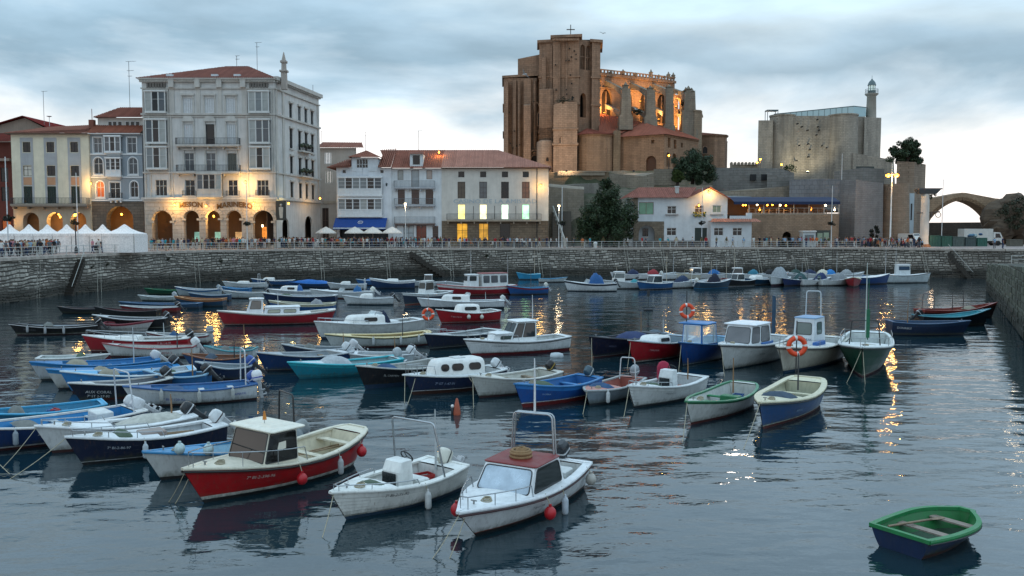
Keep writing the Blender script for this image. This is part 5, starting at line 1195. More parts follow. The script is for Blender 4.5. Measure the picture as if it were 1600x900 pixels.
def hill():
 mb = MB(); prof = [(157.5, QZ-.5), (160, 9), (164, 12), (171, 14.5), (178, 15.8), (183.5, 16.5), (185.6, 20.1), (196, 20.8), (225, 21.5), (262, 21.5)]; rd = random.Random(2); n = 34; rows = []
 for k in range(n+1):
  X = 7+52*k/n; r = []
  for Y, z in prof:
   f = min(1, max(0, (X-7)/5)); g = min(1, max(0, (60-X)/7)); c = min(1, max(0, (X-33)/7)); z = z-(max(0, z-9.5) if Y < 173 else 0)*c; r.append((X, Y+rd.uniform(-.4, .4), QZ-.5+(z-QZ+.5)*f*g+rd.uniform(-.2, .2)))
  rows.append(r)
 mb.loft(rows, 0, False, False, True, closed=False)
 t = NT('grassy_slope'); o = t.obj(); a = t.noise(o, .25, 6, .65); b = t.noise(o, 3, 5, .65); c = t.mix(t.rng(a, .42, .6, 0, 1), (.05, .06, .028), (.14, .115, .085)); t.l(t.mix(t.rng(b, .4, .75, 0, .6), c, (.03, .032, .02)), t.b.inputs['Base Color']); t.b.inputs['Roughness'].default_value = .95; t.bump(b, .8, .3)
 mb.build('hillside', t.mat, kind='structure')
hill()
def lancet(w, z0, z1): return (0, w, z0, z1, 1.6)
def church():
 rt = root('church', (0, 0, 0), 'great gothic church of brown stone with buttresses, floodlit orange', 'church'); bt = 274
 mb = MB()
 A = [(787, 206, 121), (838, 203, 122), (838, 216, 122), (787, 218, 120)]; B2 = [(809, 206.5, 92), (848, 204.5, 84), (848, 216, 84), (809, 217, 92)]
 C_ = [(842, 201, 66), (863.5, 200, 65), (863.5, 207, 65), (842, 208, 66)]; D = [(863, 199.3, 59), (903.5, 198, 58), (903.5, 212, 58), (863, 212, 59)]; F = [(923, 200.6, 64), (936, 201.6, 64), (936, 212, 64), (923, 212, 64)]
 for q in (A, B2, C_, D, F): blk(mb, q, bt)
 for q, y, e, h in ((A, 122, .35, .5), (B2, 92, .3, .01), (C_, 67.5, .5, .6), (D, 60, .6, .6), (F, 65.5, .5, .6)):
  if q is not B2: band(mb, q, y, h, e)
 for q in (A, C_, D, F):
  for y in (165, 208, 122): band(mb, q, y, .4, .22)
 for a, b, top in ((788, 794, 128), (801, 806, 126), (818, 829, 124), (846, 852, 90), (858, 862, 72)): blk(mb, [(a, 203.2 if b < 840 else 199.9, top), (b, 202.6 if b < 840 else 199.6, top-1), (b, 207, top-1), (a, 207, top)], bt)
 for a, b, t_ in ((842, 863, 140), (842, 863, 200), (863, 872, 66), (895, 903, 66), (818, 829, 165)): blk(mb, [(a, 198.7, t_), (b, 198.2, t_-1), (b, 203, t_-3), (a, 203, t_-2)], bt)
 # belfry face with its paired lancets and tall window
 M, L = face_frame((903, 199.6), (924, 202)); z0, z1 = 19, zz(61.5, 200); mb.X = M
 ops = [(L*.12, L*.44, zz(108, 200), zz(69, 200), 1.5), (L*.54, L*.86, zz(108, 200), zz(69, 200), 1.5), (L*.1, L*.55, zz(183, 200), zz(145, 200), 1.5)]
 wall_mesh(mb, L, z0, z1, ops, 1.2); mb.X = None
 blk(mb, [(905, 203.2, 62), (923, 204, 62), (923, 211, 62), (905, 211, 62)], bt, 1)
 rd = random.Random(17)
 for k in range(15): px = rd.uniform(866, 900); py = rd.uniform(66, 158); x, z = xx(px, 198.3), zz(py, 198.3); mb.box(x-.14, x+.14, 198.0, 198.45, z-.12, z+.12, 1)
 for k in range(14): px = rd.uniform(795, 840); py = rd.uniform(128, 255); x, z = xx(px, 202.5), zz(py, 202.5); mb.box(x-.13, x+.13, 202.4, 203.4, z-.12, z+.12, 1)
 for px, a, b in ((873, 62, 164), (884, 62, 158), (893, 62, 158)): mb.tube([(xx(px, 198.5), 198.5, zz(b, 198.5)), (xx(px, 198.5), 198.5, zz(a, 198.5))], .28, 6)
 for px, a, b in ((811, 126, 270), (835, 126, 270)): mb.tube([(xx(px, 202.9), 202.9, zz(b, 203)), (xx(px, 202.9), 202.9, zz(a, 203))], .35, 6)
 for q in range(9): px = 864+q*4.6; mb.box(xx(px, 198)-.3, xx(px, 198)+.3, 197.4, 198.3, zz(61.5, 198)-.35, zz(61.5, 198)+.1)
 tw = mb.build('tower', [SAND, paint('191412', .9)], rt)
 mb = MB(); mb.X = M
 for o in ops[:2]: c = (o[0]+o[1])/2; mb.box(c-.08, c+.08, .25, .5, o[2], o[3]-.4); mb.box(o[0], o[1], .25, .5, (o[2]+o[3])/2, (o[2]+o[3])/2+.25)
 mb.build('tracery', SAND, tw)
 mb = MB(); Y = 201; mb.box(-.09, .09, -.09, .09, 0, 3.4); mb.box(-.95, .95, -.08, .08, 2.2, 2.4); mb.build('cross', paint('4a4440', .6), rt, (xx(891, Y), Y+2, zz(59, Y)))
 # ruined annex and stair turret
 mb = MB(); blk(mb, [(864, 195, 164), (880, 194.5, 158), (901, 194, 160), (901, 199, 160), (864, 199, 164)], bt); band(mb, [(864, 195, 0), (901, 194, 0), (901, 199, 0), (864, 199, 0)], 227, .4, .25); band(mb, [(864, 195, 0), (901, 194, 0), (901, 199, 0), (864, 199, 0)], 203, .3, .2)
 mb.lathe([(2.0, zz(bt, 198)), (2.0, zz(222, 198)), (1.2, zz(219, 198))], 12, 0, (xx(852, 198), 198.5, 0)); mb.build('annex', masonry('ae9078', '9a7e68', '7c6654', .8, .4, .6), rt)
 mb = MB(); mb.X = Matrix.Translation((xx(836, 201), 201.5, zz(bt, 201)))
 for k in range(3):
  r = 1.9-.35*k; P = [(-r, 0)] + [(-r, 3)] + [(-r*math.cos(PI*j/8), 3+r*1.5*math.sin(PI*j/8)) for j in range(1, 8)] + [(r, 3), (r, 0)]
  mb.tube([(x, -.5+.4*k, z) for x, z in P], .16, 5)
 mb.add([(-1, .3, 0), (1, .3, 0), (1, .3, 4), (0, .3, 5), (-1, .3, 4)], [(0, 1, 2, 3, 4)], 1); mb.build('portal', [SAND, paint('1c1613', .9)], rt)
 # round chapel
 Y = 198.5; r = 4.15; cx = xx(928.5, Y); mb = MB(); ze, zb = zz(214.5, Y), zz(bt, Y); n = 18
 mb.lathe([(r, zb), (r, ze), (r+.25, ze), (r+.25, ze+.3)], n, 0, (cx, Y, 0), False)
 ap = mb.build('round_chapel', masonry('9c8068', '8a7058', '6e5848', .7, .38, .55), rt); rm = MB()
 top = Vector((xx(916, Y+2), Y+2, zz(199, Y)))
 for k in range(n):
  a0, a1 = 2*PI*k/n, 2*PI*(k+1)/n; p0 = Vector((cx+(r+.6)*math.cos(a0), Y+(r+.6)*math.sin(a0), ze+.3)); p1 = Vector((cx+(r+.6)*math.cos(a1), Y+(r+.6)*math.sin(a1), ze+.3)); tile_poly(rm, [p0, p1, top], p1-p0, top-p0, .4)
 rm.build('chapel_roof', rooftile('8c5042'), ap)
 def slit(px, yt, yb, w, Y, name='window', dark=True):
  m = MB(); z0, z1 = zz(yb, Y), zz(yt, Y); P = warch(-w/2, w/2, 0, z1-z0, 1.3); O = warch(-w/2-.18, w/2+.18, -.15, z1-z0+.18, 1.3)
  for k in range(len(P)): j = (k+1) % len(P); m.add([(O[k][0], -.16, O[k][1]), (O[j][0], -.16, O[j][1]), (P[j][0], -.16, P[j][1]), (P[k][0], -.16, P[k][1]), (P[k][0], .3, P[k][1]), (P[j][0], .3, P[j][1]), (O[k][0], .3, O[k][1]), (O[j][0], .3, O[j][1])], [(0, 1, 2, 3), (3, 2, 5, 4), (0, 6, 7, 1)], 0)
  m.add([(x, -.05, z) for x, z in P], [tuple(range(len(P)))], 1); return m.build(name, [SAND, paint('15110f', .8)], rt, (xx(px, Y), Y, z0))
 slit(942.5, 224, 240, .9, Y-r+.75); slit(876, 214, 226, .7, 194.7); slit(855, 246, 252, .6, 196.5); slit(893, 150, 157, .4, 198.2); slit(841, 177, 196, .35, 201)
 # nave, clerestory with arches, flying buttresses
 mb = MB(); M, L = face_frame((934, 206), (1051, 217)); zt = zz(116, 206); mb.X = M; ops = []
 for q in (.1, .36, .60, .83): ops.append((L*q-1.5, L*q+1.5, zz(186, 208), zz(140, 208), 1.5))
 wall_mesh(mb, L, 18, zt-.3, ops, .8); mb.box(-.1, L+.2, -.35, .05, zt-.3, zt+.3); mb.box(0, L, -.2, .05, zt-3.2, zt-2.9); mb.add([(L, 0, 18), (L, 13, 18), (L, 13, zt), (L, 0, zt)], [(0, 1, 2, 3)]); mb.add([(0, 13, 18), (L, 13, 18), (L, 13, zt), (0, 13, zt)], [(0, 1, 2, 3)])
 for k in range(24): x = L*(k+.5)/24; mb.box(x-.18, x+.18, -.3, -.05, zt+.3, zt+1.0)
 mb.box(0, L, -.3, -.05, zt+1.0, zt+1.25)
 for o in ops:
  c = (o[0]+o[1])/2; mb.box(c-.12, c+.12, .2, .5, o[2], o[3]-.5); mb.add([(o[0], .7, o[2]), (o[1], .7, o[2]), (o[1], .7, o[3]), (o[0], .7, o[3])], [(0, 1, 2, 3)], 1)
 nv = mb.build('nave', [SAND, paint('2a1c12', .8)], rt); rm = MB(); rm.X = M; tile_poly(rm, [(-.2, .1, zt+.4), (L, .1, zt+.4), (L, 6.5, zt+1.9), (-.2, 6.5, zt+1.9)], (1, 0, 0), (0, 1, .2)); tile_poly(rm, [(-.2, 13, zt+.4), (L, 13, zt+.4), (L, 6.5, zt+1.9), (-.2, 6.5, zt+1.9)], (1, 0, 0), (0, -1, .2)); rm.build('nave_roof', rooftile('6e4434'), rt)
 def pinnacle(px, Y, yb, yt, w, pr=None):
  m = MB(); x = xx(px, Y); z0, z1 = zz(yb, Y), zz(yt, Y); h = z1-z0
  m.loft([[(x-w*s, Y-w*s, z), (x+w*s, Y-w*s, z), (x+w*s, Y+w*s, z), (x-w*s, Y+w*s, z)] for s, z in ((1, z0), (1, z0+h*.5), (1.3, z0+h*.52), (1.3, z0+h*.58), (.8, z0+h*.6), (.1, z1))], 0); m.build('pinnacle', GREY, rt)
 for px, Y, yb, yt in ((971, 209.5, 116, 108), (952, 207.7, 115, 111), (990, 211.2, 118, 113), (1026, 214.6, 121, 116), (1014, 213.5, 120, 108), (1035, 215.5, 122, 118), (1041, 216, 123, 112), (1048.5, 217, 124, 113)): pinnacle(px, Y, yb, yt, .38)
 for i, (px, Y, yt, yb, w, ax, ay) in enumerate(((975, 200.5, 140, 190, 1.15, 946, 126), (1013, 203, 142, 191, 1.1, 985, 130), (1042, 206, 140, 205, 1.0, 1018, 131), (1072, 209.5, 146, 212, 1.5, 1048, 138))):
  m = MB(); x = xx(px, Y); z0, z1 = zz(yb, Y), zz(yt, Y)
  m.loft([[(x-w*a, Y-w*1.5, z), (x+w*a, Y-w*1.5, z), (x+w*a, Y+w*1.5, z), (x-w*a, Y+w*1.5, z)] for a, z in ((1.35, z0-2), (1.35, z0+.8), (1.0, z0+1.6), (.95, (z0+z1)/2), (.8, z1))], 0)
  pr = m.build('buttress_pier', GREY, rt); pinnacle(px, Y, yt+1, yt-12 if i in (0, 3) else yt-8, .6)
  YA = 206+(ax-934)/117*11; a = Vector((xx(ax, YA), YA-.2, zz(ay, YA))); b = Vector((x, Y, z1)); m = MB(); d = (b-a); pl = Vector((d.y, -d.x, 0)).normalized()*.5; top = []; bot = []
  for lv, (drop, th) in enumerate(((0, 1), (5.5, .8))):
   loops = []
   for k in range(9):
    f = k/8; p = a.lerp(b, f)-Vector((0, 0, drop)); t_ = .9*th+2.6*th*abs(f-.35)**1.6; loops.append([p+pl, p-pl, p-pl-Vector((0, 0, t_)), p+pl-Vector((0, 0, t_))])
   m.loft(loops, 0)
  m.build('flying_buttress', GREY, rt)
 mb = MB(); blk(mb, [(1063, 207, 172), (1082, 209, 172), (1082, 222, 172), (1063, 220, 172)], bt); blk(mb, [(1082, 207, 173), (1094, 208, 173), (1094, 218, 173), (1082, 218, 173)], bt); band(mb, [(1082, 207, 0), (1094, 208, 0), (1094, 218, 0), (1082, 218, 0)], 174, .4, .3); mb.build('choir_buttress', masonry('9c8872', '8c7862', '6a5a4a', .9, .45, .4), rt); pinnacle(1068, 211, 150, 136, .6); pinnacle(1077, 212, 150, 137, .6)
 mb = MB(); M2, L2 = face_frame((1048, 212), (1064, 214)); mb.X = M2
 wall_mesh(mb, L2, 18, zz(148, 213), [(L2*.12, L2*.88, zz(206, 213), zz(176, 213), 1), (L2*.12, L2*.88, zz(170, 213), zz(153, 213), 1)], .8); mb.box(0, L2, 1.6, 1.9, 18, zz(150, 213)); mb.build('choir_wall', SAND, rt)
 # aisles with lean-to roof, the block with door, the eastern apse
 mb = MB(); blk(mb, [(935, 199.5, 208), (968, 197.5, 208), (968, 206, 190), (935, 206, 180)], bt); blk(mb, [(957, 196.6, 204), (968, 196.3, 204), (968, 203, 204), (957, 203, 204)], bt)
 mb.build('aisle_wall', masonry('8e7c66', '806e5a', '605244', .8, .4, .45), rt)
 M3, L3 = face_frame((966, 198), (1036, 192)); M4, L4 = face_frame((1036, 192), (1089, 204)); zt = zz(211.5, 194); zb = zz(bt, 194); mb = MB(); sc = L3/70
 mb.X = M3; wall_mesh(mb, L3, zb, zt, [((1008-966)*sc, (1024-966)*sc, zb, zz(243, 193), 1), ((1016-966)*sc, (1021-966)*sc, zz(224, 193), zz(218, 193), 0)], .7); mb.box(0, L3, -.2, 0, zt-.3, zt)
 mb.add([((1008-966)*sc, .5, zb), ((1024-966)*sc, .5, zb), ((1024-966)*sc, .5, zz(243, 193)), ((1008-966)*sc, .5, zz(243, 193))], [(0, 1, 2, 3)], 1)
 mb.X = M4; s4 = L4/53; w4 = [(5, 9, 217, 232), (14, 18, 219, 233), (25, 28, 222, 229)]; wall_mesh(mb, L4, zb, zt, [(a*s4, b*s4, zz(d, 196), zz(c, 196), 0) for a, b, c, d in w4] + [(a*s4, b*s4, zz(262, 196), zz(240, 196), 1) for a, b in ((3, 9), (12, 18))], .6); mb.box(0, L4, -.2, 0, zt-.3, zt); mb.X = M3; mb.box(0, L3-.5, .75, 3, zb, zt-.4); mb.X = M4; mb.box(.8, L4, .65, 3, zb, zt-.4)
 mb.X = None; mb.build('cloister_block', [masonry('a08066', '8c6e56', '705844', .7, .38, .55), paint('4a2c18', .7)], rt)
 rm = MB(); apx = Vector((xx(1004, 203), 203, zz(190, 203))); e1 = Vector((xx(962, 198.6), 197.4, zt)); e2 = Vector((xx(1037, 192), 191.2, zt)); e3 = Vector((xx(1091, 204), 203.5, zt)); top2 = Vector((xx(1060, 211), 211, zz(204, 211)))
 tile_poly(rm, [e1, e2, apx], e2-e1, apx-e1, .42); tile_poly(rm, [e2, e3, top2, apx], e3-e2, apx-e2, .42); rm.build('cloister_roof', rooftile('9a5e4c'), rt)
 rm = MB(); q = [Vector((xx(934, 199), 199, zz(207, 199))), Vector((xx(968, 197.4), 197.4, zz(209, 197.4))), Vector((xx(1003, 203.5), 205, zz(191, 205))), Vector((xx(936, 206), 206, zz(177, 206)))]; tile_poly(rm, q[:3], q[1]-q[0], q[2]-q[0], .42); tile_poly(rm, [q[0], q[2], q[3]], q[2]-q[3], q[3]-q[0], .42); rm.build('aisle_roof', rooftile('9a5e4c'), rt)
 Y = 217; mb = MB(); r = 4.0; cx = xx(1108, Y); ze = zz(215, Y); mb.lathe([(r, zz(bt, Y)), (r, ze), (r+.3, ze), (r+.3, ze+.3)], 8, 0, (cx, Y, 0), False); mb.lathe([(2.6, zz(bt, Y-1)), (2.6, zz(222, Y)), (2.8, zz(221, Y))], 7, 0, (xx(1119, Y), Y+1, 0), False); ea = mb.build('apse', SAND, rt); rm = MB(); top = Vector((xx(1096, Y), Y+2, zz(206, Y)))
 for k in range(8):
  a0, a1 = 2*PI*k/8, 2*PI*(k+1)/8; p0 = Vector((cx+(r+.5)*math.cos(a0), Y+(r+.5)*math.sin(a0), ze+.3)); p1 = Vector((cx+(r+.5)*math.cos(a1), Y+(r+.5)*math.sin(a1), ze+.3)); tile_poly(rm, [p0, p1, top], p1-p0, top-p0, .42)
 rm.build('apse_roof', rooftile('7c4a3a'), ea); slit(1099, 229, 240, 1.2, Y-3.85); slit(1116, 232, 240, .8, Y-1.6)
 # shrubs rooted in the masonry
 for px, py, Y, r, lb in ((881, 160, 196, 1.9, 'weeds growing on top of the ruined annex wall'), (998, 176, 203, 1.4, 'dark weeds on the roof between the buttress piers'), (1070, 163, 209, 1.2, 'weeds on the right hand buttress of the church')):
  bush(at(px, py, Y), r, 260, lb, '2c3220', flat=.5)
 fl = glow('ff9a30', 12)
 for px, py, Y, pw, lb in ((944, 178, 203, 2600, 'beside the tower'), (1029, 188, 208, 2400, 'between the last two piers'), (1056, 200, 211, 2600, 'in the choir opening'), (1056, 168, 212, 900, 'in the upper choir opening'), (1000, 160, 207, 900, 'behind the middle pier')):
  g = MB(); g.box(-.2, .2, -.15, .15, 0, .25); g.box(-.16, .16, -.1, .18, .25, .3, 1); p = at(px, py, Y); r = tag(g.build('floodlight', [IRON, fl], None, p), 'orange floodlight on the church %s' % lb, 'lamp'); lamp_light(r, (0, 0, .8), pw*1.7, (1, .52, .16), 1.0, (-.1, .8, .7))
 for px, py, Y, pw, lb in ((815, 262, 184, 2200, 'foot of the left buttresses'), (885, 262, 180, 2400, 'foot of the tower'), (990, 262, 180, 900, 'door block')):
  g = MB(); g.box(-.2, .2, -.15, .15, -.1, .25); g.box(-.16, .16, .1, .16, .0, .22, 1); p = at(px, py, Y); p.z = zz(270, Y)+.3; r = tag(g.build('floodlight', [IRON, glow('ffc890', 6)], None, p), 'warm floodlight on the terrace at the %s of the church' % lb, 'lamp'); lamp_light(r, (0, .5, .6), pw, (1, .7, .42), .4, (0, .8, .6))
def leaves(mb, cen, rad, n, rd, size, flat=1.0, clumps=14, mat=0):
 cl = []
 for k in range(clumps):
  v = Vector((rd.gauss(0, 1), rd.gauss(0, 1), rd.gauss(0, 1))).normalized()*rd.uniform(.4, .95); cl.append((Vector((v.x*rad, v.y*rad, v.z*rad*flat)), rad*rd.uniform(.2, .4)))
 for k in range(n):
  c, r = cl[k % clumps]; v = Vector((rd.gauss(0, 1), rd.gauss(0, 1), rd.gauss(0, 1))).normalized()*r*rd.uniform(.55, 1.08); p = Vector(cen)+c+v
  a = Vector((rd.gauss(0, 1), rd.gauss(0, 1), rd.gauss(0, .7))).normalized()*size*rd.uniform(.6, 1.3); b = a.cross(v+Vector((.1, .2, .3))).normalized()*size*.55
  mb.add([p-a, p+b, p+a, p-b], [(0, 1, 2, 3)], mat)
def bush(p, r, n, label, col, flat=.8, cat='shrub', size=.2):
 rd = random.Random(int(r*100)+n); rt = root('shrub', p, label, cat); mb = MB(); leaves(mb, (0, 0, r*flat*.4), r, n, rd, size, flat, 10); mb.build('foliage', leafmat(col), rt)
 m = MB()
 for k in range(5): a = k*1.3; m.tube([(0, 0, -.3), (r*.3*math.cos(a), r*.3*math.sin(a), r*flat*.4), (r*.6*math.cos(a), r*.6*math.sin(a), r*flat*.8)], [.05, .035, .015], 5)
 m.build('stems', paint('3a2c20', .9), rt); return rt
def tree(px, pyb, pyt, wpx, Y, label, col, n, lobes):
 s = FPX/Y; base = at(px, pyb, Y); H = (pyb-pyt)/s; rd = random.Random(px); rt = root('tree', base, label, 'tree'); m = MB(); m.tube([(0, 0, -.5), (.1, 0, H*.2), (0, .1, H*.5), (.1, 0, H*.8)], [.38, .3, .2, .06], 8)
 cr = MB()
 for dx, dz, r in lobes:
  c = Vector((dx*wpx/s, rd.uniform(-.25, .25)*wpx/s, dz*H)); leaves(cr, c, r*wpx/s, int(n*r*r*6), rd, .17, .9, 16)
  m.tube([(0, 0, H*.2), c*.5+Vector((0, 0, H*.08)), c], [.16, .1, .03], 6)
 m.build('trunk', paint('2e241c', .9), rt); cr.build('crown', leafmat(col), rt); return rt
church()
tree(947, 386, 281, 84, 149.5, 'big dark conifer like tree beside the white house', '2c3e22', 5600, ((0, .78, .24), (-.12, .62, .3), (.16, .6, .3), (-.26, .42, .3), (.24, .42, .32), (0, .42, .36), (-.3, .22, .28), (.1, .22, .34), (.33, .24, .25), (-.02, .93, .13), (-.42, .26, .16), (.44, .4, .14)))
tree(1082, 284, 238, 64, 172, 'round dark tree in front of the church apse', '30422a', 5600, ((0, .62, .36), (-.28, .55, .26), (.28, .55, .28), (-.1, .3, .36), (.25, .28, .3), (-.36, .32, .2), (0, .85, .2)))
tree(1058, 290, 260, 20, 168, 'small light green tree left of the round tree', '4a5a2c', 4200, ((0, .6, .4), (-.15, .35, .36), (.2, .4, .36)))
tree(1417, 262, 220, 50, 176, 'spiky evergreen on top of the stone bastion', '30422a', 5600, ((0, .6, .34), (-.3, .45, .26), (.3, .5, .28), (-.1, .82, .24), (.2, .8, .2), (-.36, .7, .16), (.1, .25, .36), (.36, .28, .2)))
def castle():
 rt = root('castle', (0, 0, 0), 'pale stone castle with round towers and a glass gallery on its roof', 'castle'); mb = MB(); b = 290
 blk(mb, [(1181, 212, 188), (1204, 212, 188), (1204, 226, 188), (1181, 226, 188)], b)
 for px, Y, r, top in ((1218, 215, 3.0, 180), (1312, 212.5, 3.4, 179)): mb.lathe([(r*1.06, zz(b, Y)), (r, zz(top, Y-r))], 20, 0, (xx(px, Y), Y, 0)); mb.lathe([(r+.15, zz(top, Y-r)), (r+.15, zz(top, Y-r)+.35)], 20, 0, (xx(px, Y), Y, 0))
 blk(mb, [(1222, 213.5, 181), (1305, 211.5, 181), (1305, 232, 181), (1222, 232, 181)], b); blk(mb, [(1318, 214, 182), (1346, 214.5, 182), (1346, 232, 182), (1318, 232, 182)], b); blk(mb, [(1345, 213.6, 183), (1371, 219, 184), (1371, 232, 184), (1345, 232, 184)], b)
 rd = random.Random(6)
 for k in range(34): px = rd.choice((rd.uniform(1238, 1290), rd.uniform(1185, 1360))); py = rd.uniform(185, 252); Y = 211.35 if px < 1300 else 209; mb.box(xx(px, Y)-.12, xx(px, Y)+.12, Y-.02, Y+1.2, zz(py, Y)-.13, zz(py, Y)+.12, 1) if 1240 < px < 1290 else None
 cw = mb.build('keep', [CAST, paint('2a2620', .9)], rt)
 mb = MB(); mb.loft([[(xx(1328, 209), 209, zz(239, 209)), (xx(1392, 204), 204, zz(250, 204)), (xx(1392, 204), 207, zz(250, 204)), (xx(1328, 209), 214, zz(239, 209))], [(xx(1328, 209), 208, 15), (xx(1394, 204), 203, 15), (xx(1394, 204), 207, 15), (xx(1328, 209), 214, 15)]], 0); mb.build('ramp_wall', CAST, rt)
 gl = NT('gallery_glass'); gl.b.inputs['Base Color'].default_value = (.26, .38, .41, 1); gl.b.inputs['Roughness'].default_value = .12; gl.b.inputs['Specular IOR Level'].default_value = .7; gl.b.inputs['Emission Color'].default_value = (.5, .8, .82, 1); gl.b.inputs['Emission Strength'].default_value = .05  # faint teal emission brightens the glass itself; no lamp inside
 P = [(1205, 222), (1328, 213.5), (1347, 217), (1347, 228), (1215, 234)]; tp = (178.5, 166, 168, 168, 178); mb = MB(); fr = MB()
 G0 = [(xx(a, y), y, zz(182, y)) for a, y in P]; G1 = [(xx(a, y), y, zz(t_, y)) for (a, y), t_ in zip(P, tp)]
 n = 14
 for k in range(n): 
  f0, f1 = k/n, (k+1)/n; m = MB(); a, b_ = Vector(G0[0]).lerp(Vector(G0[1]), f0), Vector(G0[0]).lerp(Vector(G0[1]), f1); c, d = Vector(G1[0]).lerp(Vector(G1[1]), f1), Vector(G1[0]).lerp(Vector(G1[1]), f0); m.add([a, b_, c, d], [(0, 1, 2, 3)]); m.build('glass_panel', gl.mat, rt); fr.tube([a, d], .06, 4)
 for i in (1, 2, 3, 4): j = (i+1) % 5; m = MB(); m.add([G0[i], G0[j], G1[j], G1[i]], [(0, 1, 2, 3)]); m.build('glass_panel', gl.mat, rt)
 m = MB(); m.add(G1, [tuple(range(5))]); m.build('gallery_roof', paint('7c949a', .4), rt)
 fr.tube([Vector(q)+Vector((0, 0, .03)) for q in G1+G1[:1]], .1, 4); X0, X1, Y = xx(1195, 216), xx(1211, 216), 216
 for x in (X0, X1):
  for y in (0, 2): fr.tube([(x, Y+y, zz(189, Y)), (x, Y+y, zz(173, Y))], .08, 4)
 fr.box(X0-.1, X1+.1, Y-.1, Y+2.1, zz(173, Y), zz(172, Y)+.1); fr.build('gallery_frame', paint('4c5c60', .5), rt)
 g = MB(); g.box(-.25, .25, -.15, .15, 0, .3); g.box(-.2, .2, -.1, .2, .3, .36, 1); p = at(1262, 270, 206); r = tag(g.build('floodlight', [IRON, glow('fff0a0', 25)], None, p), 'yellow floodlight at the foot of the castle wall', 'lamp'); lamp_light(r, (0, 0, 1.0), 1500, (1, .9, .6), .3, (0, .75, .8))
 # lighthouse
 Y = 222; lh = root('lighthouse', (xx(1355, Y), Y, zz(184, Y)), 'slim stone lighthouse with grey lantern rising behind the castle', 'lighthouse'); h = zz(148, Y)-zz(184, Y); m = MB(); m.lathe([(1.35, -6), (1.25, 0), (1.1, h-.4), (1.25, h-.3), (1.6, h), (1.65, h+.25)], 18, 0); m.build('tower', plaster('9c968c', .25, 'lighthouse_render'), lh)
 m = MB(); m.lathe([(.95, h+.25), (.95, h+1.0)], 12, 0); 
 for k in range(8): a = 2*PI*k/8; m.tube([(.85*math.cos(a), .85*math.sin(a), h+1), (.85*math.cos(a), .85*math.sin(a), h+2.3)], .07, 4)
 m.lathe([(1.05, h+2.3), (1.0, h+2.5), (.85, h+3.0), (.5, h+3.5), (.2, h+3.7), (.22, h+3.9), (.05, h+4.0), (.04, h+4.8)], 14, 0)
 for z in (.6, 1.1):
  m.torus((0, 0, h+.25+z), (1, 0, 0), (0, 1, 0), 1.55, .035, 20, 4)
 for k in range(12): a = 2*PI*k/12; m.tube([(1.55*math.cos(a), 1.55*math.sin(a), h+.25), (1.55*math.cos(a), 1.55*math.sin(a), h+1.35)], .03, 4)
 m.build('lantern', paint('5c6a6c', .45, .2, 3, .3), lh); m = MB(); m.lathe([(.8, h+1.0), (.8, h+2.3)], 12); m.build('lantern_glass', glow('b8c8c4', .4), lh); m = MB(); m.ball((0, 0, h+1.6), .28); m.build('lamp', glow('ffe8c0', 3), lh)
castle()
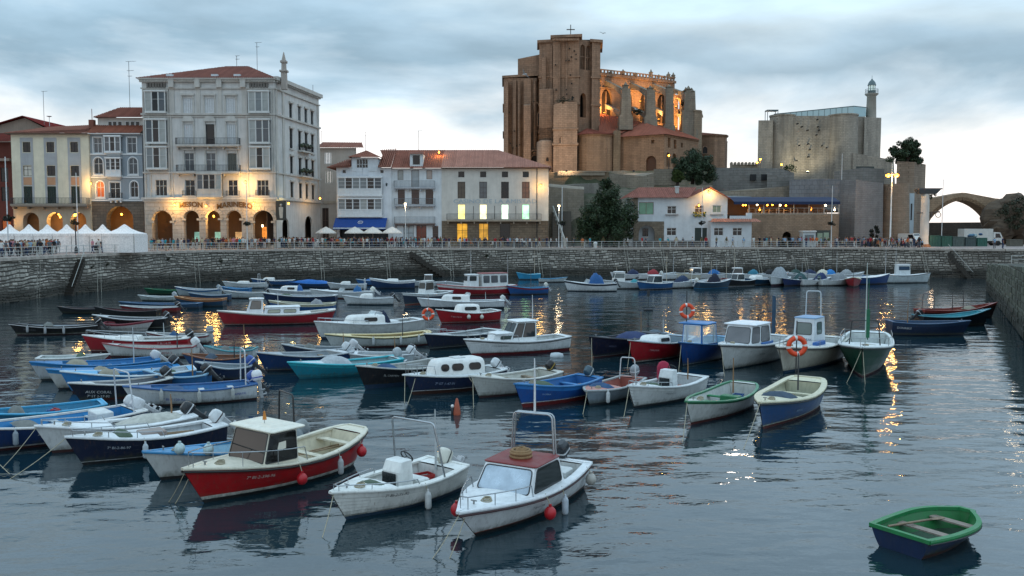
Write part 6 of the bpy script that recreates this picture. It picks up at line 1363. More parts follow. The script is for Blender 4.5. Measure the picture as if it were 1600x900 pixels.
def walls():
 def wl(name, label, pts, ybot, mat, batter=0.0, cat='wall'):
  mb = MB(); blk(mb, pts, ybot, 0, batter); rt = root(name, (0, 0, 0), label, cat); mb.build('masonry', mat, rt); return rt
 a = wl('parapet_wall', 'pale terrace parapet below the church tower', [(846, 186, 269), (950, 184, 268), (950, 186, 268), (846, 188, 269)], 292, masonry('8c7860', '786650', '4c4032', .8, .4))
 wl('terrace_wall', 'dark stained wall below the church door', [(950, 184.2, 271), (1004, 181, 275), (1021, 178, 270), (1021, 182, 270), (950, 188, 271)], 300, GREY)
 wl('terrace_wall', 'low stone wall along the sloping road under the church', [(858, 171, 291), (930, 172, 286), (940, 172, 287), (940, 174, 287), (858, 174, 290)], 310, masonry('8a857c', '7c776e', '625e58', .8, .4))
 m = MB()
 for k in range(34): px = 872+k*2.15; m.box(xx(px, 184)-.12, xx(px, 184)+.12, 183.9, 184.1, zz(274, 184), zz(268.5, 184))
 m.box(xx(872, 184), xx(946, 184), 183.7, 184.2, zz(268.5, 184), zz(267.3, 184)); m.build('balustrade', plaster('9a8c7a', .3), a)
 wl('terrace_wall', 'stone terrace wall left of the round tree', [(1020, 176, 264), (1060, 175, 264), (1060, 177, 264), (1020, 178, 264)], 290, GREY)
 wl('terrace_wall', 'long grey retaining wall under the castle path', [(1112, 176, 262), (1215, 174, 263), (1238, 173, 270), (1238, 185, 270), (1112, 185, 262)], 330, BAST)
 b = wl('battlement_wall', 'crenellated low wall between church and castle', [(1138, 200, 257), (1184, 201, 257), (1184, 202, 257), (1138, 201, 257)], 280, GREY); m = MB()
 for k in range(8): px = 1141+k*5.6; m.loft([[(xx(px+q, 200), Y, z) for q, Y in ((-1.7*s, 200), (1.7*s, 200), (1.7*s, 200.8), (-1.7*s, 200.8))] for s, z in ((1, zz(257.5, 200)), (1, zz(254.5, 200)), (.2, zz(253, 200)))], 0)
 m.build('merlons', GREY, b)
 wl('retaining_wall', 'grey gridded concrete wall above the blue awning', [(1231, 165, 281), (1286, 164, 279), (1313, 163, 281), (1313, 176, 281), (1231, 176, 281)], 330, masonry('7c7e80', '74767a', '5a5c5e', .8, .8, .3))
 wl('rampart', 'lower stepped rampart of grey stone behind the awning', [(1110, 168, 300), (1180, 166, 296), (1232, 166, 290), (1232, 175, 290), (1110, 175, 300)], 340, GREY)
 wl('rampart', 'sloping grey rampart beside the square openings', [(1196, 171, 272), (1236, 169, 281), (1236, 175, 281), (1196, 175, 272)], 320, BAST)
 wl('rampart', 'short stone rampart above the white house roof', [(1040, 167, 292), (1112, 168, 289), (1112, 172, 289), (1040, 172, 292)], 320, GREY)
 for px, py, w in ((1177, 277, 'left'), (1194, 277, 'right')): m = MB(); p = at(px, py, 174.3); m.box(-.55, .55, -.1, .4, -.6, .6); tag(m.build('wall_opening', paint('1c1c1e', .8), None, p), 'dark %s square opening in the grey retaining wall' % w, 'opening')
 # modern stone bastions by the quay
 wl('bastion', 'tall battered grey stone bastion behind the stairs', [(1310, 163, 282), (1334, 159, 281), (1377, 164, 286), (1377, 180, 286), (1310, 180, 282)], 386, masonry('858280', '787472', '5c5856', 1.3, .35, .3), .04)
 mb = MB(); rt = root('bastion', (0, 0, 0), 'round brown stone bastion beside the tall lamp mast', 'wall'); Y = 166; mb.lathe([(2.75, QZ), (2.45, zz(288, Y))], 20, 0, (xx(1396, Y), Y, 0)); mb.build('masonry', masonry('94816e', '84705e', '665648', 1.1, .35, .3), rt)
 wl('bastion', 'flat topped grey platform at the foot of the castle', [(1300, 180, 268), (1345, 178, 262), (1378, 178, 264), (1378, 195, 264), (1300, 195, 268)], 300, BAST)
 m = MB(); blk(m, [(1334, 181, 260), (1362, 180, 260), (1362, 186, 260), (1334, 186, 260)], 266); tag(m.build('rooftop_hut', paint('3a403e', .7)), 'flat dark hut on the platform under the castle', 'hut')
 wl('bastion', 'brown square bastion carrying the evergreen tree', [(1397, 176, 252), (1424, 174, 253), (1442, 178, 257), (1442, 190, 257), (1397, 190, 252)], 372, masonry('968472', '847262', '645648', .9, .45, .45), .0)
 F = Fac('quay_house', 'narrow pale modern house between the bastion and the white column', 1415, 1429, 170, 6); m = MB(); ops = [F.op(1418.5, 2.5, 320, 344), F.op(1425, 2.5, 318, 344)]; wall_mesh(m, F.W, 0, F.z(302), ops, .3); F.shell(m, F.z(302)); m.build('wall', plaster('aab6bc', .2), F.rt)
 for o in ops: window(F.rt, *o, 'sash', .1, DARK, GL, 1, 2)
 # stairs side wall and terrace left of the big tree
 wl('terrace_wall', 'dark stone wall with stairs left of the big tree', [(857, 160, 292), (912, 162, 296), (912, 170, 292), (857, 170, 287)], 388, GREY)
 rt = root('stairway', (0, 0, 0), 'flight of stairs with white balustrade climbing beside the club building', 'stairs'); sm = MB(); sm.box(0, 3.4, 0, .6, -1.2, 0); me = sm.mesh('step', [masonry('6c665e', '5c5750', '3a3632', .9, .3)])
 for k in range(22): link(me, 'step', rt, (xx(862, 154)+.02*k, 152.4+.35*k, QZ+.12+.3*k))
 m = MB()
 for k in range(9): p = Vector((xx(874, 154)+.9-.22*k, 152.4+.85*k, QZ+.2+.75*k)); m.lathe([(.12, 0), (.08, .4), (.12, .9)], 6, 0, p)
 m.tube([(xx(874, 154)+.9, 152.4, QZ+1.2), (xx(874, 154)-.9, 159.4, QZ+7.3)], .14, 6); m.box(xx(874, 154)+.6, xx(874, 154)+1.2, 151.9, 152.5, QZ, QZ+1.5); m.build('balustrade', plaster('b4b4ae', .25), rt)
walls()
def bridge():
 Y = 186; rt = root('stone_bridge', (0, 0, 0), 'old stone footbridge with one wide arch against the bright sky', 'bridge'); mb = MB(); n = 20; a0, a1 = 1447, 1553; zs = zz(352, Y); front = []; top = []
 def tp(px): return 310 if px < 1452 else (310-(px-1452)*.19 if px < 1502 else 300.5+(px-1502)*.19)
 for k in range(n+1): t = k/n; px = a0+(a1-a0)*t; u = (px-1500)/53; front.append((xx(px, Y), zz(352-39*max(0, 1-abs(u)**1.75)**.75, Y))); top.append((xx(px, Y), zz(tp(px), Y)))
 F = [(xx(1425, Y), QZ-1)] ; 
 for y, s in ((Y, 1), (Y+4, -1)):
  for k in range(n): mb.add([(front[k][0], y, front[k][1]), (front[k+1][0], y, front[k+1][1]), (top[k+1][0], y, top[k+1][1]), (top[k][0], y, top[k][1])], [(0, 1, 2, 3)])
 for k in range(n): mb.add([(front[k][0], Y, front[k][1]), (front[k+1][0], Y, front[k+1][1]), (front[k+1][0], Y+4, front[k+1][1]), (front[k][0], Y+4, front[k][1])], [(0, 3, 2, 1)]); mb.add([(top[k][0], Y, top[k][1]), (top[k+1][0], Y, top[k+1][1]), (top[k+1][0], Y+4, top[k+1][1]), (top[k][0], Y+4, top[k][1])], [(0, 1, 2, 3)])
 blk(mb, [(1420, Y, 312), (a0, Y, 310.5), (a0, Y+4, 310.5), (1420, Y+4, 312)], 392); blk(mb, [(a1, Y, 310), (1640, Y, 321), (1640, Y+4, 321), (a1, Y+4, 310)], 392)
 mb.build('span', masonry('b0967a', '9a8068', '746050', .8, .4, .35), rt); m = MB()
 for k in range(n):        # voussoirs of the arch
  p, q = Vector((front[k][0], Y-.12, front[k][1])), Vector((front[k+1][0], Y-.12, front[k+1][1])); d = (q-p).normalized(); nn = Vector((-d.z, 0, d.x))*.75; e = d*.04
  m.loft([[p+e, q-e, q-e+nn, p+e+nn], [v+Vector((0, .2, 0)) for v in (p+e, q-e, q-e+nn, p+e+nn)]], 0)
 m.build('voussoirs', masonry('8c7054', '7a6048', '4c3e30', .8, .4, .3), rt, kind='stuff')
 m = MB(); blk(m, [(1440, 198, 348), (1570, 198, 347), (1570, 200, 347), (1440, 200, 348)], 392); tag(m.build('sea_wall', masonry('5c5248', '4c443c', '2e2a26', 1.0, .45)), 'low dark sea wall seen through the bridge arch', 'wall')
 rd = random.Random(12); m = MB()
 for k in range(9): px, py, r = 1565+k*6+rd.uniform(-6, 6), rd.uniform(330, 372), rd.uniform(2.4, 3.6); m.ball((xx(px, 180), 181+rd.uniform(0, 3), zz(py, 180)), r, 0, 9, rd.uniform(.8, 1.5))
 m.v = [(x+.5*math.sin(3.1*z+2*y), y+.4*math.sin(2.3*x+z), z+.35*math.sin(2.7*x+1.9*y)) for x, y, z in m.v]; m.s = [False]*len(m.s)
 tag(m.build('rock_outcrop', masonry('6c5c4c', '5c4e40', '3a3028', 1.4, .9, .5, rub=True)), 'brown rock outcrop at the right end of the bridge', 'rock')
 for px, py, r, lb in ((1572, 340, 2.3, 'ivy hanging on the rock at the right end of the bridge'), (1585, 352, 2.2, 'lower ivy clump on the rock by the bridge'), (1590, 326, 2.2, 'ivy clump on top of the rock beside the bridge')): bush(at(px, py, 177.5), r, 700, lb, '2c3420', .9, 'ivy', .17)
bridge()
# ------------------------------------------------------------------ furniture of the quay
def tent(px, Y, w, pk, ev, label):
 rt = root('tent', (xx(px, Y), Y, QZ), label, 'tent', 'white market tents on the promenade'); h = zz(ev, Y)-QZ; p = zz(pk, Y)-QZ; a = w/2; fab = fabric('eae4e0'); m = MB(); L = []
 for s, z in ((1.0, h-.35), (1.0, h), (.62, h+(p-h)*.22), (.32, h+(p-h)*.52), (.1, p-.12), (.02, p)): L.append([(-a*s, -a*s, z), (a*s, -a*s, z), (a*s, a*s, z), (-a*s, a*s, z)])
 m.loft(L, 0, False, True); m.build('canopy', fab, rt)
 for k, (x0, y0, x1, y1) in enumerate(((-a, -a, a, -a), (a, -a, a, a), (-a, a, -a, -a))):
  m = MB(); n = 8; lo, hi = [], []
  for q in range(n+1): f = q/n; o = .05*math.sin(q*2.3+k); x = x0+(x1-x0)*f+(o if y0 != y1 else 0); y = y0+(y1-y0)*f+(o if x0 != x1 else 0)+.04; lo.append((x, y, .05)); hi.append((x, y, h-.2))
  m.loft([lo, hi], 0, False, False, True, closed=False); m.build('side_wall', fab, rt)
 pm = MB(); pm.tube([(0, 0, 0), (0, 0, h)], .035, 5); me = pm.mesh('pole', [STEEL])
 for x in (-a, a):
  for y in (-a, a): link(me, 'pole', rt, (x*.99, y*.99, 0))
for k, (px, Y, w) in enumerate(((-12, 113, 2.5), (17, 112.6, 2.5), (47, 112.2, 2.5), (76, 111.8, 2.5), (106, 111.4, 2.5), (135, 111, 2.5), (162, 110.6, 2.4), (196, 109.4, 4.0))):
 tent(px, Y, w, 350.5, 365, 'white pointed market tent, %s in the row' % ('leftmost', 'second from the left', 'third from the left', 'fourth from the left', 'fourth from the right', 'third from the right', 'second from the right', 'largest and last on the right')[k])
def parasol(px, Y, label):
 rt = root('parasol', (xx(px, Y), Y, QZ), label, 'parasol', 'white parasols of the cafe terrace'); m = MB(); h = zz(363.5, Y)-QZ; p = zz(354.5, Y)-QZ; L = []
 for s, z in ((1, h-.15), (1, h), (.5, h+(p-h)*.62), (.06, p)): L.append([(1.75*s*math.cos(R(22.5+45*k)), 1.75*s*math.sin(R(22.5+45*k)), z) for k in range(8)])
 m.loft(L, 0, False, True); m.build('canopy', fabric('d4cdc4'), rt); m = MB(); m.tube([(0, 0, 0), (0, 0, p+.1)], .04, 6); m.box(-.3, .3, -.3, .3, 0, .08); m.build('pole', paint('b4aea4', .5), rt)
for px, w in ((510, 'leftmost'), (555, 'second from left'), (583, 'third from left'), (613, 'rightmost')): parasol(px, 145, 'white parasol over the crowded terrace, %s of four' % w)
def planter_pole(px, ytop, Y, label, ybask=None, lamp=0, r=.055, flag=False):
 b = Vector((xx(px, Y), Y, QZ)); h = zz(ytop, Y)-QZ; rt = root('lamp_post' if lamp else 'flag_pole', b, label, 'lamp post' if lamp else 'pole'); m = MB(); m.lathe([(.14, 0), (.12, .5), (r*1.3, .7), (r, h)], 8); m.build('post', paint('c4c6c6', .45), rt)
 if ybask:
  z = zz(ybask, Y)-QZ; m = MB(); leaves(m, (0, 0, z), .62, 420, random.Random(px), .1, .6, 10); m.build('hanging_plant', leafmat('232a18'), rt); m = MB(); m.lathe([(.25, z-.3), (.42, z-.05), (.42, z)], 10); m.build('basket', DARK, rt)
 if lamp:
  m = MB(); m.lathe([(.05, h), (.28, h+.08), (.3, h+.14), (.05, h+.3)], 10); m.build('lamp_cap', paint('8a8c8c', .4), rt); m = MB(); m.ball((0, 0, h-.08), .17); m.build('bulb', BULBW if lamp < 0 else BULB, rt); lamp_light(rt, (0, -.2, h-.5), abs(lamp), (1, .75, .45) if lamp < 0 else (1, .56, .16))
planter_pole(14, 245, 96, 'tall white pole with hanging planter left of the tents', 341); planter_pole(123, 270, 108, 'tall white pole in front of the fourth tent', None)
planter_pole(387, 284, 128, 'white post with planter before the arcade', 349); planter_pole(634, 318, 142, 'white lamp post glowing before the middle white house', None, -140); planter_pole(878, 292, 144, 'white pole with planter beside the stairs', 349)
planter_pole(873, 321, 149, 'white globe lamp near the foot of the stairs', None, -120); planter_pole(1096, 293, 146, 'white post with planter before the white house', 348); planter_pole(1298, 290, 147, 'white post with planter at the right end of the terrace', 349); planter_pole(1312, 240, 165, 'thin tall mast behind the terrace awning', None); planter_pole(1470, 280, 152, 'thin white mast in front of the bridge arch', None)
def old_lamp(px, ytop, Y, label, power):
 b = Vector((xx(px, Y), Y, QZ)); h = zz(ytop, Y)-QZ; rt = root('street_lamp', b, label, 'street lamp'); m = MB(); m.lathe([(.22, 0), (.2, .6), (.08, .8), (.06, h-.6), (.1, h-.55)], 8); m.lathe([(.28, h-.02), (.16, h+.14), (.03, h+.25)], 6); 
 for k in range(4): a = R(45+90*k); m.tube([(.1*math.cos(a), .1*math.sin(a), h-.55), (.22*math.cos(a), .22*math.sin(a), h)], .014, 4)
 m.build('post', IRON, rt); m = MB(); m.ball((0, 0, h-.25), .15); m.build('bulb', BULB, rt); lamp_light(rt, (0, -.3, h-.3), power)
 return rt, h
rt_, h_ = old_lamp(119.5, 333, 106, 'black old style lamp post with planter in front of the tents', 130); m = MB(); leaves(m, (0, 0, zz(347, 106)-QZ), .62, 420, random.Random(4), .1, .6, 10); m.build('hanging_plant', leafmat('2c2a18'), rt_)
for px, py, Y, lb, pw in ((1045, 243, 186, 'orange lamp beside the round tree at the church', 260), (1183, 254, 178, 'left orange lamp on the castle path', 160), (1188, 249, 177, 'taller orange lamp on the castle path', 200), (1221, 257, 178, 'right orange lamp on the castle path', 200)):
 p = at(px, py, Y); zg = zz(268, Y); rt = root('street_lamp', (p.x, Y, zg), lb, 'street lamp'); m = MB(); h = p.z-zg; m.tube([(0, 0, -1), (0, 0, h)], .06, 6); m.lathe([(.26, h+.12), (.03, h+.3)], 8); m.build('post', IRON, rt); m = MB(); m.ball((0, 0, h), .2); m.build('bulb', BULB, rt); lamp_light(rt, (0, -.3, h), pw)
p = at(686, 237, 155); wall_lamp(p, 'orange lamp at the ridge between two tiled roofs', 160)
p = at(1597, 246, 100); rt = root('street_lamp', (p.x+.1, 100, p.z), 'glowing lamp head at the right edge of the photograph', 'street lamp'); m = MB(); m.ball((0, 0, 0), .2, 0, 10, .6); m.build('bulb', BULBW, rt); m = MB(); m.tube([(0, 0, .1), (1.5, 0, .4), (3.2, 0, .2), (3.6, 0, -.4), (3.6, 0, -14)], .06, 6); m.build('post', STEEL, rt); lamp_light(rt, (0, -.2, -.4), 30, (1, .8, .6), .5)
def mast():
 Y = 149; rt = root('lamp_mast', (xx(1390, Y), Y, QZ), 'tall white lamp mast with two blazing orange heads', 'lamp post'); h = zz(256, Y)-QZ; m = MB(); m.lathe([(.28, 0), (.26, 1.2), (.14, 1.4), (.08, h)], 10); zl = zz(274, Y)-QZ; m.tube([(-.95, 0, zl+.15), (.95, 0, zl+.15)], .05, 6); m.build('post', paint('c4c8c8', .4), rt)
 m = MB(); m.box(-.15, .15, -.15, .15, 0, 1.5); m.build('base_sleeve', paint('4a2c20', .6), rt)
 for s in (-.72, .72): m = MB(); m.box(s-.32, s+.32, -.3, .2, zl+.12, zl+.3); m.build('lamp_head', DARK, rt); m = MB(); m.ball((s, -.1, zl), .4, 0, 12, .75); m.build('bulb', glow('ff8c28', 11), rt); lamp_light(rt, (s, -.5, zl-.4), 420, (1, .55, .16), .25)  # ball made larger than a bulb to imitate the glow around it
mast()
def column():
 Y = 150; rt = root('crane_column', (xx(1443, Y), Y, QZ), 'old white quay crane column with rusty foot and hook', 'crane'); s = FPX/Y; m = MB(); h = zz(303, Y)-QZ; m.lathe([(.95, 0), (.8, .5), (.72, 1.0), (.66, h)], 14); m.build('column', plaster('c2bab0', .4), rt); m = MB(); m.lathe([(1.15, 0), (1.0, .35), (.85, .5)], 12); m.build('rusty_foot', paint('8a5a38', .8, .4, 3, 0, .5), rt)
 m = MB(); m.box(-1.5, 2.4, -1.0, 1.0, h+.75, h+.95); m.loft([[(-1.2, -.7, h), (1.6, -.7, h), (1.6, .7, h), (-1.2, .7, h)], [(-1.6, -1, h+.75), (2.2, -1, h+.75), (2.2, 1, h+.75), (-1.6, 1, h+.75)]], 0); m.build('crane_head', paint('4a4c4e', .6), rt); m = MB(); zl = zz(333, Y)-QZ; m.tube([(-1.6, -.3, zl), (.9, -.4, zl+.1), (2.4, -.4, zl+.3)], .08, 6); m.torus((2.1, -.4, zl-.3), (1, 0, 0), (0, 0, 1), .45, .06, 14, 5); m.box(.75, 1.05, -.6, -.3, zl-.7, zl+.1); m.build('hook_arm', paint('4c3c34', .6), rt)
 m = MB(); leaves(m, (.7, 0, h-.2), .9, 300, random.Random(2), .14, .7, 8); m.build('ivy', leafmat('3c3c20'), rt); lamp_light(rt, (.5, -2.2, 1.8), 60, (1, .7, .45))
column()
def vehicle(px, Y, L, H, Wd, label, name, cat, body, van=False, rz=0):
 rt = root(name, (xx(px, Y), Y, QZ), label, cat, None, rz); m = MB(); cab = L*.5-1.6
 prof = [(-L/2, .35), (L/2-.05, .35), (L/2, .8), (L/2-.9, 1.15), (L/2-1.5, H), (-L/2+.1, H), (-L/2, H-.2)] if van else [(-L/2, .4), (L/2, .4), (L/2, .85), (L/2-1.2, 1.0), (L/2-1.9, H), (-L/2+.9, H), (-L/2+.2, .95)]
 m.loft([[(x, -Wd/2, z) for x, z in prof], [(x, Wd/2, z) for x, z in prof]], 0); m.build('body', paint(body, .3, .06, 2, 0, .15, 'car_paint'), rt)
 for x in (-L/2+.8, L/2-.85):
  for y in (-Wd/2+.05, Wd/2-.05): m = MB(); m.X = Matrix.Translation((x, y, .33)) @ Matrix.Rotation(R(90), 4, 'X'); m.lathe([(.12, -.12), (.33, -.1), (.33, .1), (.12, .12)], 14); m.build('wheel', paint('161616', .8), rt)
 m = MB(); a, b = (L/2-1.45, L/2-.95); m.add([(b-.02, -Wd/2+.15, 1.2), (b-.02, Wd/2-.15, 1.2), (a+.03, Wd/2-.15, H-.12), (a+.03, -Wd/2+.15, H-.12)], [(0, 1, 2, 3)]); w0 = L/2-1.55
 for y in (-Wd/2-.012, Wd/2+.012): m.add([(w0-.9, y, 1.15), (w0+.4, y, 1.15), (w0, y, H-.2), (w0-.9, y, H-.2)], [(0, 1, 2, 3)])
 m.build('windows', GL, rt); m = MB()
 for y in (-Wd/2+.3, Wd/2-.3): m.ball((L/2-.02, y, .72), .12)
 m.build('headlight', paint('d0d0c8', .2), rt); return rt
vehicle(1424, 161, 4.6, 2.3, 1.9, 'white van parked at the foot of the round bastion', 'parked_van', 'van', 'c4c4c0', True, R(-60))
vehicle(1469, 163, 3.8, 1.45, 1.7, 'small white car parked behind the green containers', 'parked_car', 'car', 'b9bcba', False, R(200))
def truck():
 Y = 165; rt = root('parked_truck', (xx(1527, Y), Y, QZ), 'white box truck parked under the stone bridge', 'truck'); m = MB(); m.loft([rrect(-3.3, 2.2, -1.2, 1.2, .05, z) for z in (.9, 3.2)], 0); m.build('cargo_box', paint('bcbcb6', .5, .12, 2), rt); m = MB(); m.loft([[(2.3, y, .5), (4.1, y, .5), (4.1, y, 1.5), (3.6, y, 2.5), (2.3, y, 2.6)] for y in (-1.1, 1.1)], 0); m.build('cab', paint('c4c4c0', .35), rt)
 m = MB(); m.add([(4.11, -.9, 1.5), (4.11, .9, 1.5), (3.63, .9, 2.4), (3.63, -.9, 2.4)], [(0, 1, 2, 3)]); m.add([(2.7, -1.11, 1.5), (3.8, -1.11, 1.5), (3.45, -1.11, 2.3), (2.7, -1.11, 2.3)], [(0, 1, 2, 3)]); m.build('windows', GL, rt)
 for x in (-2.3, 3.2):
  for y in (-1.1, 1.1): m = MB(); m.X = Matrix.Translation((x, y, .48)) @ Matrix.Rotation(R(90), 4, 'X'); m.lathe([(.2, -.14), (.48, -.12), (.48, .12), (.2, .14)], 14); m.build('wheel', paint('161616', .8), rt)
 m = MB(); m.box(-3.2, 2.3, -.6, .6, .55, .85); m.build('chassis', DARK, rt)
truck()
def crate(px, Y, w, h, col, label, d=1.2, name='container', z=0):
 rt = root(name, (xx(px, Y), Y, QZ+z), label, 'container'); m = MB(); m.box(-w/2, w/2, -d/2, d/2, .1, h); n = max(3, int(w/.4))
 for k in range(n+1): x = -w/2+w*k/n; m.box(x-.04, x+.04, -d/2-.05, -d/2, .1, h-.06)
 m.build('body', paint(col, .6, .3, 2, 0, .4, 'crate_paint'), rt); m = MB(); m.box(-w/2-.06, w/2+.06, -d/2-.07, d/2+.06, h, h+.1); m.build('lid', paint(col, .6, .2, 2, 0, .3, 'crate_paint'), rt)
for i, (px, w, h, col, lb) in enumerate(((1458, 1.9, 1.9, '1f4a40', 'dark green container right behind the white column'), (1476, 1.7, 1.8, '2a5648', 'second green container from the white column'), (1494, 1.9, 1.7, '4a5854', 'grey green container in the middle of the row'), (1513, 1.7, 1.6, '3c4c4c', 'slate grey container left of the teal one'), (1531, 1.6, 1.5, '2a5c50', 'teal container left of the standing men'), (1584, 2.2, 1.2, '5a584e', 'low brown container at the right end of the quay'))): crate(px, 150+.3*i, w, h, col, lb)
m = MB()
for k in range(8): m.ball((random.uniform(-1, 1), random.uniform(-.3, .3), random.uniform(.1, .5)), random.uniform(.3, .5), k % 3, 8, .6)
tag(m.build('fishing_nets', [fabric('4a6c84'), fabric('8a9a9c'), fabric('2a4a6c')], None, (xx(1521, 152.5), 152.5, QZ+1.75)), 'heap of blue and grey nets lying on the containers', 'nets')
def kiosk():
 Y = 151; rt = root('kiosk', (xx(1261, Y), Y, QZ), 'small white kiosk against the terrace wall', 'kiosk'); m = MB(); m.box(-1.1, 1.1, -.9, .9, 0, 2.6); m.build('body', paint('b4b9ba', .5), rt); m = MB(); slab(m, -1.25, 1.25, -1.1, 1.0, 2.6, .18); m.build('roof', paint('c4c6c4', .5), rt); m = MB(); m.box(-.8, .8, -.93, -.89, 1.1, 2.1); m.build('hatch', paint('6c7478', .5), rt)
 s = root('notice_board', (xx(1285, 151), 151, QZ), 'dark notice board with a pale map by the kiosk', 'sign'); m = MB(); m.box(-1.3, 1.3, -.05, .05, .7, 2.9); m.tube([(-1.2, 0, 0), (-1.2, 0, 3)], .05); m.tube([(1.2, 0, 0), (1.2, 0, 3)], .05); m.build('board', paint('3a403a', .6), s); m = MB(); m.box(-1.0, -.1, -.07, -.05, 1.0, 2.4); m.box(.1, 1.0, -.07, -.05, 1.2, 2.5); m.build('poster', paint('8a9a84', .6), s)
kiosk()
m = MB(); m.box(-.55, .55, -.4, .4, 0, 1.15); m.box(-.6, .6, -.45, .45, 1.15, 1.25); tag(m.build('utility_cabinet', paint('a4a8a6', .6), None, (xx(919, 150), 150, QZ)), 'grey utility cabinet beside the big tree', 'cabinet')
m = MB(); m.lathe([(.3, 0), (.28, .5), (.34, .75), (.3, .9), (.05, 1.0)], 12); tag(m.build('bollard', paint('c9cac6', .5), None, qpt(931, .9)), 'white iron bollard on the quay edge right of the tree', 'bollard')
bush(Vector((xx(1227, 150.5), 150.5, QZ)), 1.5, 700, 'dark bush in front of the terrace archway', '1c2416', 1.0); bush(Vector((xx(1365, 156), 156, QZ)), 1.6, 500, 'dry brown hedge at the foot of the grey bastion', '5a4c26', .6); bush(Vector((xx(1366, 156.3), 156.5, QZ+1.4)), 1.0, 500, 'dark pointed cypress bush above the brown hedge', '141c12', 1.9)
bush(at(1232, 268, 203), 2.4, 500, 'green shrubs at the foot of the castle wall', '3a4a1e', .5)
for px, z, lb in ((142, 2.9, 'weed tuft growing on the left quay wall'), (166, 3.1, 'second weed tuft on the left quay wall'), (345, 2.8, 'weed tuft on the wall under the arcade'), (262, 3.4, 'small weed tuft under the coping before the grey building'), (760, 3.2, 'weed tuft on the wall below the club building')): bush(qpt(px, -.1, z), .38, 120, lb, '2c3620', .9, 'weeds', .1)
def gull(px, py, Y, label, s, rz, bank):
 rt = root('gull', at(px, py, Y), label, 'bird', None, rz); m = MB(); m.lathe([(.01, -.3), (.07, -.18), (.09, 0), (.06, .18), (.05, .24), (.01, .3)], 8); m.v = [(z*s, x*s, y*s) for x, y, z in m.v]; m.build('body', paint('b9bcbe', .7), rt)
 for sg in (1, -1): m = MB(); q = [(.12, 0, 0), (-.1, 0, 0), (-.08, .4, .16+bank*sg), (-.16, .75, .1+bank*2*sg), (.02, .42, .18+bank*sg)]; m.add([(x*s, sg*y*s, z*s) for x, y, z in q]+[(x*s, sg*y*s, z*s+.015) for x, y, z in q], [(0, 1, 2, 3, 4), (9, 8, 7, 6, 5)]); m.build('wing', paint('9aa0a4', .7), rt)
gull(942, 52, 150, 'gull flying just right of the church cross', .9, R(60), .1); gull(820, 116, 160, 'pale gull gliding in front of the left church buttress', 1.6, R(150), .2); gull(994, 171, 180, 'gull crossing in front of the church piers', 1.2, R(30), .15)
def antenna(px, yt, yb, Y, label, arms):
 h = (yb-yt)/FPX*Y; rt = root('antenna', at(px, yb, Y), label, 'antenna'); m = MB(); m.tube([(0, 0, -.6), (0, 0, h)], .045, 5)
 for f, w in arms: m.tube([(-w*.4, 0, h*f), (w, .1, h*f+.08)], .025, 4); [m.tube([(-w*.3+k*w*.3, -.3, h*f+.03), (-w*.3+k*w*.3, .3, h*f+.03)], .015, 4) for k in range(4)]
 m.build('mast', paint('6c7074', .5), rt)
for a in ((203, 98, 168, 146, 'tall television antenna left of the grey corner building', ((1, 1.2), (.8, .8), (.68, .5))), (402, 68, 112, 147, 'television antenna on the palace roof behind the ridge end', ((1, .8), (.85, .4))), (370, 88, 105, 147, 'short antenna at the palace roof ridge', ((1, .5), (.7, .5))), (69, 144, 190, 172, 'antenna pole above the dark red gable roof', ((1, .8),)), (571, 207, 236, 158, 'thin antenna over the white gallery house', ((1, .7), (.8, .6))), (654, 205, 234, 159, 'thin antenna over the middle white house', ((1, .7),)), (503, 205, 222, 168, 'small antenna on the narrow beige house', ((1, .6),)), (489, 133, 144, 154, 'small dark chimney pipe at the end of the side street front', ())): antenna(*a)
# ropes that hang from the quay edge to the water
for i, (px, dx, ln) in enumerate(((3, 8, 0), (62, 6, 0), (153, 8, 0), (303, 9, 0), (500, 6, 0), (602, 6, 0), (700, 6, 0), (838, 6, 0), (974, 6, 0), (1031, 5, 0), (1086, 5, 0), (1142, 5, 0), (1178, 6, 0), (1252, 5, 0), (1436, 6, 0))):
 a = qpt(px, -.25, QZ+.5); b = qpt(px+dx, -1.6, -.1); c = qpt(px+dx*.7, -.25, QZ+.5); d = qpt(px+dx*1.7, -1.6, -.1)
 where = ('at the far left', 'below the crowd by the tents', 'under the grey house', 'under the arcade building', 'below the side street', 'under the gallery house', 'under the club building', 'left of the trawler wall', 'right of the big tree', 'left of the white house', 'under the white house gable', 'right of the white house', 'under the terrace left end', 'under the kiosk', 'by the crane column')[i]
 rope(a, b, 'mooring line down the wall %s, left of the pair' % where, .02, .03, mat=fabric('b4b0a4'), n=4); rope(c, d, 'mooring line down the wall %s, right of the pair' % where, .02, .03, mat=fabric('b4b0a4'), n=4)
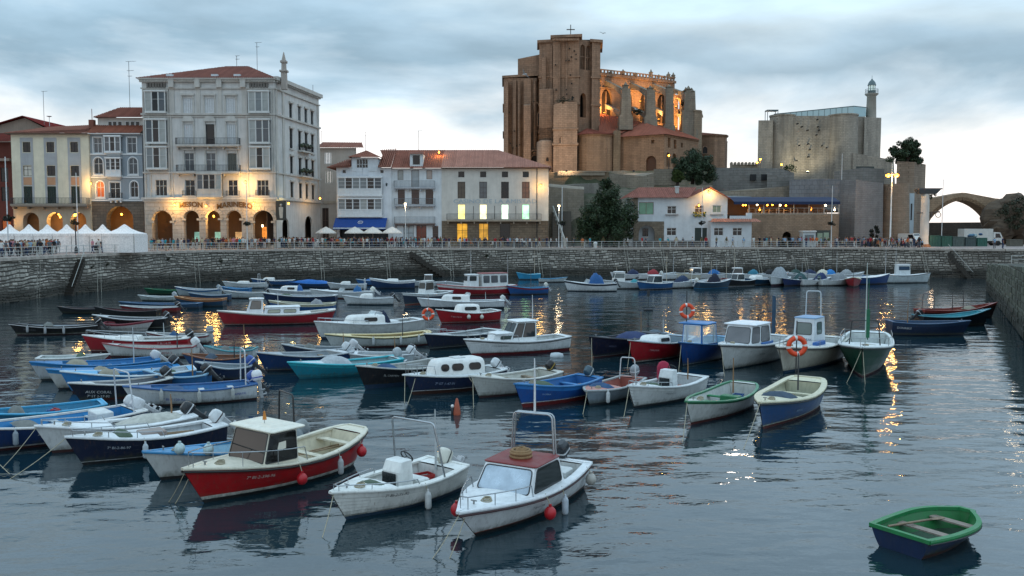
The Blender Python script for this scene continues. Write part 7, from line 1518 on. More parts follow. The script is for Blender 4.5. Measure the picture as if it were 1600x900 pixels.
# ------------------------------------------------------------------ people
SKINM = paint('9a6a50', .6, .1, 4, 0, 0, 'skin'); SHOE = paint('1c1a1a', .7, .1, 4, 0, 0, 'shoes')
def figure(pose):
 """one continuous skinned body, posed; materials: 0 skin 1 top 2 legs 3 hair 4 shoes"""
 if pose == 'sit': pel, dz = (0, .0, .5), -.42
 else: pel, dz = (0, 0, .93), 0
 J = {'pel': (pel, .135), 'wai': ((0, .0, 1.08+dz), .125), 'che': ((0, .01, 1.3+dz), .15), 'nek': ((0, 0, 1.46+dz), .06), 'hed': ((0, -.02, 1.58+dz), .1), 'top': ((0, -.01, 1.69+dz), .085)}
 E = [('pel', 'wai'), ('wai', 'che'), ('che', 'nek'), ('nek', 'hed'), ('hed', 'top')]
 for s, sg in (('l', 1), ('r', -1)):
  J['sh'+s] = ((.17*sg, .01, 1.39+dz), .07); E.append(('che', 'sh'+s))
  sw = {'walk': .2*sg, 'stand': .03, 'arm': -.05, 'lean': .0, 'sit': -.1}[pose]
  el = (.23*sg, .03+sw*.5, 1.12+dz); ha = (.24*sg, -.04+sw, .86+dz)
  if pose == 'arm' and sg > 0: el = (.24, -.1, 1.14); ha = (.12, -.3, 1.28)
  if pose == 'lean': el = (.22*sg, -.18, 1.14); ha = (.14*sg, -.34, 1.08)
  if pose == 'sit': el = (.22*sg, -.12, .72); ha = (.12*sg, -.34, .62)
  J['el'+s] = (el, .048); J['wr'+s] = (ha, .036); J['fi'+s] = ((ha[0], ha[1]-.02, ha[2]-.11), .028); E += [('sh'+s, 'el'+s), ('el'+s, 'wr'+s), ('wr'+s, 'fi'+s)]
  if pose == 'sit': kn = (.11*sg, -.44, .52); an = (.11*sg, -.46, .1)
  elif pose == 'walk': kn = (.1*sg, -.12+.16*(sg > 0), .5); an = (.1*sg, -.28*sg*-1 if sg < 0 else .34, .1); an = (.1*sg, -.26 if sg < 0 else .32, .09)
  else: kn = (.12*sg, -.03, .5); an = (.13*sg, .02, .09)
  J['hp'+s] = ((.1*sg, 0, pel[2]-.05), .1); J['kn'+s] = (kn, .07); J['an'+s] = (an, .05); J['to'+s] = ((an[0], an[1]-.15, .045), .04)
  E += [('pel', 'hp'+s), ('hp'+s, 'kn'+s), ('kn'+s, 'an'+s), ('an'+s, 'to'+s)]
 K = list(J); me = bpy.data.meshes.new('person'); me.from_pydata([J[k][0] for k in K], [(K.index(a), K.index(b)) for a, b in E], []); o = bpy.data.objects.new('person', me); COL.objects.link(o); md = o.modifiers.new('skin', 'SKIN'); sv = me.skin_vertices[0].data
 for i, k in enumerate(K): r = J[k][1]; sv[i].radius = (r*1.25, r*.85) if k in ('pel', 'wai', 'che') else (r, r)
 sv[0].use_root = True; o.modifiers.new('sub', 'SUBSURF').levels = 1
 ev = o.evaluated_get(bpy.context.evaluated_depsgraph_get()); out = bpy.data.meshes.new_from_object(ev); bpy.data.objects.remove(o); out.name = 'person'; out.materials.clear()
 for m_ in range(5): out.materials.append(SKINM)
 for p in out.polygons:
  c = p.center; p.use_smooth = True; z = c.z-dz; arm = abs(c.x) > .19 or (pose in ('lean', 'arm', 'sit') and c.y < -.16 and c.z > .56)
  if z > 1.6 or (z > 1.53 and c.y > .02): p.material_index = 3
  elif z > 1.45: p.material_index = 0
  elif arm and z < 1.22 and not (pose == 'sit' and c.z < .56): p.material_index = 0
  elif z > .95 and not (pose == 'sit' and c.z < .52): p.material_index = 1
  elif c.z > .1: p.material_index = 2
  else: p.material_index = 4
 return out
FIG = {p: figure(p) for p in ('walk', 'stand', 'arm', 'lean', 'sit')}
TOPS = (('red', '9a1c24'), ('white', 'c4c4c0'), ('black', '18181a'), ('navy', '1a2440'), ('teal', '1f8a94'), ('pink', 'b87880'), ('pale blue', '7f9cb4'), ('grey', '6c6e72'), ('maroon', '5a1c28'), ('cream', 'b4a688'), ('orange', 'b4602c'), ('olive', '4c4c30'), ('black', '18181a'), ('navy', '1a2440'), ('grey', '5a5c60'), ('white', 'c4c4c0'))
LEGS = (('dark', '1a1a1e'), ('blue', '2c3c58'), ('beige', '8a7a60'), ('white', 'b0b0ac'), ('grey', '4c4e52')); HAIR = (('1a1410', 'dark'), ('3a2818', 'brown'), ('6a5030', 'fair'), ('6a6864', 'grey'))
rp = random.Random(21); PEOPLE = []; CHAIRS = []
NUM = ['leftmost'] + [w + ' from left' for w in 'second third fourth fifth sixth seventh eighth ninth tenth eleventh twelfth thirteenth fourteenth fifteenth sixteenth seventeenth eighteenth nineteenth twentieth'.split()]
def put(px, Y, pose, area, top=None, leg=None):
 o = bpy.data.objects.new('person', FIG[pose]); COL.objects.link(o); o.location = (xx(px, Y), Y, QZ+.01); o.rotation_euler = (0, 0, rp.uniform(-PI, PI) if pose != 'sit' else rp.choice((R(90), R(-90), 0, PI))+rp.uniform(-.3, .3)); s = rp.uniform(.98, 1.1); o.scale = (s*rp.uniform(.95, 1.12), s, s)
 t = top or rp.choice(TOPS); l = leg or rp.choice(LEGS); h = rp.choice(HAIR)
 for i, m_ in enumerate((paint(rp.choice(('9a6a50', '8a5a42', 'ac7c60')), .6, .1, 4, 0, 0, 'skin'), paint(t[1], .85, .15, 6, 0, 0, 'clothes'), paint(l[1], .85, .15, 6, 0, 0, 'clothes'), paint(h[0], .8, .1, 6, 0, 0, 'hair'), SHOE)): sl = o.material_slots[i]; sl.link = 'OBJECT'; sl.material = m_
 PEOPLE.append((o, pose, t[0], l[0], area, px))
 if pose == 'sit':
  c = root('chair', o.location, 'x', 'chair', 'cafe chairs on the promenade', o.rotation_euler.z); link(SEAT, 'seat', c); link(BACKR, 'backrest', c); [link(LEGM, 'leg', c, (x, y, 0)) for x in (-.18, .18) for y in (-.18, .18)]; CHAIRS.append((area, px, c))
m = MB(); m.box(-.22, .22, -.22, .22, .38, .42); SEAT = m.mesh('seat', [DARK]); m = MB(); m.loft([[(-.2, .2, .42), (.2, .2, .42), (.2, .23, .42), (-.2, .23, .42)], [(-.2, .27, .85), (.2, .27, .85), (.2, .3, .85), (-.2, .3, .85)]], 0); BACKR = m.mesh('backrest', [DARK]); m = MB(); m.tube([(0, 0, 0), (0, 0, .4)], .018, 4); LEGM = m.mesh('leg', [DARK])
for a, b, d0, d1, n, area, ps in ((-8, 92, 2, 9, 32, 'by the left tents', 'swsaw'), (140, 232, 1.5, 5, 15, 'by the right tent', 'sawtl'), (232, 330, 2, 10, 16, 'outside the left arches', 'wasl'), (322, 432, 3, 11, 35, 'by the arcade', 'sawst'), (436, 532, 2, 14, 36, 'near the side street', 'saswt'), (530, 632, 2, 12, 38, 'under the cafe parasols', 'tstas'), (632, 700, 2, 10, 16, 'by the middle house', 'swtal'), (700, 862, 2, 9, 31, 'by the club building', 'swatl'), (862, 992, 1.5, 7, 9, 'near the big tree', 'sw'), (992, 1182, 1.5, 5, 14, 'by the harbour house', 'w'), (1182, 1312, 1.5, 5, 20, 'by the terrace wall', 'swa'), (1306, 1440, 1.5, 9, 36, 'below the grey bastion', 'swta')):
 for k in range(n):
  px = a+(b-a)*(k+rp.uniform(.1, .9))/n; put(px, wall_d(px)+rp.uniform(d0, d1), {'s': 'stand', 'w': 'walk', 'a': 'arm', 'l': 'lean', 't': 'sit'}[rp.choice(ps)], area)
for px, dy in ((1553, 2.5), (1566, 2.2)): put(px, wall_d(px)+dy, 'stand', 'at the right end of the quay', ('navy', '1a2440') if px > 1560 else ('pale blue', '7f9cb4'))
put(375, wall_d(375)+2.0, 'arm', 'by the arcade', ('teal', '1f8a94'), ('dark', '1a1a1e'))
def label_people():
 V = {'stand': 'standing', 'walk': 'walking', 'arm': 'arm raised', 'lean': 'leaning forward', 'sit': 'sitting'}; by = {}
 for o, pose, t, l, area, px in PEOPLE: by.setdefault('person in %s top, %s trousers, %s %s' % (t, l, V[pose], area), []).append((px, o))
 num = NUM
 for lb, L in by.items():
  L.sort(key=lambda a: a[0])
  for k, (px, o) in enumerate(L): tag(o, lb if len(L) == 1 else '%s, %s' % (lb, num[k]), 'person', 'people on the promenade')
label_people()
def crowd():
 mb = MB(); cl = [paint(h, .85, .15, 6, 0, 0, 'clothes') for h in ('9a1c24', 'c4c4c0', '18181a', '1a2440', '6c6e72', '7f9cb4', '8a7a60', '2c3c58')]; mats = [SKINM, paint('1a1410', .8, .1, 6, 0, 0, 'hair')]+cl; F3 = [(f, [v.co.copy() for v in f.vertices]) for f in (FIG['stand'], FIG['arm'], FIG['walk'])]
 for a, b, d0, d1, n in ((-8, 90, 5, 11, 14), (325, 530, 6, 13, 34), (530, 700, 5, 12, 34), (700, 862, 5, 9, 18), (1190, 1440, 4, 10, 26)):
  for k in range(n):
   px = rp.uniform(a, b); Y = wall_d(px)+rp.uniform(d0, d1); f, vs = rp.choice(F3); M = Matrix.Translation((xx(px, Y), Y, QZ+.01)) @ Matrix.Rotation(rp.uniform(-PI, PI), 4, 'Z') @ Matrix.Scale(rp.uniform(.96, 1.08), 4); t, l = rp.randrange(8), rp.choice((2, 3, 6, 7)); mp = (0, 2+t, 2+l, 1, 4); mb.X = M; base = len(mb.v); mb.v.extend([tuple(M @ v) for v in vs])
   for p in f.polygons: mb.f.append([i+base for i in p.vertices]); mb.m.append(mp[p.material_index]); mb.s.append(True)
 tag(mb.build('crowd', mats, kind='stuff'), 'rest of the evening crowd standing on the promenade behind the others', 'crowd')
crowd()
for a in sorted({c[0] for c in CHAIRS}):
 L = sorted((c[1:] for c in CHAIRS if c[0] == a), key=lambda q: q[0])
 for k, (px, c) in enumerate(L): c['label'] = 'dark occupied cafe chair %s%s' % (a, ', ' + NUM[k] if len(L) > 1 else '')
# ------------------------------------------------------------------ the boats
BT = {}
def B_(key, *a, **k): BT[key] = boat(*a, **k)
# --- front row
B_('red', 'cabin_boat', 'large red launch with a cream cabin and dark windows, front row', (319, 786), (541, 722), F=.74, B=2.3, lod=0, br=.42, sr=.42, tr=.3, rnd=True, rake=.62, srake=.35, full=2.6, hull='9c0d12', boot='16181a', strp='cfccc4', boot_h=.1, strp_h=.09, sheer='8a0c10', sheer_h=.17, gun='cfc8b4', gw=.13, inside='d2c9b0', floor='b8ae94', cock=(.05, .47), fl=.22, deck='d4ccb8', rub='24221f',
   cab=dict(a=.53, b=.74, h=.88, w=.84, wf=.76, rake=.3, col='d6cfbd', roof='ded8c8', over=.1, oback=.3, ofront=.1, th=.07, v0=.07, v1=.95, front=[(.03, .97)], side=[(.04, .97)], r=.05, gl='1a1917', tumble=.93, up=0), rail=.5, railh=.42, thw=(.1, .3), thc='d0c8b2', txt=('7ª BI-2-398-96', .13, 'b9a79c', .83, .56))
B_('cons', 'motorboat', 'white lapstrake boat with a centre console and a wheel, front row', (541, 812), (700, 758), F=.62, B=1.9, lod=0, lap=True, br=.3, tr=.82, rake=.5, hull='cbcac4', boot='20384c', strp='cbcac4', gun='dcdcd6', gw=.16, inside='d3d4d0', floor='c4c6c2', cock=(.12, .68), fl=.15, deck='dfe0dc', con=(.52, 1.0, 'dedfdb'),
   ob=dict(c='cfccbf', t=58, st='26282a'), arch=(.3, .98, 1.5, -.25, None), rail=.55, railh=.16, txt=('7ª BI-2-71-92', .12, '4a4a4a', .8, .5), box=[(.75, 1.1, -.3, .3, .3, .62, 'd8d8d4'), (-.75, -.35, -.4, .4, .15, .55, 'd4d6d2')])
B_('wred', 'motorboat', 'white cabin cruiser with red roof and silver sunshade in the windscreen', (744, 838), (878, 757), F=.66, B=2.15, lod=0, br=.2, tr=.84, rake=.8, full=3.0, hull='cfd0d0', boot='15181b', strp='7c1418', strp_h=.03, sheer='d8d8d8', gun='d8dadb', gw=.2, inside='cfd0cd', floor='b9bab6', cock=(.04, .34), fl=.2, deck='dcdede', rub='3c1a1e',
   cab=dict(a=.36, b=.74, h=.62, w=.8, wf=.82, rake=.7, rback=.15, col='dcdddd', roof='741c1a', over=.02, oback=.1, th=.05, v0=.06, v1=.93, front=[(.03, .97)], side=[(.06, .9)], shade=True, r=.1, gl='2c3030', up=0, tumble=.88), rail=.72, railh=.32, arch=(.36, .62, 1.75, .0, None, 2), mast=(.36, 1.5, 'd8d8d8', 2.35), ob=dict(c='22252a', t=20), txt=('7ª BI-4-12-98', .09, '3d4044', .72, .38), box=[(-1.9, -1.3, -.6, .6, .3, .7, 'd0d2d0')])
def dinghy():
 q = gp(1410, 862); hd = R(34); c = q + Vector((1.22*math.cos(hd), 1.22*math.sin(hd), 0)); h = Hull(2.65, 1.62, .44, .12, .05, .86, .12, .05, False, 3.6)
 h.dr = .2; _b = h.b; h.b = lambda t: (_b(min(t, .985))**2+.2**2*max(0, t-.3))**.5
 rt = root('rowing_dinghy', (c.x, c.y, 0), 'small green and blue rowing dinghy drifting alone in the foreground', 'dinghy', None, hd)
 o = dict(hull='0a2446', boot='3a2420', strp='2a2630', sheer='0a2446', transom='0a2446', boot_h=.1, strp_h=.02, sheer_h=.08)
 hull_part(h, o, rt, 0)
 mb = MB(); L = [[(h.x(1, z), sg*h.y(1, z), z) for sg in (1, -1)] for z in (-.2, .1, h.zg(1))]; mb.loft(L, 0, False, False, closed=False); mb.build('bow_board', paint('0a2446', .5), rt)
 gunwale_part(h, o, rt, 0, col='1b7440', out=.04, inn=.085, zlo=-.05); gunwale_part(h, o, rt, 0, 'rubbing_strake', .045, -.0, -.08, -.045, '14161a', cross=False)
 inner_part(h, rt, .03, .985, '13662f', .05, '2a4a34', 14, -.02, .04)
 mb = MB(); x = h.x(1, h.zg(1)); mb.box(x-.08, x+.03, -.17, .17, h.zg(1)-.05, h.zg(1)+.03); mb.build('bow_cap', paint('1b7440', .45), rt)
 for t, z in ((.42, .27), (.8, .29)):
  mb = MB(); w = h.y(t, z)-.03; x = h.x(t, z); mb.box(x-.11, x+.11, -w, w, z, z+.035); mb.build('thwart', paint('8d7f74', .75, .35, 5, 0, .5, 'wood'), rt)
 mb = MB(); mb.add([(-1.2, -.5, .33), (-.95, -.62, .34), (-.95, .62, .34), (-1.2, .5, .33), (-1.2, -.5, .36), (-.95, -.62, .37), (-.95, .62, .37), (-1.2, .5, .36)], [(0,3,2,1), (4,5,6,7), (0,1,5,4), (1,2,6,5), (2,3,7,6), (3,0,4,7)]); mb.build('stern_seat', paint('1b7440', .5), rt)
 ow = root('oar', (c.x, c.y, 0), 'weathered wooden oar lying inside the green dinghy', 'oar', None, hd)
 mb = MB(); mb.tube([(-1.0, .5, .40), (.45, .3, .345)], .028, 6); mb.build('shaft', paint('8a7560', .7, .3, 5, 0, .4, 'wood'), ow)
 mb = MB(); mb.loft([[(x_, y_+dy, z_+dz) for dy, dz in ((-w_, 0), (0, .015), (w_, 0), (0, -.015))] for x_, y_, z_, w_ in ((.4, .305, .347, .03), (.6, .28, .34, .075), (.8, .25, .335, .08), (.85, .245, .333, .05))], 0); mb.build('blade', paint('8a7560', .7, .3, 5, 0, .4, 'wood'), ow)
 rp = MB(); rp.tube([(-1.22, .15, .45), (-1.27, .14, .3), (-1.28, .1, .25), (-1.26, .05, .33)], .013, 4); rp.build('rope_end', ROPE, rt)
dinghy()
# --- left foreground cluster
B_('wblue', 'fishing_boat', 'white boat with light blue deck edge half hidden behind the red launch', (252, 750), (473, 714), F=.62, lod=0, hull='b9bbb8', boot='1a1a1c', strp='b9bbb8', gun='2f7fae', deck='3e88b4', inside='8fb4c6', cock=(.08, .7), thw=(.2, .45), ob=dict(c='8f9494', t=25, cov=True), arch=(.12, .8, 1.5, 0, '191a1c'), cover=(.0, .16, .55, '8c9292', .5))
B_('navy6', 'fishing_boat', 'navy boat with plain white decks and registration lettering, left foreground', (130, 727), (345, 693), F=.66, lod=0, hull='0d1730', boot='0b0c10', strp='b9bcc0', strp_h=.025, gun='d2d4d4', gw=.2, deck='d6d9da', inside='c8ccce', cock=(.1, .5), txt=('7ª BI-2-86-97', .12, 'aab0b8', .86, .5), rail=.5, railh=.22, box=[(-.3, .5, -.35, .35, .5, .8, '8d7f78')], ob=dict(c='d0d2d2', t=50, st='3a2a28'))
B_('anch', 'fishing_boat', 'white boat with a black anchor painted on its bow', (82, 708), (300, 678), F=.66, lod=0, hull='c3c5c4', boot='3a1a1a', strp='c3c5c4', gun='dadcdc', gw=.24, deck='dcdede', inside='c8ccce', cock=(.12, .6), rail=.62, railh=.2, cover=(.05, .55, .3, 'b4b2a8', .6), ob=dict(c='23262a', t=52))
B_('navy8', 'fishing_boat', 'dark blue open boat with bright blue inside and white gunwale, left edge', (-72, 712), (217, 668), F=.68, lod=0, hull='123160', boot='3a1518', strp='b9bcc0', gun='d5d3cf', inside='1f7cb4', floor='1c6a9a', cock=(.06, .86), thw=(.25, .45, .65), thc='b9c4c8', deck='d6d6d4', ob=[dict(c='c9cbcc', t=55, y=-.32), dict(c='c4c6c8', t=55, y=.3)], arch=(.08, .8, 1.45, -.1, 'b9bcc0'), box=[(-1.9, -1.3, -.5, .5, .3, .82, 'd2d4d2')], txt=('2-93', .16, 'b9bcc0', .62, .45))
B_('teal9', 'fishing_boat', 'pale turquoise open boat furthest left beside the dark blue boat', (-44, 673), (163, 650), F=.5, hull='2a6f92', boot='10202a', strp='2a6f92', gun='3a9cc4', inside='2a7a9c', thw=(.3, .55, .75), thc='2a6a8a', cock=(.04, .9))
B_('punt', 'punt', 'small white punt with dark numbers on its side', rng=(64, 155, 568), ang=14, F=.36, L=3.1, B=1.3, hull='bcc0be', boot='3a3c3c', strp='bcc0be', gun='c8cbc9', inside='b4bcba', tr=.9, br=.25, cock=(.05, .9), txt=('7ª ST 4-41-92', .16, '4a4e58', .1, .1, -1))
B_('blue11', 'fishing_boat', 'grey hulled boat with bright blue inside, behind two blue boats', (65, 595), (248, 582), F=.66, hull='a2a8ac', boot='1a2226', strp='a2a8ac', gun='2070a6', inside='1f6ea6', floor='1e6ca4', deck='2070a6', cock=(.04, .8), thw=(.3, .6), thc='2070a6', sheer='2a7ab4', ob=dict(c='c4c6c8', t=55))
B_('blue12', 'fishing_boat', 'white hulled boat with vivid blue deck, between the blue boats', (92, 609), (276, 593), F=.68, hull='b4b6b2', boot='20242a', strp='b4b6b2', gun='267cb4', inside='2276ae', deck='267cb4', cock=(.05, .7), thw=(.25, .5), thc='267cb4', sheer='2f80b4', ob=dict(c='26282c', t=45))
B_('blue13', 'fishing_boat', 'light blue hulled boat with white thwarts beside the lettered navy stern', (114, 614), (304, 600), F=.7, hull='2c79b6', boot='3c1a18', strp='2c79b6', gun='c4d2d8', inside='c2cace', deck='5aa4cc', cock=(.06, .78), thw=(.25, .5, .7), thc='d4d4d0')
B_('coral', 'fishing_boat', 'navy boat with two white lines of lettering on its bow', (127, 628), (262, 611), F=.6, hull='12192a', boot='4a1a14', strp='12192a', gun='c6c6c2', inside='6a6e74', cock=(.06, .82), thw=(.4,), txt=[('AUX CORAL', .17, 'd0d2d2', .97, .42), ('7ª ST 2-27-92', .15, 'd0d2d2', .95, .22)], ob=dict(c='23262a', t=40))
B_('wanch', 'fishing_boat', 'long white boat with blue rail and white fenders along its side', (213, 636), (398, 621), F=.62, hull='c2c6c8', boot='2a1618', strp='c2c6c8', sheer='c8cccc', gun='2a5a8e', inside='2f6ea4', floor='2a5f8e', cock=(.06, .84), thw=(.2, .45, .65), thc='cfd2d0', txt=[('7ª BI-2-120-92', .15, '4a58a0', .8, .28), ('AMAYA', .14, '4a58a0', .2, .3)], ob=[dict(c='dcdcdc', t=8, st='2a3aa0', y=.2), dict(c='2c4f94', t=40)], arch=(.1, .8, 1.5, 0, 'c9cbcc'))
B_('wood16', 'fishing_boat', 'blue boat with rusty brown inside, near the golden reflections', rng=(297, 385, 574), ang=183, F=.52, B=1.7, hull='1f4a7a', boot='1c3a56', strp='1f4a7a', gun='7a4a30', inside='6a4028', tr=.7, cock=(.04, .92), thw=(.3, .6))
# --- left middle
B_('w17', 'fishing_boat', 'white boat with red gunwale lying against the red and white boat', rng=(170, 312, 557), ang=184, F=.55, B=1.7, hull='c4c7c6', boot='3a1a1c', strp='c4c7c6', gun='8a3a3e', gw=.05, inside='a8a8a4', deck='b9bcba', cock=(.04, .86), thw=(.3, .6), ob=dict(c='d6d8d8', t=38), txt=('BOGA 3', .16, 'a04a4a', .36, .25))
B_('r18', 'motorboat', 'red boat with white foredeck and long bow rail', (143, 550), (298, 547), F=.72, B=2.0, hull='8c1420', boot='3c0e14', strp='c4b4b4', strp_h=.03, sheer='a01826', gun='cfd0ce', gw=.2, deck='d8d8d4', inside='c9cac6', cock=(.08, .5), rail=.5, railh=.3, cud=dict(a=.5, b=.78, h=.16, w=.6, win=[]), ob=dict(c='1f2226', t=35), txt=('7ª BI-1-8-98', .16, 'd4b0b0', .3, .5))
B_('k19', 'fishing_boat', 'long black boat with three white fenders and white coaming', (27, 524), (155, 520), F=.6, B=1.9, hull='0d0e12', boot='2c1416', strp='b4b4b4', strp_h=.03, gun='15161a', gw=.1, inside='aab0b4', rub='c0c0c0', deck='1c1e22', tr=.6, txt=('TXITXARRO', .16, '6a6c70', .92, .4), ob=dict(c='141518', t=40), cock=(.05, .84))
B_('k20', 'fishing_boat', 'black boat with white rail and dark outboard behind the long black boat', rng=(152, 266, 513), ang=184, F=.72, B=1.9, hull='0e1014', boot='10100f', strp='8a8c8c', gun='b4b8ba', inside='4a5258', cock=(.06, .82), thw=(.3, .6), ob=dict(c='15171a', t=45))
B_('wr21', 'rowing_boat', 'small white boat with a dull red rim beside the black boats', rng=(160, 232, 516), ang=4, F=.5, B=1.5, hull='b0aeac', boot='b0aeac', strp='b0aeac', sheer='8a3a44', gun='8a3a44', inside='6a3a40', cock=(.04, .92))
B_('k22', 'rowing_boat', 'dark boat with maroon inside at the back of the black boats', rng=(153, 252, 496), ang=181, F=.55, B=1.7, hull='121316', boot='101010', gun='1f2022', inside='5a2028', cock=(.04, .9), thw=(.3, .6), lod=2, br=.7)
B_('rw23', 'rowing_boat', 'red boat with white rim among the dark boats on the left', rng=(193, 282, 488), ang=183, F=.45, B=1.6, hull='7a1c22', boot='4a1418', gun='bfc2c2', inside='9aa0a0', lod=2, ob=dict(c='1a1c20', t=40))
B_('b24', 'rowing_boat', 'slate blue low boat with a white stern, left middle', rng=(190, 318, 482), ang=182, F=.45, B=1.7, hull='2a4560', boot='1a2a3a', gun='4a6c8a', inside='38587a', lod=2, thw=(.3, .6))
B_('w26', 'rowing_boat', 'white low boat under the green boat near the left quay', rng=(221, 276, 470), ang=181, F=.42, B=1.6, hull='a8b0ae', boot='2a3230', gun='c4c9c8', inside='8a9496', lod=2, ob=dict(c='9aa0a4', t=40))
B_('g27', 'rowing_boat', 'dark green boat nearest the quay wall on the left', rng=(230, 302, 460), ang=183, F=.5, B=1.7, hull='0f4a34', boot='0c2a20', gun='1c6a48', inside='14503a', lod=2)
B_('o28', 'fishing_boat', 'blue boat with a tan wooden deck edge, left middle', rng=(278, 354, 479), ang=182, F=.7, B=2.0, hull='1c3a52', boot='142430', sheer='a06a44', gun='a87850', inside='8a5c3c', lod=2, cock=(.06, .85))
B_('w29', 'fishing_boat', 'white and blue boat with raised grey outboard below the left ladder', rng=(278, 346, 463), ang=181, F=.75, B=2.0, hull='9aa4a8', boot='6a3a30', sheer='2c5a86', gun='c4ccd0', inside='8a98a2', lod=2, ob=dict(c='8a949a', t=45))
B_('b30', 'rowing_boat', 'small plain blue boat between white boats below the wall', rng=(350, 393, 459), ang=182, F=.6, B=1.7, hull='2f6a9c', boot='1c3c50', gun='5a94bc', inside='3a7aa8', lod=2)
B_('w31', 'motorboat', 'white motorboat with a square hoop near the left wall', rng=(352, 420, 450), ang=184, F=.6, B=1.9, hull='c4c9cb', boot='2a3a4a', gun='d6dadb', inside='a0aaae', lod=2, arch=(.2, .7, 1.2, 0, 'c9cbcc'), ob=dict(c='1f2226', t=40), cud=dict(a=.45, b=.75, h=.25, w=.6))
B_('w32', 'motorboat', 'white cuddy boat with a blue canvas at its cabin door', rng=(418, 515, 462), ang=183, F=.55, B=2.0, hull='c2c6c8', boot='1d2a44', strp='1d2a44', gun='d8dbdc', gw=.2, inside='b8bec0', deck='d8dbdc', cud=dict(a=.5, b=.82, h=.5, w=.66, win=[(.15, .55)]), cover=(.43, .53, .75, '2a5c94', .6), cock=(.05, .5), lod=1)
B_('b33', 'fishing_boat', 'navy boat with double white rail behind the big red launch', rng=(414, 530, 474), ang=182, F=.75, B=2.0, hull='12294a', boot='122030', sheer='c9cdd0', sheer_h=.1, gun='ccd0d2', rub='1a2a44', inside='8a98a4', cock=(.05, .85), lod=1, thw=(.3, .6))
B_('b34', 'fishing_boat', 'blue boat with cream rail partly hidden by the big red launch', rng=(425, 527, 488), ang=182, F=.75, B=2.0, hull='1c4c7e', boot='142a40', sheer='bcb89e', gun='c9c6b0', inside='9a9a8c', cock=(.05, .85), lod=1, cover=(.2, .4, .5, '8a8c90', .5))
B_('red35', 'cabin_boat', 'long red and white launch with a small white wheelhouse forward', (351, 509), (516, 504), F=.82, B=2.4, lod=1, rnd=True, tr=.35, rake=.55, srake=.3, sr=.3, br=.45, hull='8e1a24', boot='2a1216', strp='b8a4a4', strp_h=.03, sheer='b9b4b0', sheer_h=.1, gun='d4d2ca', gw=.1, inside='c4c2ba', deck='d4d4ce', cock=(.05, .2), fl=.3,
   cab=[dict(a=.64, b=.80, h=1.05, w=.5, wf=.4, rake=.3, col='d8dadb', roof='c9ccce', side=[(.15, .85)], front=[(.1, .9)], v0=.45, v1=.9, sv0=.3, gl='6a6460', up=0), dict(a=.3, b=.64, h=.5, w=.6, wf=.55, rake=.3, col='d4d8da', roof='dadedf', side=[(.1, .45), (.55, .9)], front=[], v0=.2, v1=.7, gl='9a9a88', up=0, open=False)], mast=(.5, 1.8, 'c9cbcc'))
B_('w36', 'motorboat', 'white speedboat with a hoop and cream outboards raised at the stern', rng=(488, 588, 466), ang=184, F=.7, B=2.0, hull='c2c8ca', boot='5a2420', gun='d8dbdc', gw=.2, inside='b4bcbe', cock=(.06, .6), lod=1, ob=[dict(c='ccccc0', t=50, y=.3), dict(c='cac9be', t=50, y=-.3)], arch=(.15, .75, 1.4, 0, 'c9cbcc'), ws=(.6, .6, .4, .25), cover=(.2, .35, .7, '2a6090', .5))
B_('b37', 'motorboat', 'navy and white motorboat close under the quay wall', rng=(590, 642, 451), ang=186, F=.95, B=2.2, L=5.2, hull='1c3658', boot='14243c', gun='d6dadb', sheer='d0d4d6', gw=.25, deck='dadedf', inside='b8bec0', lod=2, cock=(.06, .4), cud=dict(a=.4, b=.7, h=.25, w=.6))
B_('b38', 'fishing_boat', 'boat under a long bright blue cover below the wall', rng=(455, 522, 449), ang=182, F=.5, B=2.0, hull='1c3c64', boot='142a44', gun='2a64a0', inside='1c3c64', lod=2, cover=(.05, .95, .55, '1f63ac', .95))
B_('n39', 'fishing_boat', 'navy fishing boat with a narrow white wheelhouse amidships', (633, 477), (697, 468), F=.85, B=2.2, hull='17273c', boot='7a3424', strp='9a9a9a', strp_h=.03, sheer='c4c8c9', gun='ced2d2', gw=.15, inside='aab0b0', deck='ced2d2', lod=1, cab=dict(a=.4, b=.62, h=1.25, w=.42, wf=.38, rake=.2, col='c9cccb', roof='bfc0bc', v0=.45, v1=.9, sv0=.35, gl='4a4640', up=0), cock=(.06, .38))
B_('t40', 'trawler', 'largest red and white fishing boat with two masts and ring buoy', (690, 463), (802, 459), F=.95, B=2.6, hull='8e1c26', boot='5a1c1a', strp='9a8a8a', sheer='cfcac8', sheer_h=.3, gun='b84a4c', inside='b4b4b0', deck='bcbcb8', lod=1, decked=True, rake=.6, cab=[dict(a=.52, b=.68, h=1.3, w=.45, wf=.4, rake=.1, col='cdd1d2', roof='d6d8d8', v0=.5, v1=.9, gl='3a3e40', up=0, side=[(.2, .8)]), dict(a=.12, b=.48, h=1.45, w=.62, wf=.6, rake=.0, col='c9cccb', roof='8a3a3a', v0=.3, v1=.85, side=[(.05, .3), (.4, .65), (.72, .95)], front=[], gl='53565a', up=0)], mast=[(.6, 4.2, 'b9bcbc'), (.08, 3.6, 'a8a8a8')])
B_('s41', 'motorboat', 'white low sports boat with navy stripe behind the red cabin boat', rng=(655, 793, 482), ang=184, F=.7, B=2.2, hull='c4c9cc', boot='1b2433', strp='24344e', strp_h=.12, gun='d8dcde', gw=.25, inside='b8bec2', deck='dadee0', lod=1, cock=(.06, .42), cud=dict(a=.42, b=.78, h=.55, w=.7, win=[(.3, .6)]), ob=dict(c='c4c6c0', t=45), ws=(.5, .5, .35, .3, .45))
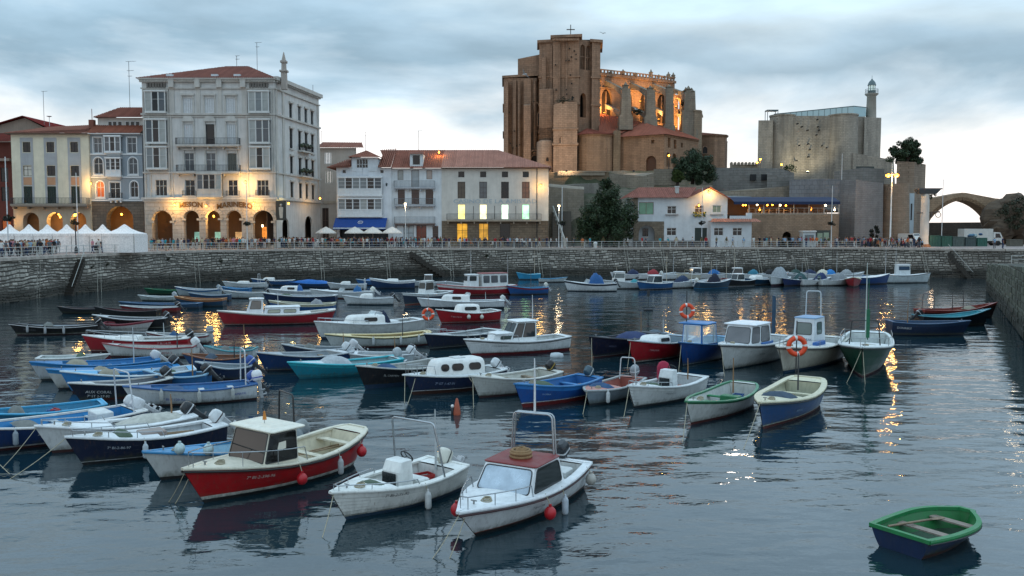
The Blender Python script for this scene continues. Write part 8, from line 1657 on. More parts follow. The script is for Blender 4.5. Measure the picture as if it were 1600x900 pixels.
B_('r42', 'cabin_boat', 'dark red boat with a rounded white cabin and long window', (690, 506), (775, 501), F=.8, B=2.2, hull='96141e', boot='5a1418', strp='c4b0b0', strp_h=.03, sheer='9a1822', gun='d2d4d2', gw=.12, inside='c0c2be', deck='d4d6d4', lod=1, cock=(.05, .35), cud=dict(a=.36, b=.74, h=.6, w=.64, win=[(.2, .75)], rake=1.0), txt=('7ª BI-2-78-94', .15, 'c9a8a8', .88, .55))
B_('s43', 'motorboat', 'white sports cruiser with folded windscreen and navy cockpit cover', (502, 530), (655, 518), F=.85, B=2.2, hull='b9bcba', boot='14223a', strp='b9bcba', boot_h=.14, gun='d6d9d9', gw=.2, inside='b8bcba', deck='dadddc', lod=1, cock=(.05, .4), cud=dict(a=.4, b=.76, h=.55, w=.66, win=[(.25, .6)], rake=1.6), ws=(.52, .5, .4, .3, .45), cover=(.34, .44, .85, '15233c', .62), rail=.6, railh=.25, box=[(-1.9, -.9, -.6, .6, .3, .95, 'd2d5d4')])
B_('c44', 'fishing_boat', 'white boat with a cream yellow deck rim and hanging fenders', (520, 544), (672, 537), F=.62, B=2.1, hull='b4bab8', boot='4a1a1a', strp='b4bab8', sheer='3c5a52', sheer_h=.1, gun='d4c394', gw=.25, inside='c4b68c', deck='d6c698', lod=1, rnd=True, tr=.45, sr=.3, cock=(.06, .8), thw=(.3, .55))
B_('n45', 'fishing_boat', 'navy boat with an empty white deck tucked behind the white pilothouse boat', (672, 547), (770, 533), F=.72, B=2.0, hull='0f1a2e', boot='101418', strp='8a9298', strp_h=.03, gun='c4c8c8', gw=.12, inside='8a9092', deck='b9bebe', lod=1, cock=(.05, .75), rail=.6, railh=.3)
B_('pilot', 'cabin_boat', 'white lapstrake boat with a tall glazed pilothouse and dark red bottom', (738, 556), (882, 545), F=.74, B=2.2, lod=0, lap=True, br=.35, sr=.15, tr=.7, rake=.55, hull='c6c9c9', boot='6a1a20', boot_h=.14, strp='c6c9c9', sheer='d4d6d6', gun='d6d9d9', gw=.14, rub='26292c', inside='c4c8c6', deck='d8dbdb', cock=(.05, .4), fl=.2,
   cab=[dict(a=.38, b=.66, h=1.1, w=.66, wf=.58, rake=.5, col='d6dada', roof='dcdfdf', over=.08, oback=.2, v0=.2, v1=.93, front=[(.05, .47), (.53, .95)], side=[(.07, .55), (.6, .95)], r=.05, gl='2a3236', up=0), dict(a=.6, b=.82, h=.38, w=.6, wf=.42, rake=.4, col='d8dbdb', roof='dcdfdf', front=[], side=[(.1, .7)], v0=.2, v1=.7, gl='2a3a34', over=.0, up=0, open=False)], rail=.6, railh=.38, txt=('OTRI BEGOÑA', .13, '8a9096', .84, .55), mast=(.36, 1.4, 'c4c4c4', 2.0))
# --- centre
B_('n47', 'fishing_boat', 'dark blue boat with high bow left of the turquoise boat', (416, 581), (545, 570), F=.72, B=2.0, hull='16335c', boot='141c2a', strp='8a7a78', strp_h=.03, gun='a8aeb2', inside='8a949a', deck='9aa4aa', cock=(.05, .8), thw=(.3, .55), lod=1, ob=dict(c='c6c9ca', t=50, st='303236'))
B_('t48', 'motorboat', 'turquoise speedboat under a grey canvas lump with white rim', (468, 592), (622, 578), F=.6, B=1.9, hull='157a8c', boot='12606e', strp='1a8c9c', gun='3ab0bc', sheer='27a0ae', deck='c4cdd0', gw=.15, inside='8aa4a8', cock=(.05, .68), lod=1, rake=.6, cover=(.5, .78, .42, 'a4a9ac', .85), ob=dict(c='a8adb0', t=30, cov=True), arch=None)
B_('k49', 'fishing_boat', 'black hulled boat with a white nameplate beside the navy cabin boat', (571, 608), (690, 590), F=.78, B=2.0, hull='0f1016', boot='15304a', boot_h=.2, strp='0f1016', gun='b4b6b2', inside='9a9c98', deck='b0b2ae', cock=(.06, .85), lod=0, txt=('EL CARMEN', .13, 'a4a6a4', .85, .58))
B_('n50', 'cabin_boat', 'navy boat with a rounded white cabin and dark oval windows', (645, 617), (778, 600), F=.72, B=2.0, lod=0, br=.3, tr=.75, hull='14223f', boot='3c2018', boot_h=.16, strp='b9bcc0', strp_h=.03, gun='ccd0d0', gw=.14, inside='c4c8c8', deck='d0d4d4', cock=(.05, .3), cud=dict(a=.24, b=.82, h=.7, w=.72, win=[(.12, .34), (.45, .66), (.72, .86)], rake=.9, hatch=True), txt=('7ª ST 1-47-91', .16, '9aa8c4', .82, .44), rail=.8, railh=.45, ob=dict(c='c9ccce', t=50, st='303236'))
B_('l51', 'fishing_boat', 'white lapstrake boat with a black raised outboard, behind the blue boat', (749, 622), (862, 604), F=.7, B=1.9, lod=0, lap=True, hull='a9aaa4', boot='3a2020', strp='a9aaa4', gun='c9c9c2', gw=.1, inside='bdbcb2', deck='c6c5bc', cock=(.05, .75), thw=(.25, .5), ob=dict(c='1c1c1e', t=45, st='a88a3a'))
B_('b52', 'fishing_boat', 'bright blue boat with red bottom and white boot stripe, centre', (817, 637), (922, 615), F=.72, B=1.8, lod=0, hull='1a4a8c', boot='6a1a1c', boot_h=.17, strp='c9ccd0', strp_h=.035, sheer='2f76bc', gun='3076ac', inside='2664a0', deck='3076ac', cock=(.05, .82), thw=(.25, .5, .7), thc='3a7ab0', ob=dict(c='37505c', t=48, st='c8cac4'), txt=('PULPERIA', .09, '9ab4d4', .84, .5))
B_('g53', 'rowing_boat', 'grey dinghy with salmon pink deck and inside', (921, 634), (990, 611), F=.58, B=1.6, lod=0, full=4.0, br=.15, rake=.3, hull='7e8a92', boot='2a3036', strp='7e8a92', gun='9aa0a0', sheer='86929a', deck='b4786c', inside='9a5a4e', cock=(.05, .6), thw=(.4,), thc='a86a5c', ob=dict(c='8a9094', t=5, st='d0d4d8'), arch=(.15, .5, 1.0, 0, 'c9cbcc'))
B_('w54', 'motorboat', 'white lapstrake boat with a covered upright console', (991, 638), (1083, 612), F=.68, B=1.9, lod=0, lap=True, hull='bcbebc', boot='20242a', strp='bcbebc', gun='ccd0d0', gw=.14, inside='c4c8c8', deck='d0d3d3', cock=(.05, .75), con=(.45, 1.15, 'd0d4d4'), txt=('7ª BI-2-47-97', .11, '6a6e74', .72, .45), rail=.65, railh=.2)
B_('wg55', 'rowing_boat', 'white open boat with green rim and green thwart', (1080, 664), (1163, 628), F=.66, B=1.9, lod=0, rnd=True, tr=.4, sr=.3, hull='b4b6b2', boot='4a1c1a', boot_h=.1, strp='b4b6b2', sheer='2c6a48', sheer_h=.1, gun='3c7a58', inside='b9bcb6', floor='5a6a60', deck='b9bcb6', cock=(.04, .85), thw=(.35, .6), thc='1c7a48', txt=('TITA MARI', .13, '6a6c6c', .78, .42, 1), box=[(-.9, -.45, -.2, .6, .3, .62, '1c6a40')])
B_('bc56', 'fishing_boat', 'blue boat with broad cream deck, nearest the open water', (1192, 671), (1262, 628), F=.82, B=2.1, lod=0, rnd=True, tr=.5, sr=.3, br=.3, hull='14406e', boot='4a1e1c', boot_h=.11, strp='b4b6a8', strp_h=.04, sheer='1c466e', gun='c6c0a4', gw=.2, rub='2a2c2c', inside='b8b498', floor='4a7a9a', deck='cac4a8', cock=(.1, .6), thw=(.3,), thc='cac4a8', txt=('REMEDIOS', .1, '8aa4bc', .7, .42, 1))
B_('n57', 'fishing_boat', 'dark navy boat with pointed bow at the left of the moored row', (928, 560), (1014, 544), F=.9, B=2.1, lod=1, hull='10162c', boot='3c1418', strp='8a8e98', strp_h=.03, gun='3a3e44', inside='4a5058', deck='3a4048', cock=(.06, .8), thw=(.4,), txt=('ARRAIN', .15, '5a6078', .86, .62), cover=(.15, .45, .35, '24345c', .8))
B_('r58', 'fishing_boat', 'crimson boat with a low white cuddy beside the blue framed boat', (989, 568), (1066, 551), F=.92, B=2.2, lod=1, hull='8c121c', boot='14161c', boot_h=.05, strp='c4bcb8', strp_h=.06, gun='b4b8b8', gw=.1, inside='8a9aa4', deck='9ab0bc', cock=(.05, .55), cud=dict(a=.45, b=.74, h=.35, w=.66, win=[(.2, .7)]), txt=('MARIMAR', .15, 'c09090', .84, .65))
B_('b59', 'cabin_boat', 'blue boat with an open blue framed glass shelter', (1067, 572), (1128, 552), F=.92, B=2.2, lod=0, hull='123a72', boot='1a2230', boot_h=.04, strp='a9b4bc', strp_h=.04, gun='3a6a98', gw=.1, inside='8ab0c4', deck='7aaaca', cock=(.05, .55), cab=dict(a=.54, b=.8, h=1.1, w=.82, wf=.8, rake=.1, col='2464a0', roof='3a78b0', clear=True, v0=.04, v1=.95, wfc='c4d0d8', r=.03, up=0, over=.04))
B_('w60', 'cabin_boat', 'white cabin boat with a wide windscreen and blue side panel', (1133, 578), (1213, 555), F=1.08, B=2.4, lod=0, full=3.0, br=.3, rake=.7, hull='b9bcba', boot='14222c', boot_h=.05, strp='b9bcba', gun='ccd0d0', gw=.15, rub='1c2126', inside='c4c8c8', deck='d0d4d6', cock=(.05, .4), cab=dict(a=.46, b=.8, h=1.05, w=.8, wf=.78, rake=.35, col='d2d6d8', roof='dadde0', v0=.12, v1=.9, front=[(.04, .96)], side=[(.08, .5), (.58, .95)], r=.12, gl='6a6a6c', up=0), mast=[(.4, .5, '24262a', 2.1)], txt=('TXO BERRI', .12, '5a6064', .68, .62), box=[(-.6, .9, .55, .98, .9, 1.25, '2a64a4')])
B_('c61', 'cabin_boat', 'cream hulled boat with a small white and blue wheelhouse and radar arch', (1224, 583), (1298, 558), F=1.08, B=2.5, lod=0, full=3.0, br=.3, rake=.7, hull='c0bdae', boot='1c3a54', boot_h=.12, strp='c0bdae', gun='d0d0c6', gw=.12, rub='24282a', inside='c4c8c6', deck='d2d4d0', cock=(.05, .32), cab=dict(a=.4, b=.62, h=1.45, w=.5, wf=.46, rake=.08, col='ccd2d6', roof='7a98b8', v0=.42, v1=.86, front=[(.12, .88)], side=[(.3, .75)], r=.1, gl='5a6a68', up=0, text='ARENDEAK', tv=.2, over=.03), arch=(.42, .36, 2.9, 0, 'c4ccd0'), box=[(-.5, .95, .5, .75, .9, 1.35, '2a62a8'), (.95, 1.5, -.5, .5, .9, 1.2, '2a62a8')], rail=.1, railh=.4)
B_('g62', 'fishing_boat', 'dark green boat seen bow on with white deck and mast', (1347, 590), (1356, 558), F=1.25, B=2.7, lod=0, full=3.2, br=.25, rake=.6, rnd=True, tr=.5, sr=.2, hull='0f3a2a', boot='4a1c1a', boot_h=.1, strp='a4b0a4', strp_h=.04, sheer='16281f', sheer_h=.12, gun='c4cac8', gw=.14, rub='20241f', inside='c4cac8', deck='d0d6d6', cock=(.05, .55), rail=.2, railh=.45, arch=(.72, .55, 1.3, 0, '1a1d1c'), mast=(.6, 4.4, 'b4beb8'))
B_('n63', 'fishing_boat', 'navy open boat with white name on its stern quarter', rng=(1385, 1507, 523), ang=-6, F=.85, B=2.0, lod=1, hull='14243e', boot='121a2c', strp='6a6e60', strp_h=.03, sheer='1f3450', gun='3c5a7a', inside='24405e', deck='2a4a68', tr=.85, br=.2, cock=(.05, .88), thw=(.3, .6), txt=('DONRIBLE', .2, 'c0c4c8', .06, .5, -1))
B_('t64', 'fishing_boat', 'dark boat with turquoise inside and raised bow near the pier', rng=(1424, 1548, 509), ang=8, F=.75, B=2.0, lod=1, hull='10161f', boot='12161c', gun='4a8e9c', inside='3a96a4', br=.7, cock=(.05, .88), thw=(.4,), ob=dict(c='241c1e', t=50))
B_('r65', 'fishing_boat', 'dull red boat with its bow against the pier wall', rng=(1424, 1562, 497), ang=10, F=.7, B=2.0, lod=1, hull='2c1a1e', boot='14100f', sheer='7a2a24', gun='8a3a34', inside='8a3e30', br=.8, cock=(.05, .9), thw=(.4, .6), arch=(.12, .8, 1.3, 0, '5a4a48'), mast=[(.45, 1.6, '3a3436'), (.6, 1.7, '3a3436')])
# --- far right row
G = 'small boats moored in a row below the far quay wall'
rf = random.Random(11)
def far(key, name, label, x0, x1, y, ang, hull, **k):
 if rf.random() < .65: k.setdefault('mast', (rf.uniform(.2, .6), rf.uniform(1.6, 4.2), rf.choice(('b4b8b8', '5a5e60', 'c4b8a4'))))
 k.setdefault('gun', 'd2d6d8'); k.setdefault('inside', 'b4bcc0'); k.setdefault('deck', 'd6dadc'); k.setdefault('B', 2.0); k.setdefault('F', .75)
 B_(key, name, label, rng=(x0, x1, y), ang=ang, lod=2, hull=hull, group=G, **k)
far('f1', 'motorboat', 'white motorboat with a big blue canopy and black stripe, far row', 884, 966, 455, 183, 'c6cacc', boot='1c2430', strp='c6cacc', sheer='1c2430', cover=(.25, .58, 1.3, '245488', .85), ob=dict(c='1c1f24', t=30), ws=(.66, .55, .5, .3), cock=(.05, .6), F=.9)
far('f2', 'cabin_boat', 'white wheelhouse boat behind the blue canopy boat', 942, 990, 449, 186, 'c9cccd', L=5.0, cab=dict(a=.35, b=.65, h=1.2, w=.6, rake=.2, gl='5a6668', v0=.4, v1=.85, roof='d8d8d8'), ob=dict(c='1c1f24', t=20))
far('f3', 'rowing_boat', 'small white rowing boat alone by the wall left of the far row', 842, 882, 441, 8, 'b4bcbe', L=3.6, F=.5, inside='4a86a8', gun='5a94b4', B=1.5)
far('f4', 'rowing_boat', 'cyan skiff close under the wall beside a ladder', 816, 838, 437, 200, '2c8ab4', L=3.2, F=.8, gun='7ac4dc', B=1.6, inside='3a9ac0')
far('f5', 'fishing_boat', 'red and blue boat with a cream outboard near the trawler', 806, 846, 460, 200, '1c4a80', L=4.4, sheer='8a2a30', gun='4a8ab4', inside='3a7a9c', B=1.8, ob=dict(c='ccc9bc', t=35))
far('f6', 'motorboat', 'white outboard boat with a teal seat, far row', 966, 1012, 451, 200, 'c4c9ca', L=4.8, ob=dict(c='cfccc0', t=45, st='24262a'), cover=(.35, .55, .5, '3a8a94', .5))
far('f7', 'cabin_boat', 'blue hulled boat with white cabin top, far row', 1005, 1040, 452, 215, '1f5080', L=5.0, strp='c4c8cc', cab=dict(a=.35, b=.68, h=.9, w=.66, rake=.4, gl='2a3236'))
far('f8', 'motorboat', 'white boat with dark blue canopy and grey outboard, far row', 1038, 1074, 450, 20, 'c6cacb', L=4.8, cover=(.5, .85, .8, '1c2f4c', .8), ob=dict(c='4a5a6a', t=20))
far('f9', 'motorboat', 'white open boat with steel goalpost frame, far row', 1070, 1102, 449, 25, 'bcc4c6', L=4.8, arch=(.25, .8, 1.5, 0, 'b4a890'), ob=dict(c='5a626a', t=15))
far('f10', 'motorboat', 'teal bottomed boat with a pale outboard and dark canvas, far row', 1096, 1130, 450, 25, '16384e', L=5.0, boot='1c5a80', cover=(.4, .7, 1.1, '15182c', .6), ob=dict(c='cfcec4', t=30))
far('f11', 'rowing_boat', 'little red boat squeezed between two dark boats, far row', 1127, 1142, 447, 250, '8a2c30', L=4.2, F=.8, gun='8a3a3a')
far('f12', 'cabin_boat', 'black boat with white top, far row', 1138, 1170, 447, 215, '12141a', L=5.0, boot='7a7c80', cab=dict(a=.4, b=.7, h=.8, w=.6, rake=.4, gl='2a3236'))
far('f13', 'cabin_boat', 'dark teal boat with white stripe and low cabin, far row', 1166, 1200, 445, 215, '163e5a', L=5.2, strp='b9c0c4', cud=dict(a=.4, b=.75, h=.5, w=.66))
far('f14', 'cabin_boat', 'white boat with maroon bottom under a grey canvas hood', 1197, 1234, 446, 235, 'c4c9ca', L=5.4, F=.95, boot='3a2430', boot_h=.3, cover=(.2, .6, 1.5, '8a9094', .9), B=2.3)
far('f15', 'fishing_boat', 'navy boat with teal canvas hood, far row', 1228, 1262, 446, 215, '182a54', L=5.2, cover=(.2, .5, .9, '2a4a4c', .8))
far('f16', 'motorboat', 'white boat with navy seat cover and dark outboard, far row', 1258, 1288, 446, 20, 'c9cccc', L=4.6, cover=(.55, .85, .9, '1c2f58', .8), ob=dict(c='2c3a44', t=15))
far('f17', 'motorboat', 'white boat with grey tarpaulin and green outboard, far row', 1284, 1322, 446, 20, 'c4c9c8', L=4.8, cover=(.45, .85, .9, '7c8084', .9), ob=dict(c='2a4a46', t=15))
far('f18', 'fishing_boat', 'red boat with cream deck in the far row', 1318, 1348, 447, 250, '8c2028', L=4.8, F=.9, gun='c9c2a8', deck='c9c2a8', inside='b0a890')
far('f19', 'fishing_boat', 'navy boat with white sweeping deck, far row', 1330, 1382, 444, 15, '1c3c70', L=6.0, F=.95, deck='d4d8da', br=.5, decked=True)
far('f20', 'fishing_boat', 'light blue boat with a white deck beside the white trawler', 1358, 1408, 442, 12, '2f74b0', L=6.2, F=1.0, deck='d6dadc', decked=True, mast=(.5, 5.0, 'b4b4b4'))
far('f21', 'trawler', 'white fishing boat with blocky wheelhouse at the right end of the row', 1382, 1446, 442, 6, 'bcc4c6', L=6.6, F=1.05, gun='4a5254', deck='c9cdce', decked=True, br=.35, boot='22262a', cab=dict(a=.3, b=.58, h=1.5, w=.5, rake=.05, gl='3a4a5c', v0=.5, v1=.85, col='d4dadc', open=False), mast=(.28, 4.6, 'b0b4b4'))
rr = random.Random(5)
SEC = [(985, 'white', 'a navy hood', '1c2a48'), (1024, 'white', 'a red towel', '8a2a30'), (1057, 'white', 'no cover', None), (1085, 'cream', 'no cover', None), (1112, 'white', 'a blue hood', '1f5c94'), (1150, 'pale grey', 'no cover', None), (1180, 'white', 'a teal cover', '2a6c80'), (1206, 'white', 'a black cover', '16181c'), (1240, 'pale grey', 'a dark green hood', '24403c'), (1262, 'white', 'a navy hood', '1c2a48'), (1282, 'white', 'a cream hood', 'c4c0b0'), (1300, 'white', 'a bright blue hood', '2472b0'), (1325, 'white', 'a grey hood', '8a8e90')]
for i, (x, cn, cv, cc) in enumerate(SEC):
 k = {}
 if cc: k['cover'] = (.25, .6, .8, cc, .75)
 elif i % 2: k['cab'] = dict(a=.35, b=.65, h=.9, w=.6, rake=.4, gl='2a3236')
 else: k['ob'] = dict(c='c4c6c0', t=40)
 far('s%d' % i, 'motorboat', '%s second rank boat with %s %s' % (cn, cv, ['behind the teal seated boat', 'behind the blue hulled cabin boat', 'behind the dark blue canopy boat', 'behind the goalpost frame', 'behind the pale outboard', 'behind the black boat', 'behind the dark teal boat', 'behind the maroon bottomed boat', 'behind the navy boat', 'behind the navy seat cover', 'left of the grey tarpaulin', 'behind the grey tarpaulin', 'behind the red boat'][i]), x-20, x+20, 436.5, (185, 5, 20, 200, 188)[i % 5], {'white': 'c9cccd', 'cream': 'c9c4b4', 'pale grey': 'a4acb0'}[cn], L=4.6+rr.random(), **k)
# --- boats that close the ranks
B_('x1', 'motorboat', 'white boat with two raised outboards behind the turquoise boat', rng=(520, 652, 571), ang=184, F=.6, hull='b4babc', boot='20303a', gun='ccd0d2', inside='a4acb0', ob=[dict(c='c9ccce', t=55, y=.3, st='303236'), dict(c='1c1e22', t=50, y=-.3)], lod=1, cock=(.05, .7))
B_('x2', 'fishing_boat', 'navy boat with mixed gear between the turquoise and cream rimmed boats', rng=(450, 560, 561), ang=183, F=.6, hull='1c2c44', boot='14181e', gun='a4aaac', inside='6c7880', ob=dict(c='c4c6c8', t=50), lod=1)
B_('x3', 'fishing_boat', 'white boat with a teal rail wedged left of the teal speedboat stern', rng=(330, 402, 560), ang=182, F=.5, hull='a8b0b2', boot='2a2c30', gun='3a8a94', inside='7c8c90', lod=1, B=1.6)
B_('x4', 'motorboat', 'white motorboat between the navy rail boat and the wheelhouse boat', rng=(540, 618, 476), ang=186, F=.65, hull='bcc2c4', boot='20303c', gun='d0d4d6', inside='a4acb0', cud=dict(a=.45, b=.75, h=.4, w=.6), ob=dict(c='2a2c30', t=40), lod=2)
B_('x5', 'rowing_boat', 'low black skiff beyond the long black boat by the wall', rng=(96, 166, 490), ang=183, F=.45, hull='14161a', boot='101214', gun='3a3c40', inside='4a2c2c', lod=2, B=1.5)
B_('x6', 'fishing_boat', 'blue fishing boat with white cuddy below the arcade wall', rng=(396, 462, 446), ang=184, F=.65, hull='28507c', boot='1c2c3c', gun='c9cdd0', inside='8a98a4', cud=dict(a=.5, b=.8, h=.35, w=.6), lod=2)
B_('x7', 'motorboat', 'white dinghy with grey cover behind the crimson boat', rng=(1000, 1046, 537), ang=200, F=.55, hull='b4babc', boot='2a2c30', gun='c9cdd0', inside='8a98a4', cover=(.2, .7, .4, '54626c', .8), lod=1, B=1.6)
B_('x8', 'fishing_boat', 'white boat with green canvas among the boats below the stairs', rng=(700, 765, 452), ang=185, F=.7, hull='b9c0c2', boot='3a2a2a', gun='ccd0d2', inside='9aa4a8', cover=(.3, .6, .6, '2c5a4c', .8), lod=2)
B_('x9', 'fishing_boat', 'red and white boat with upright grey motor behind the red boat', rng=(238, 330, 536), ang=183, F=.5, hull='b0b2b0', boot='3a1a1c', sheer='7a2028', gun='c0c2c0', inside='8a8c8c', ob=dict(c='8a8e92', t=10), lod=1, B=1.6)
for i, (x0, x1, y, ang, hl, gn, kw, lb) in enumerate((
 (300, 362, 470, 183, '24405e', '8a9aa8', {}, 'slate blue skiff between the tan edged boat and the blue cover'),
 (355, 420, 466, 182, 'a8b0b2', 'c4c8c8', dict(ob=dict(c='2a2c30', t=40)), 'white skiff with black motor above the big red launch bow'),
 (515, 575, 452, 185, 'b4babc', 'd0d4d6', dict(cud=dict(a=.45, b=.75, h=.35, w=.6)), 'white cuddy boat close to the wall under the side street'),
 (560, 610, 446, 184, '2a5a8c', 'a4b4c0', dict(cover=(.2, .8, .4, '2a62a0', .9)), 'blue covered boat by the wall left of the navy motorboat'),
 (640, 700, 448, 186, 'b9bfc2', 'd0d4d6', dict(cab=dict(a=.4, b=.65, h=.9, w=.55, rake=.2, gl='3a3e40')), 'white cabin boat by the wall left of the trawler'),
 (12, 70, 548, 190, '3a3e42', '6a6c6c', {}, 'grey empty dinghy floating alone at the far left'),
 (236, 330, 606, 184, '2a6090', '8ab0c8', dict(ob=dict(c='26282c', t=45)), 'steel blue boat behind the long white boat with blue rail'),
 (322, 395, 592, 186, '1c2c48', '9aa4aa', dict(ob=dict(c='2c4f94', t=45)), 'dark navy boat with blue motor right of the steel blue boat'),
 (410, 470, 600, 190, 'a4acae', 'c4cacc', {}, 'pale small tender in front of the dark blue high bow boat'))):
 if i not in (5, 8): B_('y%d' % i, 'fishing_boat', lb, rng=(x0, x1, y), ang=ang, F=.6, hull=hl, gun=gn, inside='7a868c', lod=1 if y > 500 else 2, **kw)
# --- gear lying in the boats
rc = random.Random(33)
def gear(key, n):
 rt, h = BT[key]; M = Matrix.Translation(rt.location) @ Matrix.Rotation(rt.rotation_euler.z, 4, 'Z'); lb = rt['label'].split(','); lb = lb[0]; used = set()
 for k in range(n):
  kind = rc.choice([q for q in ('bucket', 'net', 'fuel_can', 'crate', 'oars') if q not in used]); used.add(kind); t = rc.uniform(.14, .5); y = rc.uniform(-.3, .3); p = M @ Vector((h.x(t, .2), y, .16)); cn, cc = rc.choice((('red', 'a02420'), ('blue', '2a5a94'), ('white', 'c4c4c0'), ('green', '2a6a4c'), ('orange', 'c8642a'), ('black', '1c1c1e'))); m = MB(); mats = [paint(cc, .5, .2, 5, 0, .2, 'plastic')]
  if kind == 'bucket': m.lathe([(.11, 0), (.15, .3), (.16, .31), (.13, .3), (.1, .05)], 10); m.tube([(.15*math.cos(PI*q/6), 0, .3+.14*math.sin(PI*q/6)) for q in range(7)], .008, 4)
  elif kind == 'net':
   mats = [fabric(cc)]; cn += ' fishing'
   for q in range(6): m.torus((rc.uniform(-.15, .15), rc.uniform(-.15, .15), .06+.05*q), (1, rc.uniform(-.2, .2), .1), (0, 1, rc.uniform(-.2, .2)), rc.uniform(.14, .26), .05, 10, 5)
  elif kind == 'fuel_can': m.loft([rrect(-.17, .17, -.11, .11, .04, z) for z in (0, .26)]+[rrect(-.1, .14, -.07, .07, .03, .32)], 0); m.tube([(-.1, 0, .3), (.08, 0, .36)], .02, 5)
  elif kind == 'crate':
   for z in (.02, .12, .22):
    m.box(-.28, .28, -.2, -.18, z, z+.07); m.box(-.28, .28, .18, .2, z, z+.07); m.box(-.28, -.26, -.18, .18, z, z+.07); m.box(.26, .28, -.18, .18, z, z+.07)
   m.box(-.27, .27, -.19, .19, 0, .02)
  else:
   mats = [paint('8c7458', .7, .3, 5, 0, .4, 'wood')]; cn = 'wooden'
   for s in (-.1, .12): m.tube([(-1.1, s, .38), (.7, s*.6, .42)], .025, 5); m.loft([[(x, s*.6-w, z), (x, s*.6+w, z), (x, s*.6, z+.02)] for x, w, z in ((.65, .03, .41), (.9, .08, .42), (1.15, .07, .42))], 0)
  L = '%s %s in the %s' % (cn, {'fuel_can': 'fuel can', 'net': 'net heap', 'oars': 'pair of oars'}.get(kind, kind), lb)
  if len(L.split()) <= 16: o = tag(m.build(kind if kind != 'net' else 'fishing_net', mats, None, p, rt.rotation_euler.z+(rc.uniform(-.2, .2) if kind == 'oars' else rc.uniform(-1, 1))), L, kind.replace('_', ' '))
for k_, n_ in (('red', 2), ('cons', 1), ('navy6', 2), ('anch', 1), ('navy8', 3), ('teal9', 2), ('blue11', 2), ('blue12', 2), ('blue13', 2), ('coral', 2), ('wanch', 3), ('wood16', 2), ('w17', 1), ('k19', 2), ('k20', 2), ('n47', 2), ('k49', 2), ('l51', 2), ('b52', 2), ('g53', 1), ('w54', 2), ('wg55', 2), ('bc56', 2), ('n57', 1), ('n63', 2), ('t64', 2), ('r65', 1), ('c44', 2), ('n45', 2), ('pilot', 1), ('x1', 2), ('x2', 2)): gear(k_, n_)
# --- what hangs on the boats and lies beside them
fender(BT['red'], .55, 1, 'ball', 'red ball fender hanging amidships on the big red launch', drop=.42)
fender(BT['red'], .1, 1, 'ball', 'red ball fender at the stern of the big red launch', drop=.35)
fender(BT['red'], .27, 1, 'tube', 'white tube fender near the stern of the big red launch', 'a6a8a8', .42)
fender(BT['wred'], .86, -1, 'ball', 'red ball fender between the console boat and the red roofed cruiser', drop=.3)
fender(BT['wred'], .64, 1, 'ball', 'red ball fender on the side of the red roofed cruiser', drop=.42)
fender(BT['wred'], .48, 1, 'tube', 'white fender with dark end on the red roofed cruiser', 'b4bcc4', .45)
fender(BT['wred'], .1, 1, 'ball', 'off white ball fender at the stern of the red roofed cruiser', 'a8a49c', .28)
fender(BT['cons'], .5, 1, 'tube', 'white tube fender beside the lapstrake console boat', 'c4c6c4', .4)
fender(BT['navy6'], .62, 1, 'tube', 'white fender on the navy boat in the left foreground', 'b9c2c8', .35)
fender(BT['navy8'], .72, 1, 'tube', 'grey fender on the dark blue open boat at the left', '8a949c', .3)
for t, w in ((.82, 'front'), (.62, 'middle'), (.4, 'rear')): fender(BT['k19'], t, 1, 'tube', '%s white fender on the long black boat' % w, '9a9c9e', .26)
for t, w in ((.78, 'bow'), (.5, 'middle'), (.22, 'stern')): fender(BT['wanch'], t, 1, 'tube', '%s white fender on the long white boat with blue rail' % w, 'a8aaa6', .24)
for t, w in ((.62, 'foremost'), (.35, 'second'), (.16, 'rearmost')): fender(BT['c44'], t, 1, 'tube', '%s white fender on the cream rimmed boat' % w, 'a8aeb0', .22)
for t in (.62, .4): fender(BT['r42'], t, 1, 'ball', '%s pale fender on the dark red cabin boat' % ('front' if t > .5 else 'rear'), 'c4c2b8', .3)
fender(BT['g53'], .86, 1, 'tube', 'white fender at the bow of the grey and salmon dinghy', 'c4c8c8', .28)
fender(BT['wblue'], .86, 1, 'ball', 'front white buoy lying on the blue deck beside the red launch', 'b4c8c8', -.18)
fender(BT['wblue'], .72, 1, 'ball', 'second white buoy lying on the blue deck beside the red launch', 'b4c8c8', -.18)
p = gp(1241, 585); mb = MB(); mb.tube([(0, 0, -.2), (0, 0, 2.75)], .03, 6); tag(mb.build('mooring_pole', paint('3a3a3a', .5), None, (p.x, p.y-.25, 0)), 'thin dark pole holding the orange ring at the cream boat', 'pole')
lifebuoy((p.x, p.y-.3, 1.48), 'orange ring lifebuoy with white bands at the bow of the cream boat', .54)
p = at(1074, 486, 47.5); mb = MB(); mb.tube([(0, 0, -2.2), (0, 0, 1.1)], .03, 6); tag(mb.build('mooring_pole', paint('2c3034', .5), None, (p.x, p.y+.2, p.z)), 'dark pole holding a ring above the blue framed boat', 'pole')
lifebuoy((p.x, p.y+.1, p.z), 'red ring lifebuoy on a pole above the blue framed boat', .44)
p = at(669, 491, 60); lifebuoy((p.x, p.y, p.z), 'oval orange lifebuoy hanging near the white sports cruiser', .45); mb = MB(); mb.tube([(0, .08, -2.2), (0, .08, 1.4)], .03, 5); tag(mb.build('mooring_pole', STEEL, None, p), 'steel pole carrying the oval orange lifebuoy', 'pole')
p = at(1209, 500, 60); mb = MB(); mb.tube([(0, 0, -p.z-.1), (0, 0, 1.7)], .13, 8); mb.tube([(-.7, 0, .6), (.7, 0, .6)], .025, 5); mb.ball((-.7, 0, .6), .1); mb.ball((.7, 0, .6), .1); tag(mb.build('mooring_mast', paint('2c4c64', .5), None, p), 'blue mast with crossbar standing behind the white cabin boats', 'mast')
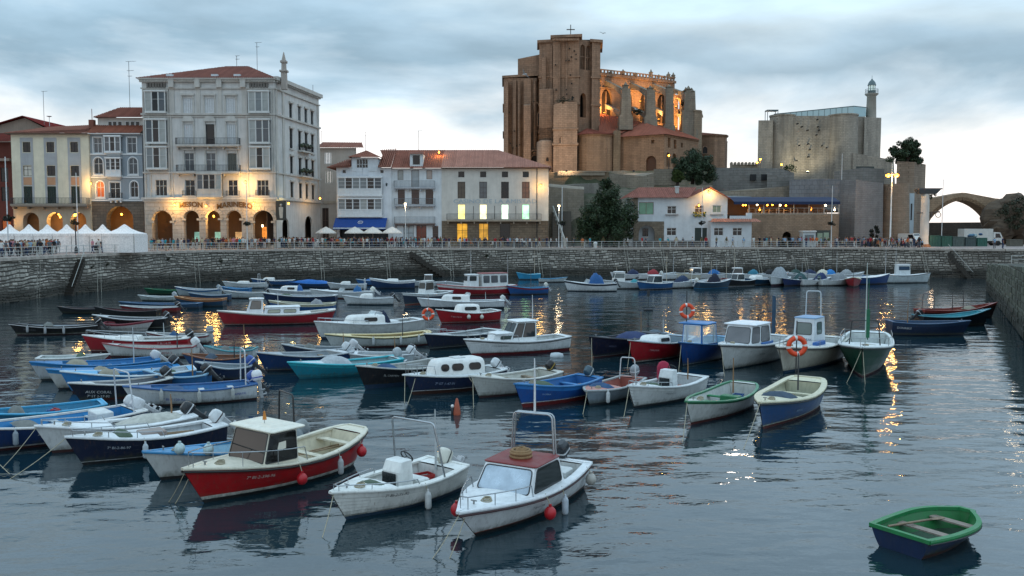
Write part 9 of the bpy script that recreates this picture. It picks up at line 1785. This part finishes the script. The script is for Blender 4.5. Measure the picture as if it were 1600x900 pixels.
p = at(1357, 480, 42); mb = MB(); mb.tube([(0, 0, -1.6), (0, 0, 1.4)], [.03, .015], 5); mb.loft([[(x, y, z) for x, y in ((-.07, -.05), (.07, -.05), (.07, .05), (-.07, .05))] for z in (-1.5, -.1)], 0); tag(mb.build('furled_flag', fabric('2a6a4c'), None, p), 'green furled cloth on the mast of the green boat', 'flag')
p = wpt(BT['red'], .6, 0, 1.06); mb = MB(); mb.tube([(0, 0, -.05), (0, 0, .32)], .012, 5); mb.loft([[(-.05, -.02, .05), (.05, -.02, .05), (.06, .03, .05), (-.06, .03, .05)], [(-.02, -.01, .3), (.02, -.01, .3), (.02, .02, .3), (-.02, .02, .3)]], 1); tag(mb.build('pennant', [STEEL, fabric('c8803a')], None, p), 'small orange pennant on the roof of the big red launch', 'flag')
p = wpt(BT['wred'], .52, 0, .71); mb = MB()
for k in range(4): mb.torus((0, 0, .04+.045*k), (1, 0, 0), (0, 1, 0), .26-.03*(k % 2), .045, 18, 6)
for k in range(3): mb.torus((.02, 0, .2+.02*k), (1, 0, .1), (0, 1, 0), .14-.03*k, .03, 14, 5)
tag(mb.build('rope_coil', fabric('8c6e4c'), None, p), 'coil of brown rope lying on the red cruiser roof', 'rope')
p = gp(870, 558); mb = MB(); mb.lathe([(.02, -.4), (.18, -.34), (.22, -.1), (.22, .12), (.17, .34), (.02, .4)], 12); o = tag(mb.build('float_buoy', paint('b4bcc0', .5), None, (p.x, p.y, .05)), 'pale oval float on the water beside the pilothouse boat', 'buoy'); o.rotation_euler = (R(90), 0, R(80))
p = gp(714, 648); mb = MB(); mb.lathe([(.02, -.2), (.14, -.1), (.15, .1), (.05, .62), (.02, .66)], 10); tag(mb.build('marker_buoy', paint('a8543a', .6, .3), None, (p.x, p.y, 0)), 'tall orange marker buoy in front of the navy cabin boat', 'buoy')
p = gp(707, 648); mb = MB(); mb.lathe([(.02, -.1), (.06, 0), (.06, .25), (.02, .3)], 8); mb.ball((0, 0, .34), .07, 1); tag(mb.build('marker_buoy', [paint('20262c', .5), WHITE], None, (p.x, p.y, 0)), 'small dark buoy with white tip beside the orange buoy', 'buoy')
p = gp(1013, 485); mb = MB(); mb.lathe([(.05, -.1), (.45, 0), (.45, .12), (.1, .25)], 10); mb.tube([(0, 0, .2), (0, 0, 1.9)], .03, 5); mb.tube([(-.6, 0, .3), (.6, 0, .3)], .04, 5); mb.box(-.12, .12, -.1, .1, 1.3, 1.8); tag(mb.build('mooring_buoy', paint('2a2e32', .6), None, (p.x, p.y, 0)), 'dark buoy with a stick floating alone in mid harbour', 'buoy')
p = wpt(BT['w54'], .3, -1, .25, -.25); mb = MB(); mb.loft([rrect(-.28, .28, -.2, .2, .15, z) for z in (-.3, .1, .3)] + [rrect(-.2, .2, -.14, .14, .1, .48), rrect(-.08, .08, -.06, .06, .05, .55)], 0, smooth=True); tag(mb.build('motor_cover', fabric('9a2440'), None, p), 'crimson cloth cover over the motor beside the white console', 'cover')
for key, t, px, py, nm in (('red', .985, 262, 787, 'left mooring rope of the big red launch'), ('red', .96, 272, 790, 'right mooring rope of the big red launch'), ('cons', .98, 502, 845, 'mooring rope of the lapstrake console boat'), ('wred', .985, 672, 878, 'left mooring rope of the red roofed cruiser'), ('wred', .95, 700, 878, 'right mooring rope of the red roofed cruiser'),
   ('navy8', .9, 20, 745, 'mooring rope of the dark blue open boat'), ('anch', .985, 0, 735, 'mooring rope of the anchor painted boat'), ('navy6', .985, 10, 752, 'mooring rope of the navy boat in the left foreground'), ('bc56', .985, 1160, 706, 'mooring rope of the blue and cream boat'), ('wg55', .985, 1066, 695, 'mooring rope of the white and green open boat'),
   ('w54', .985, 974, 655, 'mooring rope of the boat with covered console'), ('g53', .98, 910, 650, 'mooring rope of the grey and salmon dinghy'), ('n50', .985, 632, 632, 'left mooring rope of the navy cabin boat'), ('n50', .9, 636, 634, 'right mooring rope of the navy cabin boat'), ('l51', .98, 740, 640, 'mooring rope of the lapstrake boat behind the blue boat'), ('w60', .98, 1132, 590, 'mooring rope of the white cabin boat with wide windscreen'),
   ('b59', .97, 1060, 582, 'mooring rope of the blue framed boat'), ('r58', .97, 980, 578, 'mooring rope of the crimson boat'), ('n57', .97, 925, 575, 'mooring rope of the dark navy boat'), ('g62', .97, 1322, 600, 'left mooring rope of the green boat'), ('g62', .97, 1352, 602, 'right mooring rope of the green boat')):
 rope(wpt(BT[key], t, 0, .03), gp(px, py, -.05), nm, .06, .013)
for kx, ky, n1, n2 in ((700, 595, 'n50', 'l51'),):
 rope(wpt(BT[n1], .5, 1, .05), wpt(BT[n2], .9, -1, .05), 'slack rope between the navy cabin boat and lapstrake boat', .3)
